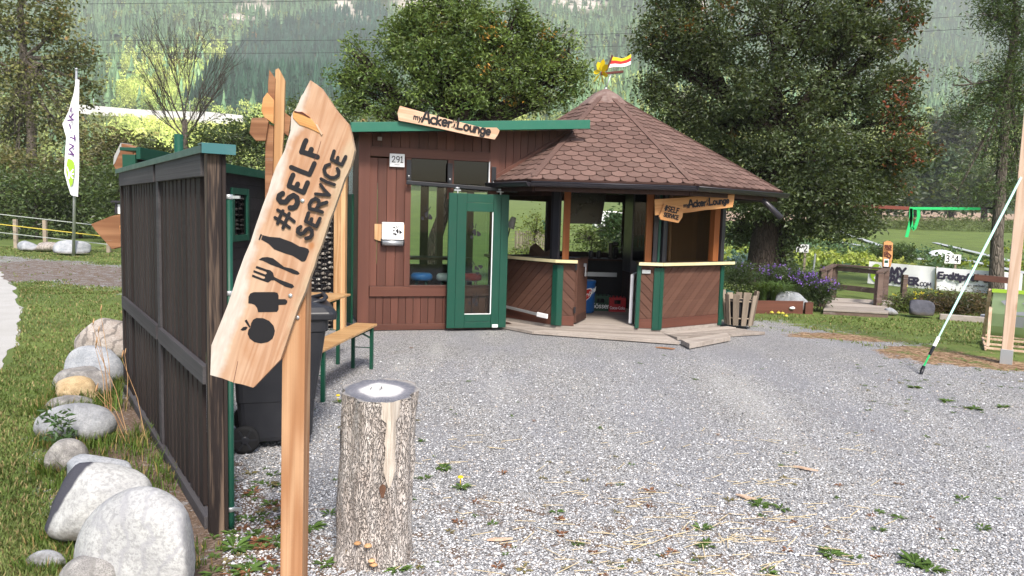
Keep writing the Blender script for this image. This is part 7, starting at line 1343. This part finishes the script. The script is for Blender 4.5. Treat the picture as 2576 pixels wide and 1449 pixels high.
    P = np.concatenate([P, [e[0]+V(0, 0, e[2]*.5) for e in ex]]); Cc = np.concatenate([Cc, [e[1] for e in ex]]); Ss = np.concatenate([Ss, [e[2] for e in ex]]); v, f = leaf_cloud(g, P, Ss*.6, 26, .21, -.5, .7, .6); col = np.repeat(Cc*1.3, 26, 0)*g.uniform(.55, 1.5, (len(f), 1)); v[:, 2] = np.maximum(v[:, 2], T(0, v[:, 1])+.02)
    tag(npmesh('vegetable_crops', v, f, m_leaf, None, np.clip(col, 0, 1)), 'rows of mixed vegetables filling the garden field', 'vegetables', kind='stuff')
    for i, (a, b) in enumerate((((2105, 606), (2320, 655)), ((2335, 640), (2600, 694)), ((2350, 626), (2600, 672)), ((2110, 622), (2260, 640)), ((2060, 612), (2100, 616)))):
        A, B = gnd(*a), gnd(*b); A[2] = T(0, A[1])+.03; B[2] = T(0, B[1])+.03; m = MB(); w = nrm(np.cross(B-A, (0, 0, 1)))*.22; pts = [A-w, B-w, B+w, A+w]; m.prism([p+V(0, 0, .02) for p in pts], (0, 0, 1), .02); tag(m.build('mulch_film', m_foil), 'shiny strip of mulch film laid between vegetable rows', 'mulch film', 'mulch film strips in the garden')
    p = gnd(2366, 652); m = MB(); m.lathe(Fr(p, (1, 0, 0), (0, 1, 0)), [(.75, 0), (.7, .25), (.45, .45), (.1, .52)], 14); tag(m.build('cloche', m_banner), 'small white fleece dome over plants left of the plot sign 3 and 4', 'plant cover')
    n = 2600; X = g.uniform(36, 110, n); Yv = 92+g.uniform(-2.5, 2.5, n)+.0*X; q = np.stack([X, Yv, T(X, Yv)+g.uniform(.1, 1.3, n)], -1); v, f = leaf_cloud(g, q, .2, 9, .55, -.6, .12); tag(npmesh('maize_strip', v, f, m_leaf, None, np.clip(V(.11, .14, .045)*g.uniform(.6, 1.5, (len(f), 1)), 0, 1)), 'strip of maize in front of the brown field', 'maize', kind='stuff')
plants()
# ------------------------------------------------------------------ grass, weeds, loose gravel, straw
def blades(P, h, w, col, g, lean=.5):
    n = len(P); a = g.uniform(0, 6.28, n); d = np.stack([np.cos(a), np.sin(a), np.zeros(n)], -1); s = np.stack([-d[:, 1], d[:, 0], np.zeros(n)], -1)*(w*g.uniform(.6, 1.3, n))[:, None]; H_ = (h*g.uniform(.5, 1.3, n))[:, None]; up = V(0, 0, 1)
    k = g.uniform(.1, lean, (n, 1))*H_; v = np.stack([P-s, P+s, P+up*H_*.6+d*k*.35+s*.8, P+up*H_*.6+d*k*.35-s*.8, P+up*H_+d*k, P+up*H_+d*k], 1)
    i = np.arange(n)[:, None]*6; f = np.concatenate([i+np.array([[0, 1, 2, 3]]), i+np.array([[3, 2, 4, 5]])], 0); v[:, 5] += s*.15; return v.reshape(-1, 3), f, np.concatenate([col, col], 0)
def scatter(g, n, y0, y1, px0, px1):            # points on the visible ground, denser near the camera
    px = g.uniform(px0, px1, n); py = g.uniform(y0, y1, n); d = _f[None]+_r[None]*((px-W/2)/F)[:, None]-_u[None]*((py-H/2)/F)[:, None]; return CAM+d*((-EYE)/d[:, 2])[:, None]
def ground_cover():
    g = np.random.default_rng(99); P = np.concatenate([scatter(g, 90000, 690, 1500, -60, 700), scatter(g, 26000, 770, 960, 1850, 2640), scatter(g, 24000, 620, 740, -40, 330)]); mk = masks(P[:, 0], P[:, 1]); nz = vnoise(P[:, 0], P[:, 1], .25, 31); nz2 = vnoise(P[:, 0], P[:, 1], 1.1, 32)
    inroad = inpoly(P[:, 0], P[:, 1], ROAD); keep = (mk[:, 0]*(1-.8*mk[:, 1])*(.35+1.1*nz) > g.uniform(.15, .95, len(P))) & ~inroad; P = P[keep]; nz2 = nz2[keep]; nz = nz[keep]; Yd = P[:, 1]
    base = V(.10, .148, .038)*(1-nz2[:, None])+V(.19, .228, .075)*nz2[:, None]; dry = g.uniform(0, 1, len(P)) < .2; base[dry] = V(.26, .21, .10); col = np.clip(base*g.uniform(.6, 1.45, (len(P), 1)), 0, 1)
    v, f, c = blades(P, .018+.024*nz, .0022+.00055*Yd, col, g, 1.1); tag(npmesh('grass', v, f, m_grass, None, c), 'short trodden lawn grass', 'grass', kind='stuff')
    # taller tufts along the fence foot and stones
    p0, p1 = V(-1.5, 3.75, 0), V(-3.55, 6.8, 0); d = nrm(p1-p0); nl = V(-d[1], d[0], 0); Q = []; 
    for i in range(220):
        t = g.uniform(-.25, 1.05); o = g.uniform(.03, .62)**1.2; c0 = p0+(p1-p0)*t+nl*o
        if vnoise(c0[0], c0[1], .33, 41) < .38+.25*(t < .25): continue
        Q.append(c0)
    for rx_, ry_, a_, b_ in ROCKB:
        if ry_ < 12:
            for k in range(26): th = g.uniform(3.0, 6.5); Q.append(V(rx_+a_*1.0*math.cos(th), ry_+b_*1.0*math.sin(th), 0))
    Q = np.array(Q); PP = np.repeat(Q, 16, 0)+g.normal(0, .035, (len(Q)*16, 3))*V(1, 1, 0); far = np.clip((PP@d-p0@d)/3.6, 0, 1); c_ = V(.08, .13, .025)*g.uniform(.6, 1.6, (len(PP), 1)); yl = g.uniform(0, 1, len(PP)) < .16; c_[yl] = V(.30, .22, .09)
    v, f, c = blades(PP, .06+.09*far, .0035, np.clip(c_, 0, 1), g, 1.0); tag(npmesh('tall_grass', v, f, m_grass, None, c), 'taller weedy grass between the boulders and the slat fence', 'grass', kind='stuff')
    # seed stalks against the fence
    vs = MB(); hs = MB()
    for i in range(9):
        b = p0+(p1-p0)*g.uniform(.45, .85)+nl*g.uniform(.06, .25); t = b+nl*g.uniform(.0, .25)+V(0, 0, g.uniform(.35, 1.0)); vs.tube([b, (b+t)/2+V(.02, 0, .04), t], [.003, .0022, .0015], 4, cap=False); hs.tube([t, t+V(.006, 0, .03), t+V(.012, 0, .06)], [.003, .0055, .0015], 5)
    o = vs.build('dry_grass_stalks', m_rough); tag(o, 'dry seed stalks standing before the dark slats', 'grass', kind='stuff'); hs.build('seed_heads', m_rough, o)
    # weeds on the gravel: low rosettes and tufts
    C = []; R = []; K = []
    def put(px, py, r, kind): C.append(gnd(px, py)); R.append(r*.62); K.append(kind)
    for px, py, r in ((1115, 1180, .10), (1070, 1205, .08), (1065, 1110, .06), (1158, 1228, .10), (1910, 1270, .11), (1965, 1280, .09), (1765, 1330, .09), (1775, 1375, .1), (2090, 1395, .11), (2150, 1405, .07), (1920, 1300, .05), (2210, 1290, .06), (2260, 1305, .07), (2420, 1255, .07), (2470, 1330, .08), (2210, 1335, .07), (1750, 955, .06), (1610, 915, .05), (850, 1012, .08), (1180, 960, .05), (2380, 1010, .12), (2300, 975, .12), (2450, 1030, .13), (2520, 1025, .1), (2330, 1100, .05), (2110, 1255, .05), (830, 1295, .08), (780, 1330, .12), (690, 1365, .13), (620, 1440, .12), (820, 1420, .09), (1400, 1290, .07), (1240, 1320, .06), (2300, 1420, .14), (2340, 1435, .12), (590, 1380, .14), (660, 1300, .08), (1000, 1435, .1), (1590, 1170, .05), (1930, 1440, .08), (1560, 1220, .05), (1450, 1370, .05)): put(px, py, r, 0)
    for i in range(80): put(g.uniform(600, 2600), 860+(1449-860)*g.uniform(0, 1)**.9, g.uniform(.02, .05), int(g.uniform() < .45))
    for i in range(70): put(g.uniform(520, 760), g.uniform(1190, 1449), g.uniform(.04, .09), int(g.uniform() < .4))
    for i in range(120): put(g.uniform(2150, 2600), g.uniform(850, 1040), g.uniform(.02, .05), int(g.uniform() < .3))
    for i in range(34): put(g.uniform(880, 2000), g.uniform(1180, 1449), g.uniform(.03, .07), 1)
    cs = []; sg = []; cc = []; ok = [i for i in range(len(C)) if not inpoly(np.array([C[i][0]]), np.array([C[i][1]]), [(-2.2, 10.6), (-.3, 11), (.3, 10.3), (2.8, 10.1), (4, 11.4), (4, 14), (-3, 14)])[0]]
    C = [C[i] for i in ok]; R = [R[i] for i in ok]; K = [K[i] for i in ok]
    V_, F_, CL = [], [], []; k0 = 0
    for c0, r, kd in zip(C, R, K):
        n = 26 if r > .06 else 14; a = g.uniform(0, 6.28, n); L = r*g.uniform(.6, 1.3, n); u = g.uniform(.15, .9, n); d_ = np.stack([np.cos(a), np.sin(a), u*.5], -1); s = np.stack([-np.sin(a), np.cos(a), np.zeros(n)], -1); w = (L*g.uniform(.10, .2, n))[:, None]; p = c0+np.stack([np.cos(a), np.sin(a), np.zeros(n)], -1)*r*.25*g.uniform(0, 1, (n, 1))+V(0, 0, .004); q = np.stack([p, p+d_*L[:, None]*.55+s*w, p+d_*L[:, None]+V(0, 0, -.15)*L[:, None], p+d_*L[:, None]*.55-s*w], 1).reshape(-1, 3)
        V_.append(q); F_.append(np.arange(n*4).reshape(-1, 4)+k0); k0 += n*4; cb = V(.08, .14, .032) if kd == 0 else (V(.22, .10, .055) if g.uniform() < .5 else V(.19, .16, .07)); CL.append(cb*g.uniform(.6, 1.5, (n, 1)))
    tag(npmesh('weeds', np.concatenate(V_), np.concatenate(F_), m_grass, None, np.clip(np.concatenate(CL), 0, 1)), 'low weeds and rosettes growing through the gravel', 'weeds', kind='stuff')
    # dandelions
    dd = None
    for px, py in ((1158, 1222), (850, 1010)):
        p = gnd(px, py); 
        if dd is None: m = MB(); m.tube([p, p+V(0, 0, .05)], .003, 5); m.lathe(Fr(p+V(0, 0, .05), (1, 0, 0), (0, 1, 0)), [(.004, 0), (.019, .006), (.016, .014), (.004, .016)], 12, False); dd = o = m.build('dandelion', m_yellow); p0_ = p
        else: o = dd.copy(); link(o, None, Matrix.Translation(Vector(p-p0_)) @ WM[dd.name])
        tag(o, 'yellow dandelion flower '+('right of the tree stump' if px > 1000 else 'in the gravel between bench and stump'), 'flower')
    # loose stones over the near yard
    ico = np.array([(1, 0, 0), (0, 1, 0), (-1, 0, 0), (0, -1, 0), (0, 0, 1), (0, 0, -1)], float); fc = np.array([(0, 1, 4), (1, 2, 4), (2, 3, 4), (3, 0, 4), (1, 0, 5), (2, 1, 5), (3, 2, 5), (0, 3, 5)])
    P = scatter(g, 80000, 900, 1470, 560, 2640); mk = masks(P[:, 0], P[:, 1]); P = P[(mk[:, 0] < .45) & (mk[:, 1] < .3)]; n = len(P); r = g.uniform(.003, .0072, n)*np.where(g.uniform(0, 1, n) < .03, 1.9, 1); J = ico[None]*g.uniform(.65, 1.25, (n, 6, 1))*r[:, None, None]*V(1.25, 1, .7); a = g.uniform(0, 6.28, n); ca, sa = np.cos(a)[:, None], np.sin(a)[:, None]
    X = J[..., 0]*ca-J[..., 1]*sa; Yq = J[..., 0]*sa+J[..., 1]*ca; v = np.stack([X, Yq, J[..., 2]], -1)+P[:, None]+V(0, 0, 1)*(r*.35)[:, None, None]; f = (fc[None]+np.arange(n)[:, None, None]*6).reshape(-1, 3); sh = g.choice([.10, .22, .32, .42, .52, .66, .8], n, p=[.07, .14, .2, .23, .2, .12, .04]); c = sh[:, None]*np.where(g.uniform(0, 1, (n, 1)) < .12, V(1.05, .92, .8), V(.97, .98, 1.02)); t = NT('loose_stone'); ms = t.fin(t.attr('tint', 'Color'), .9)
    tag(npmesh('gravel', v.reshape(-1, 3), f, ms, None, np.clip(np.repeat(c, 8, 0), 0, 1)), 'loose grey and white gravel of the yard', 'gravel', kind='stuff')
    # straw and wood splinters
    m = MB()
    for i in range(230):
        px, py = (g.normal(1780, 190), g.normal(1330, 75)) if i < 140 else (g.uniform(950, 2200), g.uniform(1080, 1440))
        p = gnd(px, min(py, 1449)); L = g.uniform(.03, .17); a = g.normal(.1, .5); d_ = V(math.cos(a), math.sin(a), g.uniform(-.02, .06)); m.new(); m.beam(p+V(0, 0, .012), p+d_*L+V(0, 0, .014), .0035, .002)
    tag(m.build('straw', plain('straw', (.62, .50, .30), .7)), 'scattered pale straw on the gravel', 'straw', kind='stuff')
    for i, (x0, y0, x1, y1, w) in enumerate(((1995, 1178, 2058, 1190, .035), (1850, 1250, 1905, 1264, .04), (1225, 1366, 1290, 1362, .03))):
        a, b = gnd(x0, y0), gnd(x1, y1); m = MB(); s = nrm(np.cross(b-a, (0, 0, 1)))*w/2; P = [a+V(0, 0, .022), a+(b-a)*.3-s+V(0, 0, .022), b+V(0, 0, .022), a+(b-a)*.5+s+V(0, 0, .022)]; m.prism(P, (0, 0, 1), .01); tag(m.build('wood_splinter', m_pale), ('pale pointed wood splinter farthest out on the open gravel', 'curved pale wood splinter beside a green weed', 'pale wood splinter nearest the stump')[i], 'wood splinter')
    a = gnd(1672, 878); m = MB(); f = Fr(a, (1, -.15, 0), (.15, 1, 0), (0, 0, 1)); m.prism([f.p(*q) for q in ((-.12, .02, .02), (.1, -.05, .02), (.14, .0, .02), (-.05, .06, .02))], (0, 0, 1), .012); tag(m.build('bark_piece', m_oldbrown), 'flat brown bark piece on the gravel before the kiosk deck', 'bark')
    # leafy weed against the oval boulder
    b = gnd(168, 1128); b = b+V(0, -.1, 0); q = b+np.stack([g.normal(0, .05, 14), g.normal(0, .04, 14), g.uniform(.05, .3, 14)], -1); v, f = leaf_cloud(g, q, .025, 12, .055, -.2, .35); o = npmesh('leafy_weed', v, f, m_leaf, None, np.clip(V(.05, .10, .035)*g.uniform(.6, 1.5, (len(f), 1)), 0, 1)); tag(o, 'leafy green weed growing up the grey oval boulder', 'weed')
ground_cover()
# ------------------------------------------------------------------ air
ZTOP = max((o.matrix_world @ Vector(c)).z for o in bpy.data.objects if o.name in ('hillside', 'forest') for c in o.bound_box)+12
def build_haze():
    t = NT('valley_haze'); v = t.n('VolumePrincipled', {'Density': .00023, 'Anisotropy': -.35}); v.inputs['Color'].default_value = (.90, .96, 1., 1); t.t.links.new(v.outputs[0], t.out.inputs['Volume'])
    mb = MB(); mb.box(WF, -2600, 3000, -60, 2560, -1.2, ZTOP); tag(mb.build('haze', t.mat), 'thin blue valley haze', 'haze', kind='stuff')
build_haze()
